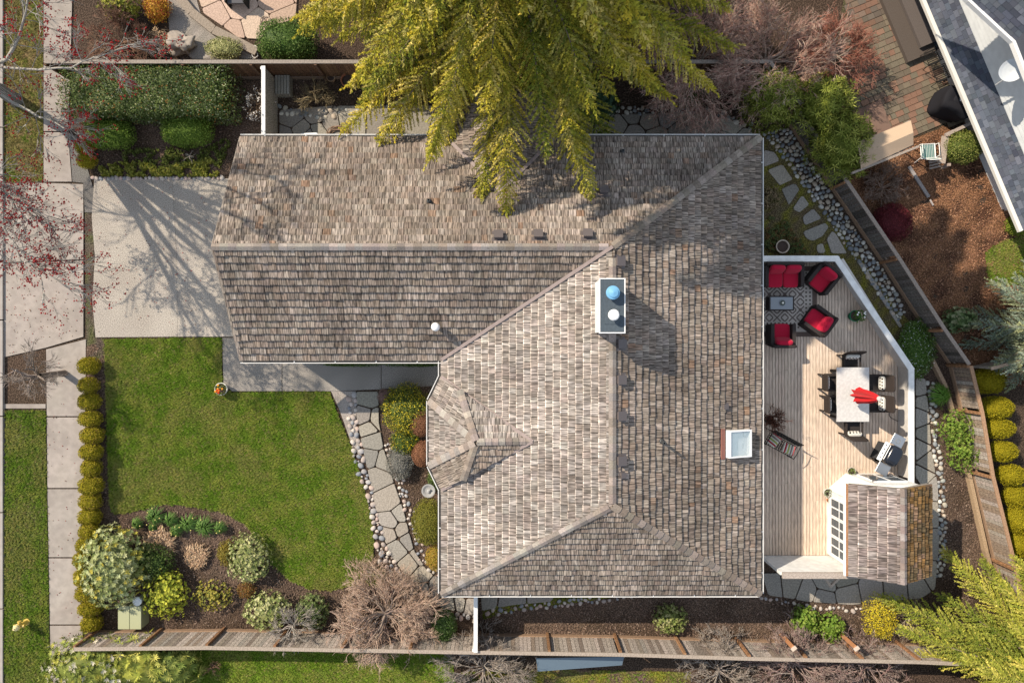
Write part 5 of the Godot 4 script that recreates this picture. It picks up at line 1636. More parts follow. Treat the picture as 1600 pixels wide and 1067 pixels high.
func yard_things(d: Vector3, inn: Vector3) -> void:
	var b := Buf.new()
	# covered barbecue
	var C := thing("covered_barbecue", "barbecue under a black fabric cover by the neighbour's wall", "barbecue", at(1489, 164, 0.5) - Vector3(0, 0.5, 0), -0.45)
	b.shell(spot(Vector3(0, 0.48, 0)), Vector3(0.62, 0.52, 0.52), 0.5, 10, 20, Color(0.018, 0.019, 0.022), lump, 0.34)
	part(b, "cover", M["plain"], C)
	b = Buf.new()
	b.shell(spot(Vector3(0.02, 0.95, 0.02)), Vector3(0.34, 0.14, 0.2), 0.6, 8, 14, Color(0.018, 0.019, 0.022), lump, 0.1)
	part(b, "lid_bulge", M["plain"], C)
	b = Buf.new()
	b.box(Transform3D(Basis(Vector3.UP, 0.4), Vector3(-0.05, 1.11, 0.02)), Vector3(0.1, 0.03, 0.16), Color(0.7, 0.7, 0.7))
	b.box(Transform3D(Basis(Vector3.UP, 0.4), Vector3(-0.03, 1.128, 0.06)), Vector3(0.06, 0.004, 0.05), Color(0.45, 0.03, 0.03))
	part(b, "cover_tag", M["plain"], C)
	# two wrought iron chairs
	for k in 2:
		var W := thing("iron_chair", ["black iron chair beside the stone step on paver patio", "black iron chair beside the covered barbecue"][k], "chair", at(1447 + k * 13, 96 + k * 26, 0.0), -1.15, "black iron patio chairs")
		var dk := Color(0.02, 0.02, 0.022)
		b = Buf.new()
		for i in 7: bar(b, Vector3(-0.21 + i * 0.07, 0.43, -0.2), Vector3(-0.21 + i * 0.07, 0.43, 0.22), 0.03, 0.012, dk)
		b.tube([Vector3(-0.24, 0.43, -0.22), Vector3(-0.24, 0.43, 0.24), Vector3(0.24, 0.43, 0.24), Vector3(0.24, 0.43, -0.22), Vector3(-0.24, 0.43, -0.22)], [0.014, 0.014, 0.014, 0.014, 0.014], 6, dk)
		part(b, "seat", M["plain"], W)
		b = Buf.new()
		for i in 9: bar(b, Vector3(-0.22 + i * 0.055, 0.43, -0.22), Vector3(-0.26 + i * 0.065, 0.92 - 0.08 * absf(i - 4) / 4, -0.34), 0.016, 0.016, dk)
		b.tube([Vector3(-0.27, 0.82, -0.33), Vector3(-0.14, 0.91, -0.35), Vector3(0, 0.94, -0.355), Vector3(0.14, 0.91, -0.35), Vector3(0.27, 0.82, -0.33)], [0.016, 0.016, 0.016, 0.016, 0.016], 6, dk)
		part(b, "backrest", M["plain"], W)
		for sx in [-1, 1]:
			for sz in [-1, 1]:
				b = Buf.new()
				b.tube([Vector3(sx * 0.23, 0.43, sz * 0.22), Vector3(sx * 0.26, 0, sz * 0.26)], [0.014, 0.014], 6, dk)
				part(b, "leg", M["plain"], W)
			b = Buf.new()
			b.tube([Vector3(sx * 0.25, 0.66, -0.28), Vector3(sx * 0.28, 0.66, 0.1), Vector3(sx * 0.27, 0.43, 0.22)], [0.014, 0.014, 0.014], 6, dk)
			part(b, "arm", M["plain"], W)
	# tan swing canopy on its timber beam
	var T := thing("swing_canopy", "tan fabric canopy of a garden swing beside the green hedge", "canopy")
	var q := [at(1340, 222, 1.9), at(1424, 188, 1.9), at(1428, 207, 2.05), at(1344, 244, 2.05), at(1428, 226, 1.85), at(1346, 264, 1.85)]
	b = Buf.new()
	b.quad(q[0], q[3], q[2], q[1], Color(0.5, 0.37, 0.26))
	b.quad(q[3], q[5], q[4], q[2], Color(0.47, 0.345, 0.24))
	b.quad(q[0], q[1], q[1] - Vector3(0, 0.1, 0), q[0] - Vector3(0, 0.1, 0), Color(0.5, 0.37, 0.26))
	b.quad(q[1], q[4], q[4] - Vector3(0, 0.1, 0), q[1] - Vector3(0, 0.1, 0), Color(0.5, 0.37, 0.26))
	part(b, "fabric", M["cloth"], T)
	bar_part("beam", T, M["timber"], q[5] + Vector3(-0.3, -0.05, 0.14), q[4] + Vector3(0.2, -0.05, 0.05), 0.08, 0.1, Vector3.UP, Color(0.32, 0.27, 0.23))
	for k in [q[0], q[1], q[4], q[5]]:
		var p: Vector3 = k
		b = Buf.new()
		b.tube([p - Vector3(0, 0.03, 0), Vector3(p.x, 0, p.z)], [0.03, 0.03], 8, Color(0.3, 0.28, 0.26))
		part(b, "post", M["plain"], T)
	var sw := Buf.new()
	var mid: Vector3 = (q[0] + q[4]) * 0.5
	sw.box(Transform3D(Basis(Vector3.UP, atan2(-(q[1] - q[0]).z, (q[1] - q[0]).x)), Vector3(mid.x, 0.45, mid.z)), Vector3(1.4, 0.08, 0.5), Color(0.4, 0.3, 0.22))
	part(sw, "seat", M["cloth"], T)
	var mt := thing("patio_mat", "flat brown mat on the paver patio behind the tan canopy", "mat")
	b = Buf.new()
	b.prism(outline([1332, 178, 1376, 155, 1394, 205, 1350, 232]), 0.04, 0.055, 0.004, Color(0.2, 0.13, 0.105))
	part(b, "weave", M["cloth"], mt)
	# white framed chair with teal mesh
	var A := thing("garden_chair", "white framed garden chair with teal mesh seat on bark", "chair", at(1450, 237, 0.4) - Vector3(0, 0.4, 0), PI + 0.06)
	var wh := Color(0.72, 0.72, 0.7)
	b = Buf.new()
	b.prism(PackedVector2Array([Vector2(-0.25, -0.24), Vector2(0.25, -0.24), Vector2(0.25, 0.26), Vector2(-0.25, 0.26)]), 0.41, 0.425, 0.0, Color(0.09, 0.2, 0.19))
	part(b, "seat", M["cloth"], A)
	b = Buf.new()
	b.quad(Vector3(-0.24, 0.45, -0.26), Vector3(0.24, 0.45, -0.26), Vector3(0.2, 0.9, -0.42), Vector3(-0.2, 0.9, -0.42), Color(0.09, 0.19, 0.18))
	part(b, "backrest", M["cloth"], A)
	b = Buf.new()
	b.tube([Vector3(-0.27, 0.43, 0.28), Vector3(-0.27, 0.44, -0.26), Vector3(-0.22, 0.86, -0.4), Vector3(-0.12, 0.93, -0.43), Vector3(0.12, 0.93, -0.43), Vector3(0.22, 0.86, -0.4), Vector3(0.27, 0.44, -0.26), Vector3(0.27, 0.43, 0.28), Vector3(-0.27, 0.43, 0.28)], [0.018, 0.018, 0.018, 0.018, 0.018, 0.018, 0.018, 0.018, 0.018], 7, wh)
	b.tube([Vector3(-0.27, 0.445, -0.25), Vector3(0.27, 0.445, -0.25)], [0.016, 0.016], 6, wh)
	for i in 9:
		bar(b, Vector3(-0.24 + i * 0.06, 0.43, -0.24), Vector3(-0.24 + i * 0.06, 0.43, 0.26), 0.008, 0.006, wh)
	part(b, "frame", M["gloss"], A)
	for s in [-1, 1]:
		b = Buf.new()
		b.tube([Vector3(s * 0.29, 0, 0.28), Vector3(s * 0.31, 0.62, 0.24), Vector3(s * 0.31, 0.64, -0.2), Vector3(s * 0.28, 0, -0.3)], [0.018, 0.018, 0.018, 0.018], 7, wh)
		part(b, "arm", M["gloss"], A)
	# small weathered planter steps and the low rails beside them
	var L := thing("plank_bench", "weathered grey plank bench beside the round green shrub", "bench")
	bar_part("seat_plank", L, M["timber"], at(1472, 255, 0.5), at(1478, 213, 0.5), 0.26, 0.05, Vector3.UP, Color(0.4, 0.33, 0.28))
	for k in 4:
		bar_part("slat", L, M["timber"], at(1453, 250 + k * 4.5, 0.2), at(1470, 246 + k * 4.5, 0.2), 0.06, 0.03, Vector3.UP, Color(0.4, 0.34, 0.3))
	for k in [[1472, 262], [1479, 214]]:
		bar_part("leg", L, M["timber"], at(k[0], k[1], 0.0), at(k[0], k[1], 0.0) + Vector3(0, 0.48, 0), 0.1, 0.1, Vector3.UP, Color(0.38, 0.3, 0.26))
	var rl := thing("timber_rail", "grey timber rail between the plank bench and neighbour's wall", "rail")
	bar_part("rail", rl, M["timber"], at(1478, 211, 0.55), at(1523, 190, 0.55), 0.12, 0.08, Vector3.UP, Color(0.4, 0.34, 0.3))
	bar_part("post", rl, M["timber"], at(1478, 211, 0.0), at(1478, 211, 0.0) + Vector3(0, 0.5, 0), 0.1, 0.1, Vector3.UP, Color(0.38, 0.3, 0.26))
	bar_part("post", rl, M["timber"], at(1521, 191, 0.0), at(1521, 191, 0.0) + Vector3(0, 0.5, 0), 0.1, 0.1, Vector3.UP, Color(0.38, 0.3, 0.26))
	var lg := thing("fallen_plank", "split grey plank lying on the red bark", "plank")
	bar_part("plank", lg, M["timber"], at(1421, 260, 0.06), at(1452, 308, 0.06), 0.12, 0.05, Vector3.UP, Color(0.33, 0.3, 0.29))
	bar_part("splinter", lg, M["timber"], at(1454, 312, 0.05), at(1459, 321, 0.05), 0.06, 0.03, Vector3.UP, Color(0.4, 0.36, 0.34))
	# low dark corrugated roof below the long fence
	var K := thing("lean_to_roof", "low blue grey ribbed lean-to roof against the long fence", "lean-to")
	var k0 := [at(838, 1029, 1.0), at(975, 1027, 1.0), at(972, 1038, 0.8), at(840, 1048, 0.8)]
	for i in 11:
		var p0: Vector3 = k0[0].lerp(k0[3], i / 10.0)
		var p1: Vector3 = k0[1].lerp(k0[2], i / 10.0)
		bar_part("rib", K, M["gloss"], p0, p1, 0.045, 0.035, Vector3.UP, Color(0.1, 0.14, 0.18))
	for k in 4:
		var p: Vector3 = k0[k]
		bar_part("post", K, M["timber"], Vector3(p.x, 0, p.z), p - Vector3(0, 0.02, 0), 0.07, 0.07, Vector3.UP, Color(0.3, 0.25, 0.2))

func rdir() -> Vector3:
	var y := rnd(-1, 1)
	var a := rnd(0, TAU)
	var s := sqrt(1 - y * y)
	return Vector3(s * cos(a), y, s * sin(a))

func twig(b: Buf, o: Vector3, dir: Vector3, l: float, rad: float, depth: int, cols: Array, spread: float, droop := 0.0, kids := 3, tips: Array = []) -> void:
	var mid := o + dir * l * 0.5 + rdir() * l * 0.06
	var d2 := (dir + rdir() * 0.28 + Vector3(0, -droop, 0)).normalized()
	var end := mid + d2 * l * 0.5
	if depth <= 0:
		b.tube([o, end], [rad, rad * 0.5], 3, pick(cols, 0.18))
		tips.append(end)
		return
	b.tube([o, mid, end], [rad, rad * 0.8, rad * 0.55], 3, pick(cols, 0.18))
	for k in kids:
		var t := rnd(0.35, 1.0)
		var p := o.lerp(mid, t * 2) if t < 0.5 else mid.lerp(end, t * 2 - 1)
		twig(b, p, (d2 + rdir() * spread + Vector3(0, -droop * 0.5, 0)).normalized(), l * rnd(0.5, 0.85), maxf(rad * 0.7, 0.0065), depth - 1, cols, spread, droop, kids, tips)

func crown(b: Buf, c: Vector3, r: Vector3, n: int, ll: float, lw: float, cols: Array, o := {}) -> void:
	var e: float = o.get("boxy", 1.0)
	var amp: float = o.get("amp", 0.18)
	var freq: float = o.get("freq", 90.0)
	var ros: int = o.get("rosette", 0)
	var up: float = o.get("up", 0.2)
	var deep: float = o.get("deep", 0.3)
	var accent: Array = o.get("accent", [])
	var share: float = o.get("share", 0.1)
	var off := Vector3(rnd(0, 900), rnd(0, 900), rnd(0, 900))
	var i := 0
	while i < n:
		var d := rdir()
		if d.y < -0.45: continue
		var s := Vector3(signf(d.x) * pow(absf(d.x), e), signf(d.y) * pow(absf(d.y), e), signf(d.z) * pow(absf(d.z), e))
		if e < 0.3:   # clipped block: spread evenly over its faces
			var pickf := rnd() * (r.x * r.z + r.y * r.z + r.x * r.y)
			s = Vector3(rnd(-1, 1), rnd(-1, 1), rnd(-1, 1))
			if pickf < r.x * r.z: s.y = 1.0
			elif pickf < r.x * r.z + r.y * r.z: s.x = signf(s.x)
			else: s.z = signf(s.z)
			var over := Vector3(maxf(0, absf(s.x) - 1 + 0.18 / r.x), maxf(0, absf(s.y) - 1 + 0.18 / r.y), maxf(0, absf(s.z) - 1 + 0.18 / r.z)) * r
			var ex := maxf(0.0, over.length() - 0.18)
			s -= Vector3(signf(s.x) * over.x / r.x, signf(s.y) * over.y / r.y, signf(s.z) * over.z / r.z) * (ex / maxf(over.length(), 0.001))
		var k := 1.0 + amp * lump.get_noise_3dv(s * freq + off)
		var pos := c + s * r * k * (1.0 - deep * pow(rnd(), 2.0))
		var nor := (s / r).normalized()
		if e < 0.3: nor = Vector3(pow(s.x, 9), pow(s.y, 9), pow(s.z, 9)).normalized()
		var col: Color = pick(cols, 0.18) * 1.15
		if accent.size() and rnd() < share: col = pick(accent, 0.15)
		if ros > 0:
			var t := nor.cross(rdir()).normalized()
			var ax := (nor + rdir() * 0.5).normalized()
			t = (t - ax * t.dot(ax)).normalized()
			for j in ros:
				var dj := t.rotated(ax, TAU * j / ros + rnd(-0.2, 0.2))
				dj = (dj + ax * rnd(0.15, 0.7)).normalized()
				b.leaf(pos, dj, dj.cross(ax).normalized(), ll * rnd(0.7, 1.15), lw, tone(col, 0.08))
			i += ros
		else:
			var dj := (nor * 0.45 + rdir() * 0.9 + Vector3(0, up, 0)).normalized()
			var side := dj.cross(nor + rdir() * 0.5).normalized()
			b.leaf(pos, dj, side, ll * rnd(0.7, 1.25), lw * rnd(0.8, 1.2), col)
			i += 1

func bush_in(parent: Node3D, c: Vector3, r: Vector3, n: int, ll: float, lw: float, cols: Array, o := {}) -> void:
	var b := Buf.new()
	crown(b, c, r, n, ll, lw, cols, o)
	part(b, "foliage", M["leaf"], parent)

func shrub(called: String, label: String, group: String, px: float, py: float, rx: float, ry: float, h: float, ll: float, lw: float, cols: Array, o := {}) -> Node3D:
	var hc := h * 0.52
	var p := at(px, py, hc)
	var k := (CAM_H - hc) / FOCAL
	var r := Vector3(rx * k, h * 0.5, ry * k)
	var t := thing(called, label, o.get("cat", "shrub"), Vector3(p.x, 0, p.z), o.get("turn", 0.0), group)
	var b := Buf.new()
	var c := Vector3(0, hc, 0)
	var n := int(o.get("cover", 1.15) * 3.4 * (r.x * r.z + r.x * r.y + r.y * r.z) / (ll * lw * 0.5))
	if o.get("core", 0.74) > 0:
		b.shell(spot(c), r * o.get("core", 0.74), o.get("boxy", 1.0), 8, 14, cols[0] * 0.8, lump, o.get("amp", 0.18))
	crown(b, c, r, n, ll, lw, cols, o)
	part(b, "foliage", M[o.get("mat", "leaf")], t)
	var w := Buf.new()
	for i in 3: w.tube([Vector3(rnd(-0.05, 0.05), -0.02, rnd(-0.05, 0.05)), Vector3(rnd(-0.4, 0.4) * r.x, hc * 0.7, rnd(-0.4, 0.4) * r.z)], [0.025, 0.012], 5, Color(0.12, 0.09, 0.07))
	part(w, "stem", M["wood_limb"], t)
	return t

func tuft(called: String, label: String, group: String, px: float, py: float, r: float, h: float, n: int, cols: Array, flower := Color(0, 0, 0, 0), cat := "plant") -> void:
	# arching strap leaves from one crown
	var p := at(px, py, 0.0)
	var t := thing(called, label, cat, p, 0.0, group)
	var b := Buf.new()
	var R := r * CAM_H / FOCAL
	for i in n:
		var a := rnd(0, TAU)
		var lean := pow(rnd(), 0.7)
		var d := Vector3(cos(a), 0, sin(a))
		var o := d * R * 0.2 * rnd()
		if cols[0].r > cols[0].g:   # dead grass lies tangled
			var a2 := rnd(0, TAU)
			o = Vector3(cos(a2), 0, sin(a2)) * R * 0.8 * sqrt(rnd())
		var c := pick(cols, 0.2)
		var sp := 0.5 if cols[0].r > cols[0].g else 1.0
		var mid := o + d * R * 0.45 * lean * sp + Vector3(0, h * rnd(0.7, 1.0) * sqrt(sp), 0)
		var end := o + d * R * (0.35 + 0.8 * lean) * sp + Vector3(0, h * (1.0 - lean * 0.75) * sqrt(sp), 0)
		var s := d.cross(Vector3.UP) * rnd(0.012, 0.02)
		b.quad(o - s, o + s, mid + s, mid - s, c)
		b.tri(mid - s, mid + s, end, c)
	part(b, "leaves", M["leaf"], t)
	if flower.a > 0:
		var f := Buf.new()
		for i in int(3 + rnd() * 4): f.shell(spot(Vector3(rnd(-R, R) * 0.8, h * rnd(0.7, 1.0), rnd(-R, R) * 0.8)), Vector3(0.026, 0.018, 0.026), 1.0, 4, 7, flower)
		part(f, "blossom", M["plain"], t)

func twiggy(called: String, label: String, group: String, px: float, py: float, r: float, h: float, limbs: int, depth: int, cols: Array, o := {}) -> Node3D:
	# leafless bush or small tree: limbs from a short trunk, thinning out into twigs
	var hc := h * 0.7
	var p := at(px, py, hc)
	var R := r * (CAM_H - hc) / FOCAL
	var t := thing(called, label, o.get("cat", "shrub"), Vector3(p.x, 0, p.z), 0.0, group)
	var b := Buf.new()
	var w := Buf.new()
	var tips := []
	var fork: float = o.get("fork", 0.25) * h
	w.tube([Vector3(0, -0.05, 0), Vector3(rnd(-0.05, 0.05), fork, rnd(-0.05, 0.05))], [o.get("thick", 0.05) * 1.3, o.get("thick", 0.05)], 7, o.get("bark", cols[0]))
	for i in limbs:
		var a := i * 2.4 + rnd(-0.3, 0.3)
		var flat: float = rnd(o.get("lo", 0.3), o.get("hi", 1.3))
		var d := Vector3(cos(a), flat, sin(a)).normalized()
		var l: float = R * o.get("reach", 0.55) * rnd(0.8, 1.15)
		var th: float = o.get("thick", 0.05) * 0.5
		var lp := [Vector3(0, fork, 0)]
		var lr := [th]
		var hd := d
		for k in 6:
			hd = (hd + rdir() * 0.42).normalized()
			lp.append(lp[-1] + hd * l / 6.0)
			lr.append(lerpf(th, th * 0.3, (k + 1) / 6.0))
		w.tube(lp, lr, 5, tone(o.get("bark", cols[0]), 0.15))
		for k in o.get("start", 3):
			var q: Vector3 = lp[1 + rng.randi() % 6]
			twig(b, q, (Vector3(cos(a), rnd(-0.1, 0.5), sin(a)) + rdir() * 0.5).normalized(), R * o.get("twig", 0.34) * rnd(0.7, 1.2), o.get("rad", 0.013), depth, cols, o.get("spread", 0.65), o.get("droop", 0.08), o.get("kids", 3), tips)
	part(w, "trunk", M["wood_limb"], t)
	part(b, "twigs", M["wood_limb"], t)
	if o.has("buds"):
		var f := Buf.new()
		for q in tips:
			if rnd() < o.get("bud_share", 0.5): f.bead(q, rnd(0.015, 0.03), pick(o.buds, 0.15))
		part(f, "buds", M["leaf_matt"], t)
	return t

func cedar(called: String, label: String, base: Vector3, high: float, reach: float, count: int, inner: Array, outer: Array, opt := {}) -> void:
	var t := thing(called, label, "tree", base)
	var w := Buf.new()
	var f := Buf.new()
	w.tube([Vector3(0, -0.1, 0), Vector3(0, high * 0.4, 0), Vector3(0, high * 0.97, 0)], [0.3, 0.2, 0.03], 10, Color(0.17, 0.13, 0.1))
	var low: float = opt.get("low", 0.14)
	for i in count:
		var k := pow(float(i) / count, 1.22)
		var y := high * lerpf(low, 0.98, k)
		var l: float = (reach * pow(1.0 - k, opt.get("taper", 0.75)) + 0.35) * (rnd(0.74, 1.1) if i % 6 else rnd(0.35, 0.65))
		var a := i * 2.399 + rnd(-0.25, 0.25)
		var d := Vector3(cos(a), 0, sin(a))
		var rise := rnd(0.1, 0.35)
		var sag := rnd(0.2, 0.42)
		var curve := func(s: float) -> Vector3: return Vector3(0, y, 0) + d * l * s + Vector3(0, l * (rise * s - sag * s * s), 0)
		w.tube([curve.call(0.0), curve.call(0.35), curve.call(0.7), curve.call(1.0)], [0.02 + l * 0.011, 0.014 + l * 0.007, 0.016, 0.006], 5, tone(Color(0.24, 0.19, 0.15), 0.15))
		var young := rnd(0.2, 1.05)    # how much of this bough is new golden growth
		var up: float = y / high
		var fine: int = 0 if up < opt.get("fine", 0.5) else (1 if up < opt.get("fine", 0.5) + 0.13 else 2)
		var nd: float = opt.get("needle", 1.0)
		var s := 0.14
		var tilt := rnd(-0.35, -0.1)
		while s < 1.0:
			var o: Vector3 = curve.call(s)
			var fw: Vector3 = (curve.call(minf(s + 0.05, 1.0)) - curve.call(s - 0.05)).normalized()
			for sd in [-1, 1]:
				var side: Vector3 = fw.cross(Vector3.UP).normalized() * sd
				var bl: float = (0.3 * pow(l, 0.7) * pow(1.0 - s, 0.6) * minf(1.0, s * 3.0) + 0.16) * rnd(0.75, 1.25)
				var bd: Vector3 = (side * rnd(0.6, 0.85) + fw * rnd(0.6, 0.85) + Vector3(0, tilt + rnd(-0.2, 0.15), 0)).normalized()
				spray(f, o, bd, bl, inner, outer, clampf(young * 0.85 + s * 0.3 - 0.15 + rnd(-0.25, 0.25), 0, 1), nd, fine)
			if rnd() < 0.5: spray(f, o, (fw + Vector3(0, rnd(-0.6, 0.4), 0) + rdir() * 0.4).normalized(), 0.22 + 0.05 * l, inner, outer, clampf(young * 0.8 + s * 0.3 - 0.15, 0, 1), nd, fine)
			s += [0.12, 0.17, 0.17][fine] / maxf(l, 0.6)
		spray(f, curve.call(0.95), (curve.call(1.0) - curve.call(0.9)).normalized(), 0.4, inner, outer, young, nd, fine)
	part(w, "trunk", M["wood_limb"], t)
	part(f, "crown", M["needle"], t)

func spray(f: Buf, o: Vector3, d: Vector3, l: float, inner: Array, outer: Array, gold: float, nd := 1.0, fine := 0) -> void:
	# a drooping side shoot like a bottle brush, its needles standing all round
	var end := o + d * l + Vector3(0, -0.16 * l, 0)
	var step: float = [0.04, 0.085, 0.11][fine] * nd
	var n := int(l / step) + 2
	var old: Color = pick(inner, 0.2)
	var young: Color = pick(outer, 0.14)
	var side := d.cross(Vector3.UP).normalized()
	var top := side.cross(d)
	for i in n:
		var t := float(i) / n
		var p := o.lerp(end, t) + Vector3(0, 0.08 * l * t * (1 - t) * 4, 0)
		var c := tone(old.lerp(young, clampf(gold + t * 0.3 - 0.15 + rnd(-0.2, 0.2), 0, 1)), 0.14)
		for k in 3:
			var a := rnd(0, TAU)
			var e := (d * rnd(0.4, 0.9) + side * cos(a) * 0.8 + top * sin(a) * 0.6).normalized()
			f.needle(p, e, e.cross(rdir()).normalized(), [0.095, 0.14, 0.3][fine] * rnd(0.75, 1.25) * nd * (1.0 - 0.35 * t), [0.042, 0.085, 0.22][fine] * nd, c)

func trees() -> void:
	# the golden deodar behind the house
	cedar("golden_conifer", "large golden green conifer overhanging the roof", at(800, 48), 19.0, 7.2, 250, [Color(0.12, 0.16, 0.022), Color(0.16, 0.2, 0.03), Color(0.09, 0.13, 0.024)], [Color(0.52, 0.42, 0.045), Color(0.58, 0.47, 0.08), Color(0.43, 0.38, 0.045), Color(0.64, 0.52, 0.16)], {"low": 0.15, "taper": 0.62, "fine": 0.52})
	cedar("golden_conifer", "golden green conifer spreading over the lower fence corner", at(1598, 1020), 7.5, 5.5, 135, [Color(0.11, 0.15, 0.024), Color(0.15, 0.19, 0.034)], [Color(0.4, 0.38, 0.06), Color(0.5, 0.45, 0.1), Color(0.32, 0.33, 0.05)], {"low": 0.12, "taper": 0.6, "fine": 0.8})
	cedar("blue_conifer", "silvery blue green conifer beyond the dark fence", at(1600, 520), 4.2, 2.3, 75, [Color(0.14, 0.18, 0.13), Color(0.19, 0.235, 0.18), Color(0.11, 0.15, 0.1)], [Color(0.27, 0.31, 0.24), Color(0.3, 0.31, 0.16), Color(0.23, 0.28, 0.22)], {"low": 0.12, "needle": 0.9, "taper": 0.6, "fine": 1.0})
	# bare street tree with red buds; its high limbs throw the stripes on the driveway
	var T := thing("street_tree", "bare grey barked street tree with red spring buds", "tree")
	var w := Buf.new()
	var b := Buf.new()
	var tips := []
	var bark := Color(0.5, 0.47, 0.42)
	var base := at(26, 158)
	var fork := base + Vector3(-0.35, 2.3, -0.5)
	w.tube([base - Vector3(0, 0.1, 0), base + Vector3(-0.1, 1.2, -0.2), fork], [0.27, 0.22, 0.19], 10, Color(0.26, 0.245, 0.22))
	var limbs := [
		[fork, Vector3(-19.0, 4.5, -9.4), Vector3(-18.3, 6.8, -9.0), Vector3(-17.6, 9.0, -8.6), 0.2],
		[fork, Vector3(-18.9, 4.6, -8.8), Vector3(-18.0, 6.8, -7.6), Vector3(-17.2, 8.6, -6.2), 0.19],
		[fork, Vector3(-19.6, 4.8, -9.2), Vector3(-19.6, 7.2, -7.8), Vector3(-19.4, 9.6, -6.6), 0.18],
		[fork, Vector3(-19.0, 4.0, -8.8), Vector3(-18.9, 5.6, -6.6), Vector3(-18.6, 6.8, -4.6), 0.16],
		[fork, Vector3(-19.6, 4.6, -10.0), Vector3(-19.0, 7.0, -10.6), Vector3(-18.2, 9.2, -11.4), 0.18],
		[fork, Vector3(-20.2, 4.4, -10.4), Vector3(-21.0, 7.0, -10.8), Vector3(-21.6, 9.5, -10.6), 0.13],
		[fork, Vector3(-18.7, 4.4, -9.2), Vector3(-17.4, 6.0, -8.8), Vector3(-16.3, 7.2, -8.6), 0.1],
		[fork, Vector3(-19.2, 4.8, -8.6), Vector3(-18.8, 7.4, -6.9), Vector3(-18.4, 9.6, -5.6), 0.1],
		[fork, Vector3(-19.0, 4.9, -9.2), Vector3(-18.0, 7.8, -8.2), Vector3(-17.3, 10.2, -7.2), 0.1],
		[fork, Vector3(-18.9, 6.0, -10.0), Vector3(-17.6, 9.6, -10.4), Vector3(-16.2, 12.6, -10.4), 0.14],
		[fork, Vector3(-19.4, 6.4, -10.6), Vector3(-18.4, 10.2, -11.4), Vector3(-17.0, 13.2, -12.2), 0.14],
		[fork, Vector3(-18.6, 6.2, -9.4), Vector3(-17.2, 9.8, -9.2), Vector3(-15.4, 12.2, -9.2), 0.13],
		[base + Vector3(-0.25, 1.7, -0.3), at(45, 176, 2.9), at(68, 184, 3.3), at(108, 205, 3.7), 0.065],
		[base + Vector3(-0.3, 2.0, -0.4), at(10, 90, 3.4), at(35, 40, 4.2), at(48, -20, 5.0), 0.08],
		[fork, at(60, 110, 3.8), at(130, 98, 4.2), at(210, 70, 4.4), 0.05],
		[fork, at(-30, 260, 4.2), at(10, 370, 4.7), at(95, 440, 4.8), 0.06],
		[fork, at(-40, 230, 3.9), at(-5, 290, 4.3), at(75, 340, 4.4), 0.05],
	]
	for i in limbs.size():
		var L: Array = limbs[i]
		var p := [L[0], L[1], L[2], L[3]]
		var pts := []
		var rad := []
		for k in 10:
			var s := k / 9.0 * 3.0
			var j := mini(int(s), 2)
			var q: Vector3 = p[j].cubic_interpolate(p[j + 1], p[maxi(j - 1, 0)], p[mini(j + 2, 3)], s - j)
			pts.append(q + rdir() * 0.05)
			rad.append(lerpf(L[4], L[4] * 0.22, k / 9.0))
		w.tube(pts, rad, 7, tone(bark, 0.1))
		var high_limb := i < 12
		var many := 6 if i < 9 else (22 if high_limb else (34 if i > 14 else 16))
		for k in many:
			var s := rnd(0.3, 1.0) * 8.9
			var q: Vector3 = pts[int(s)].lerp(pts[int(s) + 1], s - int(s))
			var fw: Vector3 = (pts[int(s) + 1] - pts[int(s)]).normalized()
			twig(b, q, (fw * 0.8 + rdir() * 0.8 + Vector3(0, -0.1, 0)).normalized(), rnd(0.9, 1.7) if high_limb else rnd(0.5, 1.0), 0.032 if high_limb else 0.016, 2 if high_limb else 3, [bark, Color(0.62, 0.59, 0.54), Color(0.42, 0.38, 0.35)], 0.55, 0.04, 3, tips)
	part(w, "trunk", M["wood_limb"], T)
	part(b, "twigs", M["wood_limb"], T)
	var f := Buf.new()
	for q in tips:
		if rnd() < 0.75:
			for k in 2: f.bead(q + rdir() * 0.05, rnd(0.021, 0.036), pick([Color(0.3, 0.018, 0.02), Color(0.38, 0.03, 0.03), Color(0.22, 0.02, 0.025)]))
	part(f, "buds", M["leaf_matt"], T)
	# young bare tree at the street edge
	twiggy("young_street_tree", "small bare tree in the mulch square beside sidewalk", "", 2, 590, 36, 4.6, 9, 3, [Color(0.3, 0.25, 0.22), Color(0.38, 0.32, 0.28)], {"cat": "tree", "thick": 0.1, "fork": 0.32, "lo": 0.9, "hi": 2.6, "reach": 1.1, "rad": 0.014, "twig": 0.5, "kids": 3})
	# leafless maples behind the upper right corner
	var pink := [Color(0.66, 0.41, 0.33), Color(0.72, 0.5, 0.41), Color(0.6, 0.33, 0.27), Color(0.74, 0.58, 0.46)]
	var opt := {"cat": "tree", "thick": 0.09, "reach": 0.62, "lo": 0.15, "hi": 0.8, "start": 8, "bark": Color(0.36, 0.28, 0.23), "twig": 0.36, "droop": 0.05}
	twiggy("bare_maple", "wide leafless reddish maple next to the golden conifer", "leafless reddish maples beyond the fence", 1105, 70, 95, 4.0, 15, 4, pink, opt)
	twiggy("bare_maple", "wide leafless pinkish maple behind the round bamboo shrub", "leafless reddish maples beyond the fence", 1225, 62, 95, 4.0, 15, 4, pink, opt)
	twiggy("bare_maple", "leafless red twigged maple at the paver patio edge", "leafless reddish maples beyond the fence", 1330, 62, 62, 3.0, 12, 4, [Color(0.48, 0.18, 0.13), Color(0.55, 0.24, 0.17), Color(0.45, 0.27, 0.2)], opt)
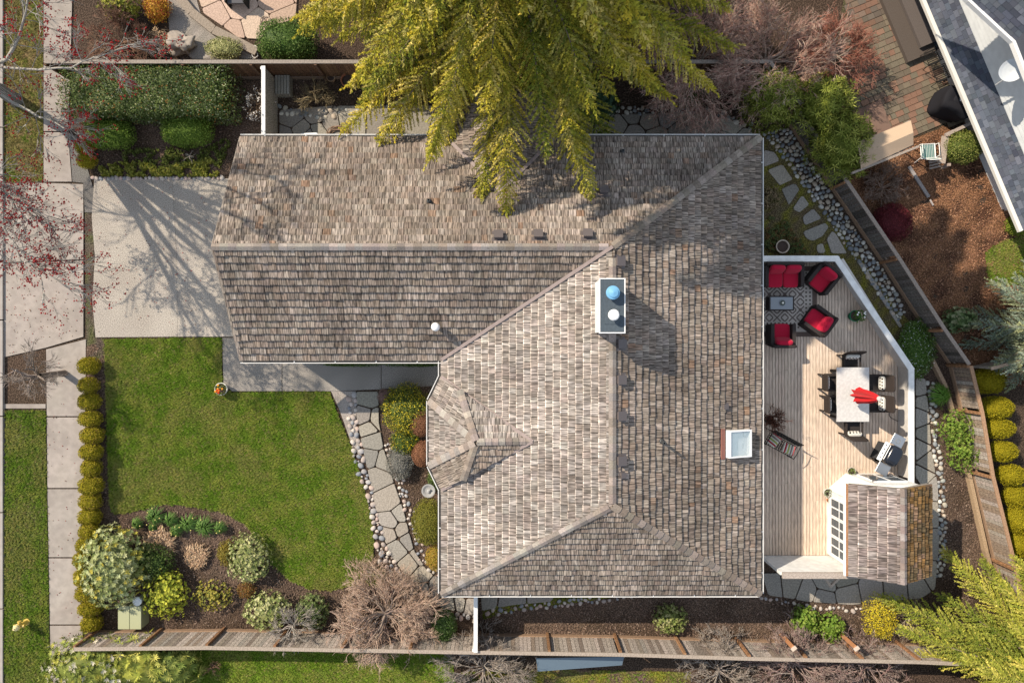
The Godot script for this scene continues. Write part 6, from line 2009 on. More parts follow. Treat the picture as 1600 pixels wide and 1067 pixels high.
	twiggy("weeping_maple", "tan leafless weeping maple beside the flagstone path", "", 597, 968, 84, 2.0, 20, 4, [Color(0.66, 0.47, 0.36), Color(0.72, 0.55, 0.43), Color(0.57, 0.39, 0.3)], {"cat": "tree", "thick": 0.1, "reach": 0.55, "lo": 0.15, "hi": 0.7, "start": 8, "fork": 0.4, "bark": Color(0.34, 0.26, 0.21), "twig": 0.34, "droop": 0.16})

func front_garden() -> void:
	var olive := [Color(0.2, 0.175, 0.014), Color(0.25, 0.21, 0.018), Color(0.16, 0.15, 0.014), Color(0.29, 0.225, 0.025)]
	var row := [[138.7, 571.4], [138.4, 601.5], [139, 627], [140.5, 654], [143.5, 680], [142.5, 705.5], [142.5, 731], [142.5, 758], [141, 783], [140, 807], [140.5, 829], [135, 851.5], [131, 874], [132, 901], [136, 926], [141, 949.5], [143, 973]]
	for i in row.size():
		shrub("boxwood_ball", "clipped olive boxwood ball, %s from the driveway in sidewalk row" % ORD[i], "boxwood balls lining the sidewalk", row[i][0], row[i][1], 16.5 + rnd(-2, 1.8), 12.8 + rnd(-1.6, 1.6), 0.7 + rnd(-0.1, 0.1), 0.042, 0.028, olive, {"amp": 0.17, "freq": 60.0, "accent": [Color(0.24, 0.15, 0.06), Color(0.33, 0.26, 0.03)], "share": rnd(0.02, 0.25), "boxy": 0.85, "deep": 0.16, "core": 0.86, "mat": "leaf_matt"})
	shrub("boxwood_ball", "small olive boxwood between sidewalk and shaded round shrub, upper one", "boxwoods at the driveway corner", 132, 229, 15, 13, 0.6, 0.042, 0.028, olive, {"amp": 0.1, "core": 0.86, "mat": "leaf_matt"})
	shrub("boxwood_ball", "small olive boxwood at the driveway's stone edging corner", "boxwoods at the driveway corner", 135, 251, 15, 13, 0.6, 0.042, 0.028, olive, {"amp": 0.1, "core": 0.86, "mat": "leaf_matt"})
	var deep_green := [Color(0.075, 0.105, 0.03), Color(0.1, 0.14, 0.042), Color(0.055, 0.08, 0.024), Color(0.14, 0.17, 0.065)]
	shrub("clipped_hedge", "large rectangular clipped green hedge beside the driveway", "", 238, 148, 131, 39, 1.45, 0.075, 0.045, deep_green, {"boxy": 0.2, "amp": 0.07, "deep": 0.1, "core": 0.88, "cat": "hedge", "accent": [Color(0.28, 0.13, 0.04), Color(0.3, 0.32, 0.2), Color(0.34, 0.36, 0.22)], "share": 0.14, "cover": 1.3})
	var mid := [Color(0.085, 0.14, 0.022), Color(0.11, 0.17, 0.028), Color(0.14, 0.2, 0.04)]
	shrub("round_shrub", "clipped round green shrub under the street tree branches", "round shrubs before the hedge", 172, 209, 37, 24, 0.95, 0.06, 0.035, mid, {"amp": 0.1, "boxy": 0.8, "core": 0.84})
	shrub("round_shrub", "clipped round green shrub beside the hedge near garage", "round shrubs before the hedge", 293, 203, 40, 26, 0.95, 0.06, 0.035, mid, {"amp": 0.1, "boxy": 0.8, "core": 0.84})
	# yellow green ground cover before the driveway
	var w := []
	var cs := []
	var sprig := Buf.new()
	for i in 7:
		var d := Vector3(cos(i * 0.9), rnd(0.5, 1.2), sin(i * 0.9)).normalized()
		sprig.leaf(Vector3(0, 0.02 * i, 0), d, d.cross(Vector3.UP).normalized(), 0.06, 0.035, Color.WHITE)
	var sm := sprig.mesh(M["leaf"])
	for a in [[[158, 262, 210, 250, 260, 262, 330, 248, 345, 262, 340, 276, 160, 276], 1500, 1], [[195, 235, 260, 232, 335, 228, 350, 215, 362, 225, 345, 262, 250, 262, 195, 255], 900, 0], [[1200, 340, 1225, 340, 1262, 395, 1192, 396], 700, 2]]:
		for p in scatter(outline(a[0]), a[1]):
			if lump.get_noise_2d(p.x * 90, p.y * 90) < -0.12: continue
			w.append(Transform3D(Basis(Vector3.UP, rnd(0, TAU)).scaled_local(Vector3.ONE * rnd(0.8, 1.5)), Vector3(p.x, 0.0, p.y)))
			cs.append(pick([[Color(0.07, 0.09, 0.02), Color(0.1, 0.12, 0.03)], [Color(0.2, 0.2, 0.03), Color(0.27, 0.26, 0.06), Color(0.15, 0.17, 0.03)], [Color(0.08, 0.1, 0.04), Color(0.15, 0.09, 0.04), Color(0.1, 0.12, 0.04)]][a[2]], 0.2))
	copies("ground_cover_leaves", "low yellow green ground cover in the beds", "ground cover", sm, w, cs)
	twiggy("flowering_twigs", "small bare shrub with white blossom beside the white gate", "", 394, 158, 28, 1.3, 9, 3, [Color(0.22, 0.15, 0.1), Color(0.3, 0.22, 0.15)], {"buds": [Color(0.7, 0.66, 0.62)], "bud_share": 0.6, "lo": 0.6, "hi": 2.0})
	twiggy("bare_sprig", "thin white bare sprig among the ground cover", "", 290, 240, 14, 0.7, 5, 2, [Color(0.45, 0.4, 0.35)], {"lo": 0.3, "hi": 1.0, "start": 1})

	# the mulch bed at the lower left
	var rhodo := [Color(0.2, 0.225, 0.09), Color(0.26, 0.285, 0.125), Color(0.14, 0.165, 0.055), Color(0.32, 0.335, 0.17)]
	shrub("rhododendron", "big grey green rhododendron beside the boxwood row", "", 178, 885, 52, 62, 1.6, 0.13, 0.045, rhodo, {"rosette": 7, "amp": 0.3, "freq": 110.0, "accent": [Color(0.4, 0.34, 0.06)], "share": 0.12, "cover": 1.2, "core": 0.7})
	shrub("dark_shrub", "dark green leafy shrub behind the big rhododendron", "", 237, 878, 34, 28, 0.9, 0.08, 0.04, [Color(0.045, 0.075, 0.02), Color(0.07, 0.1, 0.025)], {"amp": 0.3, "cover": 0.8, "core": 0.6})
	shrub("euphorbia", "bright yellow green euphorbia beside the utility box", "", 258, 928, 34, 37, 0.85, 0.075, 0.04, [Color(0.28, 0.29, 0.035), Color(0.36, 0.36, 0.05), Color(0.18, 0.21, 0.025)], {"rosette": 6, "amp": 0.4, "freq": 130.0, "core": 0.6})
	var daff := [Color(0.06, 0.12, 0.025), Color(0.085, 0.155, 0.035), Color(0.11, 0.18, 0.05)]
	var dl := [[218, 816, 10], [246, 804, 16], [270, 810, 12], [279, 826, 11], [298, 815, 15], [323, 821, 17], [347, 822, 11], [242, 822, 7]]
	for i in dl.size():
		tuft("daffodil_clump", "green daffodil clump, %s from the boxwood row along lawn edge" % ORD[i], "daffodil clumps along the bed edge", dl[i][0], dl[i][1], dl[i][2], 0.34, 150, daff, Color(0.55, 0.48, 0.16))
	var straw := [Color(0.4, 0.27, 0.17), Color(0.46, 0.33, 0.22), Color(0.34, 0.22, 0.14)]
	tuft("dry_grass_clump", "larger dried tan grass clump behind the daffodils", "dried grass clumps in the bed", 252, 848, 26, 0.4, 800, straw)
	tuft("dry_grass_clump", "smaller dried tan grass clump in open mulch", "dried grass clumps in the bed", 310, 868, 20, 0.32, 650, straw)
	var varieg := [Color(0.26, 0.27, 0.11), Color(0.18, 0.205, 0.07), Color(0.38, 0.37, 0.19), Color(0.13, 0.16, 0.05)]
	shrub("variegated_shrub", "cream variegated shrub at the bed's lawn edge", "", 388, 872, 33, 38, 0.8, 0.07, 0.035, varieg, {"rosette": 5, "amp": 0.35, "core": 0.6})
	shrub("bronze_shrub", "bronze green shrub touching the variegated shrub", "", 353, 864, 13, 19, 0.5, 0.055, 0.03, [Color(0.2, 0.15, 0.03), Color(0.16, 0.14, 0.03)], {"amp": 0.3})
	shrub("golden_shrub", "loose yellow green shrub in the middle of the bed", "", 332, 931, 29, 23, 0.5, 0.06, 0.035, [Color(0.2, 0.18, 0.03), Color(0.26, 0.22, 0.05), Color(0.12, 0.13, 0.03)], {"rosette": 6, "amp": 0.5, "freq": 140.0, "cover": 0.8, "core": 0.4})
	shrub("bronze_shrub", "small red bronze plant beside the golden shrub", "", 384, 922, 14, 12, 0.35, 0.05, 0.025, [Color(0.2, 0.09, 0.03), Color(0.14, 0.1, 0.03)], {"amp": 0.4, "core": 0.4})
	shrub("grey_shrub", "grey green shrub over the fence with bare twigs", "", 418, 955, 36, 30, 0.75, 0.08, 0.035, varieg, {"rosette": 6, "amp": 0.35, "core": 0.6})
	shrub("evergreen_shrub", "dark evergreen shrub between grey shrub and weeping maple", "", 488, 955, 25, 28, 0.75, 0.08, 0.035, [Color(0.07, 0.1, 0.03), Color(0.11, 0.14, 0.05), Color(0.16, 0.18, 0.08)], {"rosette": 6, "amp": 0.3, "core": 0.6})
	twiggy("bare_shrub", "pale bare twigged shrub hanging over the plank fence", "", 452, 985, 44, 1.9, 9, 3, [Color(0.42, 0.37, 0.32), Color(0.5, 0.45, 0.4)], {"lo": 0.2, "hi": 0.9, "fork": 0.5, "droop": 0.1, "start": 4})
	shrub("boxwood_ball", "bright green boxwood ball beside weeping maple and lawn curve", "", 588, 902, 16, 15, 0.7, 0.045, 0.028, [Color(0.14, 0.17, 0.02), Color(0.18, 0.2, 0.025)], {"amp": 0.1, "core": 0.84})
	shrub("evergreen_shrub", "small dark glossy shrub at the fence by white gate", "", 693, 979, 20, 26, 0.85, 0.06, 0.035, [Color(0.045, 0.085, 0.02), Color(0.065, 0.11, 0.03), Color(0.1, 0.14, 0.06)], {"amp": 0.1, "core": 0.82})

	# along the front wall
	shrub("mahonia", "yellow flowering mahonia beside the walk and brown balls", "", 634, 640, 36, 42, 0.8, 0.06, 0.032, [Color(0.075, 0.1, 0.02), Color(0.11, 0.135, 0.03), Color(0.14, 0.15, 0.04)], {"amp": 0.25, "accent": [Color(0.5, 0.4, 0.02), Color(0.56, 0.46, 0.05)], "share": 0.3, "cover": 1.1})
	shrub("mahonia", "low yellow flowering shrub between brown balls and grey lavender", "", 632, 690, 22, 22, 0.55, 0.06, 0.032, [Color(0.06, 0.09, 0.02), Color(0.09, 0.12, 0.03)], {"amp": 0.3, "accent": [Color(0.5, 0.4, 0.02)], "share": 0.2})
	var rust := [Color(0.22, 0.105, 0.06), Color(0.27, 0.135, 0.08), Color(0.17, 0.08, 0.045)]
	shrub("rust_ball", "clipped rust brown shrub ball nearer the aggregate walk", "rust brown balls at the front wall", 657, 660, 19, 22, 0.75, 0.035, 0.018, rust, {"amp": 0.06, "core": 0.88, "deep": 0.12, "mat": "leaf_matt"})
	shrub("rust_ball", "clipped rust brown shrub ball nearer the birdbath", "rust brown balls at the front wall", 660, 709, 17, 20, 0.7, 0.035, 0.018, rust, {"amp": 0.06, "core": 0.88, "deep": 0.12, "mat": "leaf_matt"})
	shrub("lavender", "grey lavender mound beside the flagstone path", "", 625, 721, 20, 29, 0.5, 0.06, 0.014, [Color(0.19, 0.185, 0.17), Color(0.24, 0.235, 0.21), Color(0.14, 0.14, 0.125)], {"amp": 0.3, "up": 0.6, "mat": "leaf_matt"})
	shrub("small_shrub", "small green shrub under the bay gutter behind birdbath", "", 680, 748, 12, 16, 0.55, 0.06, 0.035, [Color(0.07, 0.11, 0.03), Color(0.12, 0.15, 0.05)], {"amp": 0.3})
	shrub("dome_shrub", "olive green domed shrub against the front wall", "", 669, 815, 25, 37, 0.95, 0.045, 0.025, [Color(0.14, 0.135, 0.025), Color(0.17, 0.155, 0.03), Color(0.11, 0.115, 0.02)], {"amp": 0.16, "core": 0.8})
	shrub("golden_shrub", "yellow orange shrub at the front wall's lower end", "", 680, 871, 15, 20, 0.65, 0.04, 0.025, [Color(0.28, 0.2, 0.03), Color(0.2, 0.18, 0.03), Color(0.35, 0.2, 0.05)], {"amp": 0.16, "core": 0.8})
	shrub("wall_hedge", "thin dark hedge hidden under the garage gutter", "", 598, 566, 90, 6, 0.5, 0.06, 0.03, [Color(0.05, 0.085, 0.02), Color(0.08, 0.12, 0.03)], {"boxy": 0.5, "cat": "hedge", "amp": 0.2})
	shrub("pink_heather", "small pinkish heather at the walk's edge beside mahonia", "", 601, 620, 11, 12, 0.3, 0.04, 0.015, [Color(0.28, 0.17, 0.15), Color(0.2, 0.14, 0.11)], {"amp": 0.3})
	# foreground shrubs at the lower left corner
	var cream := [Color(0.16, 0.19, 0.04), Color(0.24, 0.26, 0.06), Color(0.11, 0.135, 0.03)]
	shrub("flowering_laurel", "cream flowered shrub at the picture's lower edge by sidewalk", "", 145, 1040, 76, 46, 1.5, 0.13, 0.034, cream, {"rosette": 8, "amp": 0.4, "freq": 120.0, "accent": [Color(0.5, 0.46, 0.36), Color(0.34, 0.32, 0.06)], "share": 0.3})
	shrub("spiky_shrub", "yellow green spiky leaved shrub below the fence corner", "", 215, 1035, 50, 42, 1.3, 0.24, 0.036, [Color(0.32, 0.33, 0.06), Color(0.42, 0.4, 0.1), Color(0.2, 0.23, 0.045)], {"rosette": 11, "amp": 0.4, "freq": 120.0, "cover": 0.9, "deep": 0.5})
	shrub("spiky_shrub", "darker spiky leaved shrub next to the neighbour's grass", "", 272, 1042, 40, 34, 1.1, 0.22, 0.034, [Color(0.13, 0.17, 0.04), Color(0.2, 0.23, 0.055), Color(0.32, 0.32, 0.08)], {"rosette": 10, "amp": 0.4, "freq": 120.0, "cover": 0.9, "deep": 0.5})
	twiggy("bare_shrub", "small brown bare twigs beside the darker spiky shrub", "", 325, 1050, 20, 0.8, 6, 2, [Color(0.25, 0.16, 0.11)], {"lo": 0.4, "hi": 1.2})
	var pale := [Color(0.42, 0.36, 0.31), Color(0.5, 0.44, 0.39), Color(0.34, 0.28, 0.24)]
	twiggy("bare_shrub", "pale tangled bare shrub below the white gate", "pale bare shrubs below the long fence", 755, 1052, 72, 1.3, 17, 4, pale, {"lo": 0.15, "hi": 0.9, "start": 4, "twig": 0.34, "rad": 0.015})
	var rosy := [Color(0.42, 0.31, 0.27), Color(0.5, 0.4, 0.35), Color(0.33, 0.21, 0.2)]
	twiggy("bare_shrub", "tangled bare shrub below the fence under the mulch strip's end", "pale bare shrubs below the long fence", 1130, 1058, 70, 1.3, 16, 4, pale, {"lo": 0.15, "hi": 0.9, "start": 4, "twig": 0.34, "rad": 0.015})
	twiggy("bare_shrub", "rosy bare shrub below the leaning posts", "pale bare shrubs below the long fence", 1255, 1052, 74, 1.7, 17, 4, rosy, {"lo": 0.15, "hi": 0.9, "start": 4, "twig": 0.34, "rad": 0.015})
	twiggy("bare_shrub", "rosy bare shrub touching the lower golden conifer", "pale bare shrubs below the long fence", 1370, 1055, 66, 1.6, 15, 4, rosy, {"lo": 0.15, "hi": 0.9, "start": 4, "twig": 0.34, "rad": 0.015})
	twiggy("bare_shrub", "straw coloured twigs between yellow shrub and golden conifer", "", 1432, 972, 36, 1.0, 12, 3, [Color(0.46, 0.38, 0.29), Color(0.38, 0.3, 0.22)], {"lo": 0.1, "hi": 0.7, "start": 3})

func back_garden() -> void:
	var camellia := [Color(0.15, 0.17, 0.05), Color(0.2, 0.215, 0.08), Color(0.1, 0.13, 0.035), Color(0.26, 0.25, 0.12)]
	shrub("variegated_shrub", "lone cream edged shrub in the mulch strip", "", 1047, 967, 26, 23, 0.6, 0.075, 0.035, camellia, {"rosette": 6, "amp": 0.35, "core": 0.6})
	var lime := [Color(0.09, 0.15, 0.022), Color(0.12, 0.185, 0.03), Color(0.16, 0.21, 0.04)]
	shrub("green_shrub", "bright green shrub in mulch nearer the house corner", "bright green shrubs by the long fence", 1259, 970, 23, 24, 0.7, 0.07, 0.04, lime, {"rosette": 6, "amp": 0.3, "core": 0.65})
	shrub("green_shrub", "bright green shrub in mulch beside the leaning post", "bright green shrubs by the long fence", 1299, 980, 21, 22, 0.65, 0.07, 0.04, lime, {"rosette": 6, "amp": 0.3, "core": 0.65})
	shrub("forsythia", "yellow flowering shrub below the garden shed", "", 1375, 964, 26, 33, 0.9, 0.045, 0.028, [Color(0.46, 0.36, 0.02), Color(0.52, 0.41, 0.03), Color(0.24, 0.22, 0.03)], {"amp": 0.4, "core": 0.0, "cover": 0.7, "deep": 0.6})
	# between deck and fence
	var sh := [Color(0.05, 0.1, 0.02), Color(0.08, 0.135, 0.03), Color(0.11, 0.16, 0.05)]
	shrub("flowering_shrub", "dark green white flowered shrub at the deck's outer corner", "", 1432, 545, 29, 46, 0.5, 0.055, 0.03, sh, {"amp": 0.25, "accent": [Color(0.55, 0.57, 0.55)], "share": 0.05})
	tuft("fern_clump", "bright green fern like clump beside the deck parapet", "", 1465, 616, 17, 0.4, 240, [Color(0.08, 0.17, 0.025), Color(0.12, 0.21, 0.04)])
	shrub("leafy_shrub", "loose bright green shrub before the plank fence by grill", "", 1496, 668, 30, 28, 0.8, 0.07, 0.03, lime, {"rosette": 5, "amp": 0.5, "freq": 130.0, "core": 0.3, "cover": 0.8, "deep": 0.6})
	shrub("leafy_shrub", "loose bright green shrub lower along the plank fence", "", 1507, 708, 27, 30, 0.75, 0.07, 0.03, lime, {"rosette": 5, "amp": 0.5, "freq": 130.0, "core": 0.3, "cover": 0.8, "deep": 0.6})
	var yellow := [Color(0.24, 0.2, 0.012), Color(0.3, 0.25, 0.016), Color(0.18, 0.165, 0.012)]
	var yl := [[1545, 595, 26, 20], [1557, 637, 25, 17], [1560, 669, 23, 17], [1566, 705, 22, 17], [1580, 742, 21, 17], [1587, 775, 20, 19], [1590, 812, 20, 20], [1594, 850, 20, 20]]
	for i in yl.size():
		shrub("golden_conifer_ball", "clipped golden conifer ball, %s below the grey conifer along fence" % ORD[i], "golden conifer balls behind the fence", yl[i][0], yl[i][1], yl[i][2] + rnd(-1.5, 2), yl[i][3] + rnd(-1.5, 2), rnd(0.75, 1.0), 0.045, 0.022, yellow, {"amp": 0.16, "freq": 120.0, "core": 0.84, "mat": "leaf_matt", "up": 0.6})
	shrub("broadleaf_shrub", "broad leaved green shrub below the blue conifer", "", 1500, 500, 26, 20, 0.7, 0.1, 0.045, [Color(0.07, 0.11, 0.04), Color(0.1, 0.14, 0.06), Color(0.17, 0.18, 0.1)], {"rosette": 6, "amp": 0.3})
	shrub("burgundy_shrub", "round burgundy leaved shrub on the red bark", "", 1394, 348, 31, 30, 0.8, 0.05, 0.022, [Color(0.1, 0.02, 0.025), Color(0.14, 0.03, 0.035), Color(0.075, 0.015, 0.02)], {"amp": 0.14, "core": 0.8})
	twiggy("bare_shrub", "tan bare shrub between fence and burgundy shrub", "", 1388, 290, 36, 1.0, 13, 4, [Color(0.34, 0.24, 0.19), Color(0.42, 0.32, 0.26), Color(0.28, 0.18, 0.14)], {"lo": 0.2, "hi": 1.0, "start": 3})
	shrub("round_shrub", "round glossy shrub against the neighbour's white wall", "", 1505, 230, 30, 26, 0.9, 0.055, 0.032, [Color(0.09, 0.12, 0.025), Color(0.14, 0.16, 0.04), Color(0.2, 0.2, 0.06)], {"amp": 0.12, "core": 0.84})
	shrub("round_shrub", "green shrub under the end of the neighbour's gutter", "", 1590, 352, 18, 16, 0.7, 0.055, 0.032, [Color(0.12, 0.16, 0.02), Color(0.16, 0.19, 0.03)], {"amp": 0.15, "core": 0.8})
	var bamboo := [Color(0.115, 0.14, 0.024), Color(0.16, 0.185, 0.032), Color(0.24, 0.25, 0.055), Color(0.08, 0.1, 0.018)]
	shrub("bamboo_shrub", "round feathery green shrub above the river stones", "feathery green shrubs at the fence corner", 1203, 156, 45, 45, 2.2, 0.2, 0.034, bamboo, {"rosette": 5, "amp": 0.28, "freq": 130.0, "core": 0.74, "up": 0.0, "deep": 0.3})
	shrub("bamboo_shrub", "feathery green shrub over the fence beside the brown mat", "feathery green shrubs at the fence corner", 1284, 168, 45, 46, 2.3, 0.2, 0.034, bamboo, {"rosette": 5, "amp": 0.34, "freq": 130.0, "core": 0.7, "deep": 0.35})
	shrub("bamboo_shrub", "feathery green shrub over the fence beside tan canopy", "feathery green shrubs at the fence corner", 1313, 229, 48, 52, 2.3, 0.2, 0.034, bamboo, {"rosette": 5, "amp": 0.34, "freq": 130.0, "core": 0.7, "deep": 0.35})
	# shaded side behind the house
	shrub("shade_rhododendron", "dark bluish rhododendron under the golden conifer", "", 922, 158, 46, 34, 1.2, 0.13, 0.035, [Color(0.045, 0.085, 0.045), Color(0.06, 0.105, 0.06), Color(0.035, 0.065, 0.03)], {"rosette": 8, "amp": 0.2})
	shrub("shade_shrub", "dark green shrub in shade below the reddish maple", "", 1078, 146, 26, 20, 0.8, 0.07, 0.035, [Color(0.05, 0.08, 0.02), Color(0.07, 0.1, 0.025)], {"amp": 0.3})
	twiggy("bare_shrub", "thin bare twigs in the deep shade by edging stones", "", 1122, 163, 18, 0.7, 6, 2, [Color(0.25, 0.18, 0.14)], {"lo": 0.3, "hi": 1.2})
	twiggy("bare_shrub", "yellow twigged bare shrub just inside the white gate", "", 487, 146, 36, 1.2, 11, 3, [Color(0.3, 0.23, 0.13), Color(0.36, 0.29, 0.18)], {"lo": 0.4, "hi": 1.6, "start": 3})
	tuft("small_plant", "small yellow green plant among pebbles by the back gutter", "", 622, 212, 14, 0.25, 120, [Color(0.13, 0.15, 0.04), Color(0.2, 0.2, 0.06)])
	tuft("dry_grass_clump", "dry grass clump under the eave beside mossy flagstones", "", 1201, 312, 20, 0.5, 180, [Color(0.2, 0.15, 0.09), Color(0.27, 0.2, 0.12), Color(0.15, 0.13, 0.06)])
	# neighbour's corner at the top left
	shrub("round_shrub", "rounded dark green shrub between stamped patio and conifer", "", 449, 66, 46, 32, 1.4, 0.065, 0.038, [Color(0.055, 0.1, 0.022), Color(0.08, 0.13, 0.03), Color(0.11, 0.155, 0.045)], {"boxy": 0.75, "amp": 0.14, "core": 0.82})
	shrub("golden_shrub", "yellow green shrub at the top edge beside sidewalk", "", 190, 8, 32, 22, 0.9, 0.07, 0.04, [Color(0.18, 0.19, 0.03), Color(0.24, 0.23, 0.04), Color(0.13, 0.15, 0.03)], {"rosette": 6, "amp": 0.35, "core": 0.5})
	shrub("orange_shrub", "yellow and orange leaved shrub at the top edge", "", 246, 12, 20, 22, 0.7, 0.05, 0.03, [Color(0.4, 0.2, 0.03), Color(0.45, 0.28, 0.04), Color(0.3, 0.06, 0.03)], {"amp": 0.3})
	shrub("pale_shrub", "pale cream green shrub beside the curved edging", "", 349, 76, 29, 17, 0.5, 0.05, 0.03, [Color(0.32, 0.32, 0.14), Color(0.4, 0.38, 0.2), Color(0.22, 0.24, 0.09)], {"amp": 0.3})
	twiggy("bare_shrub", "reddish tan bare shrub behind the driveway hedge fence", "", 178, 58, 58, 1.2, 16, 4, [Color(0.33, 0.2, 0.14), Color(0.4, 0.27, 0.19), Color(0.3, 0.15, 0.11)], {"lo": 0.2, "hi": 1.0, "start": 4})
	tuft("dry_grass_clump", "dry tan grass beside the garden boulder", "", 250, 70, 26, 0.4, 240, [Color(0.42, 0.3, 0.19), Color(0.36, 0.25, 0.16)])

func small_things() -> void:
	var b := Buf.new()
	# hydrant
	var H := thing("fire_hydrant", "yellow fire hydrant standing on the grass verge", "hydrant", at(42, 971))
	var y := Color(0.6, 0.42, 0.1)
	b.lathe(Transform3D.IDENTITY, [Vector2(0.13, 0.0), Vector2(0.13, 0.06), Vector2(0.09, 0.07), Vector2(0.085, 0.5), Vector2(0.12, 0.52), Vector2(0.12, 0.56), Vector2(0.1, 0.57)], 18, y)
	part(b, "barrel", M["gloss"], H)
	b = Buf.new()
	b.lathe(Transform3D.IDENTITY, [Vector2(0.115, 0.56), Vector2(0.105, 0.63), Vector2(0.06, 0.69), Vector2(0.03, 0.7), Vector2(0.03, 0.75), Vector2(0.0, 0.75)], 18, Color(0.66, 0.55, 0.28))
	part(b, "bonnet", M["gloss"], H)
	for a in [0.0, 1.57, 3.14]:
		b = Buf.new()
		b.lathe(Transform3D(Basis(Vector3.UP, a) * Basis(Vector3.FORWARD, PI / 2), Vector3(0, 0.43, 0)), [Vector2(0.055, 0.06), Vector2(0.055, 0.15), Vector2(0.065, 0.155), Vector2(0.065, 0.19), Vector2(0, 0.19)], 14, y)
		part(b, "outlet", M["gloss"], H)
	# utility box and meter
	var U := thing("utility_box", "pale green utility box with two lids below the rhododendron", "utility box", at(202, 965, 0.55) - Vector3(0, 0.55, 0))
	b = Buf.new()
	b.box(spot(Vector3(0, 0.27, 0)), Vector3(0.86, 0.54, 0.82), Color(0.27, 0.28, 0.17))
	part(b, "cabinet", M["plain"], U)
	for s in [-1, 1]:
		b = Buf.new()
		b.prism(PackedVector2Array([Vector2(s * 0.22 - 0.212, -0.43), Vector2(s * 0.22 + 0.212, -0.43), Vector2(s * 0.22 + 0.212, 0.43), Vector2(s * 0.22 - 0.212, 0.43)]), 0.54, 0.57, 0.012, Color(0.34, 0.35, 0.22))
		part(b, "lid", M["plain"], U)
	var me := thing("round_meter", "white round meter lid beside the utility box", "meter", at(226, 931))
	b = Buf.new()
	b.lathe(Transform3D.IDENTITY, [Vector2(0.12, 0), Vector2(0.12, 0.5), Vector2(0.17, 0.51), Vector2(0.17, 0.56), Vector2(0.1, 0.59), Vector2(0, 0.6)], 20, Color(0.62, 0.65, 0.66))
	part(b, "housing", M["gloss"], me)
	b = Buf.new()
	b.lathe(Transform3D.IDENTITY, [Vector2(0.175, 0.52), Vector2(0.178, 0.535), Vector2(0.175, 0.55)], 20, Color(0.5, 0.52, 0.53))
	part(b, "band", M["gloss"], me)
	# birdbath
	var B := thing("birdbath", "grey stone birdbath in the front bed", "birdbath", at(669, 767, 0.6) - Vector3(0, 0.6, 0))
	b = Buf.new()
	b.lathe(Transform3D.IDENTITY, [Vector2(0.17, 0), Vector2(0.16, 0.05), Vector2(0.07, 0.1), Vector2(0.06, 0.45), Vector2(0.1, 0.5)], 18, Color(0.28, 0.27, 0.26))
	part(b, "pedestal", M["stone"], B)
	b = Buf.new()
	b.lathe(Transform3D.IDENTITY, [Vector2(0.1, 0.5), Vector2(0.24, 0.56), Vector2(0.255, 0.6), Vector2(0.21, 0.6), Vector2(0.13, 0.55), Vector2(0, 0.54)], 24, Color(0.34, 0.335, 0.33))
	part(b, "bowl", M["stone"], B)
	b = Buf.new()
	b.shell(spot(Vector3(0.0, 0.58, 0.02)), Vector3(0.06, 0.05, 0.085), 1.0, 6, 10, Color(0.4, 0.4, 0.4), lump, 0.2)
	b.shell(spot(Vector3(0.05, 0.62, -0.04)), Vector3(0.04, 0.04, 0.04), 1.0, 6, 10, Color(0.4, 0.4, 0.4))
	part(b, "figure", M["stone"], B)
	# flower pots
	var P := pot("white rimmed pot of orange red flowers at the lawn corner", at(350, 607), 0.23, 0.32, Color(0.42, 0.4, 0.36), Color(0.62, 0.6, 0.52))
	bush_in(P, Vector3(0, 0.36, 0), Vector3(0.2, 0.14, 0.2), 140, 0.08, 0.04, [Color(0.08, 0.12, 0.03), Color(0.14, 0.16, 0.05)])
	b = Buf.new()
	for i in 10: b.shell(spot(Vector3(rnd(-0.16, 0.16), rnd(0.45, 0.52), rnd(-0.16, 0.16))), Vector3(0.045, 0.03, 0.045), 1.0, 5, 8, pick([Color(0.55, 0.12, 0.02), Color(0.5, 0.04, 0.02), Color(0.6, 0.25, 0.03)]))
	part(b, "blossom", M["plain"], P)
	pot("empty tan pot beside the deck's house corner", at(1218, 387), 0.24, 0.36, Color(0.38, 0.3, 0.24), Color(0.48, 0.4, 0.33))
	pot("terracotta pot half hidden below the golden conifer", at(547, 131), 0.26, 0.4, Color(0.3, 0.12, 0.07), Color(0.34, 0.14, 0.08))
	pot("tan pot beside the fence below the golden conifer", at(519, 124), 0.16, 0.25, Color(0.3, 0.2, 0.13), Color(0.34, 0.24, 0.16))
	for i in 3:
		pot("small white pot beside the round shrub, %s of three" % ["left", "right", "lower"][i], at([390, 399, 400][i], [79, 78, 88][i]), 0.11, 0.16, Color(0.6, 0.58, 0.54), Color(0.68, 0.66, 0.62))
	# storage bin, hose, slab by the gate
	var S := thing("storage_bin", "white plastic storage bin with red label by the back gutter", "bin", at(483, 218, 0.4) - Vector3(0, 0.4, 0), 0.05)
	b = Buf.new()
	b.shell(spot(Vector3(0, 0.2, 0)), Vector3(0.31, 0.2, 0.22), 0.25, 8, 20, Color(0.5, 0.53, 0.55))
	part(b, "tub", M["gloss"], S)
	b = Buf.new()
	b.shell(spot(Vector3(0, 0.41, 0)), Vector3(0.345, 0.03, 0.25), 0.25, 6, 20, Color(0.66, 0.69, 0.71))
	part(b, "lid", M["gloss"], S)
	b = Buf.new()
	b.box(spot(Vector3(0.01, 0.445, 0.02)), Vector3(0.4, 0.006, 0.28), Color(0.74, 0.74, 0.74))
	part(b, "paper", M["plain"], S)
	b = Buf.new()
	b.box(spot(Vector3(-0.07, 0.451, 0.02)), Vector3(0.1, 0.006, 0.16), Color(0.5, 0.04, 0.04))
	part(b, "red_label", M["plain"], S)
	var G := thing("garden_hose", "coiled brown garden hose on the shaded flagstones", "hose", at(530, 213))
	b = Buf.new()
	var pts := []
	var rad := []
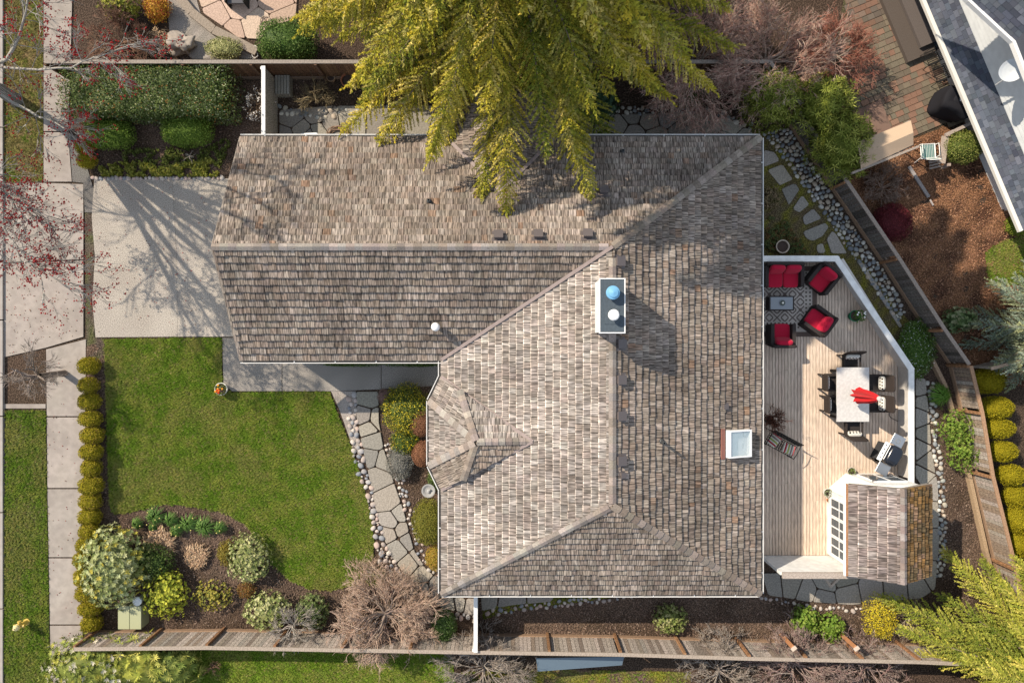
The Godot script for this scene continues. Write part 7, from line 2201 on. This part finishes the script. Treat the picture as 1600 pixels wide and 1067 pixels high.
	for i in 120:
		var a := i * 0.42
		var r := 0.33 + 0.06 * sin(i * 0.71) + 0.03 * sin(i * 0.13)
		pts.append(Vector3(cos(a) * r * 1.15 + 0.05 * sin(i * 0.05), 0.075 + 0.0006 * i, sin(a) * r * 0.9))
		rad.append(0.017)
	for i in 16:
		pts.append(Vector3(0.4 + i * 0.16, 0.08, -0.05 + 0.18 * sin(i * 0.5)))
		rad.append(0.017)
	b.tube(pts, rad, 6, Color(0.24, 0.16, 0.11))
	part(b, "hose", M["plain"], G)
	var bx := thing("slatted_box", "pale slatted box just inside the white gate", "box", at(446, 138, 0.0))
	for i in 5:
		b = Buf.new()
		b.box(spot(Vector3(-0.22 + i * 0.11, 0.2, 0)), Vector3(0.09, 0.4, 0.7), Color(0.42, 0.4, 0.35))
		part(b, "slat", M["board"], bx)
	# boulder, patio seat and wheel in the neighbour's corner
	var R := thing("boulder", "rough grey garden boulder beside the gravel bed", "boulder", at(286, 72))
	b = Buf.new()
	b.shell(spot(Vector3(0, 0.15, 0)), Vector3(0.48, 0.3, 0.42), 0.85, 18, 26, Color(0.36, 0.31, 0.27), lump, 0.9)
	part(b, "rock", M["stone"], R)
	var K := thing("patio_chair", "dark framed patio seat cut by the picture's top edge", "chair", at(375, 2))
	b = Buf.new()
	b.box(spot(Vector3(0, 0.4, 0)), Vector3(0.64, 0.08, 0.56), Color(0.12, 0.12, 0.13))
	part(b, "seat", M["cloth"], K)
	b = Buf.new()
	b.box(Transform3D(Basis(Vector3.RIGHT, -0.2), Vector3(0, 0.7, -0.3)), Vector3(0.64, 0.6, 0.06), Color(0.1, 0.1, 0.11))
	part(b, "backrest", M["cloth"], K)
	for sx in [-1, 1]:
		b = Buf.new()
		b.box(spot(Vector3(sx * 0.34, 0.3, 0)), Vector3(0.05, 0.6, 0.6), Color(0.03, 0.03, 0.03))
		part(b, "arm", M["plain"], K)
	var V := thing("wagon_wheel", "small ornamental wheel lying beside the rounded shrub", "wheel", at(414, 33, 0.1))
	b = Buf.new()
	var rp := []
	var rr := []
	for i in 25:
		rp.append(Vector3(cos(i * TAU / 24) * 0.2, 0, sin(i * TAU / 24) * 0.2))
		rr.append(0.018)
	b.tube(rp, rr, 6, Color(0.4, 0.33, 0.26))
	part(b, "rim", M["plain"], V)
	for i in 6:
		b = Buf.new()
		b.tube([Vector3.ZERO, Vector3(cos(i * TAU / 6) * 0.2, 0, sin(i * TAU / 6) * 0.2)], [0.012, 0.012], 5, Color(0.25, 0.18, 0.13))
		part(b, "spoke", M["plain"], V)
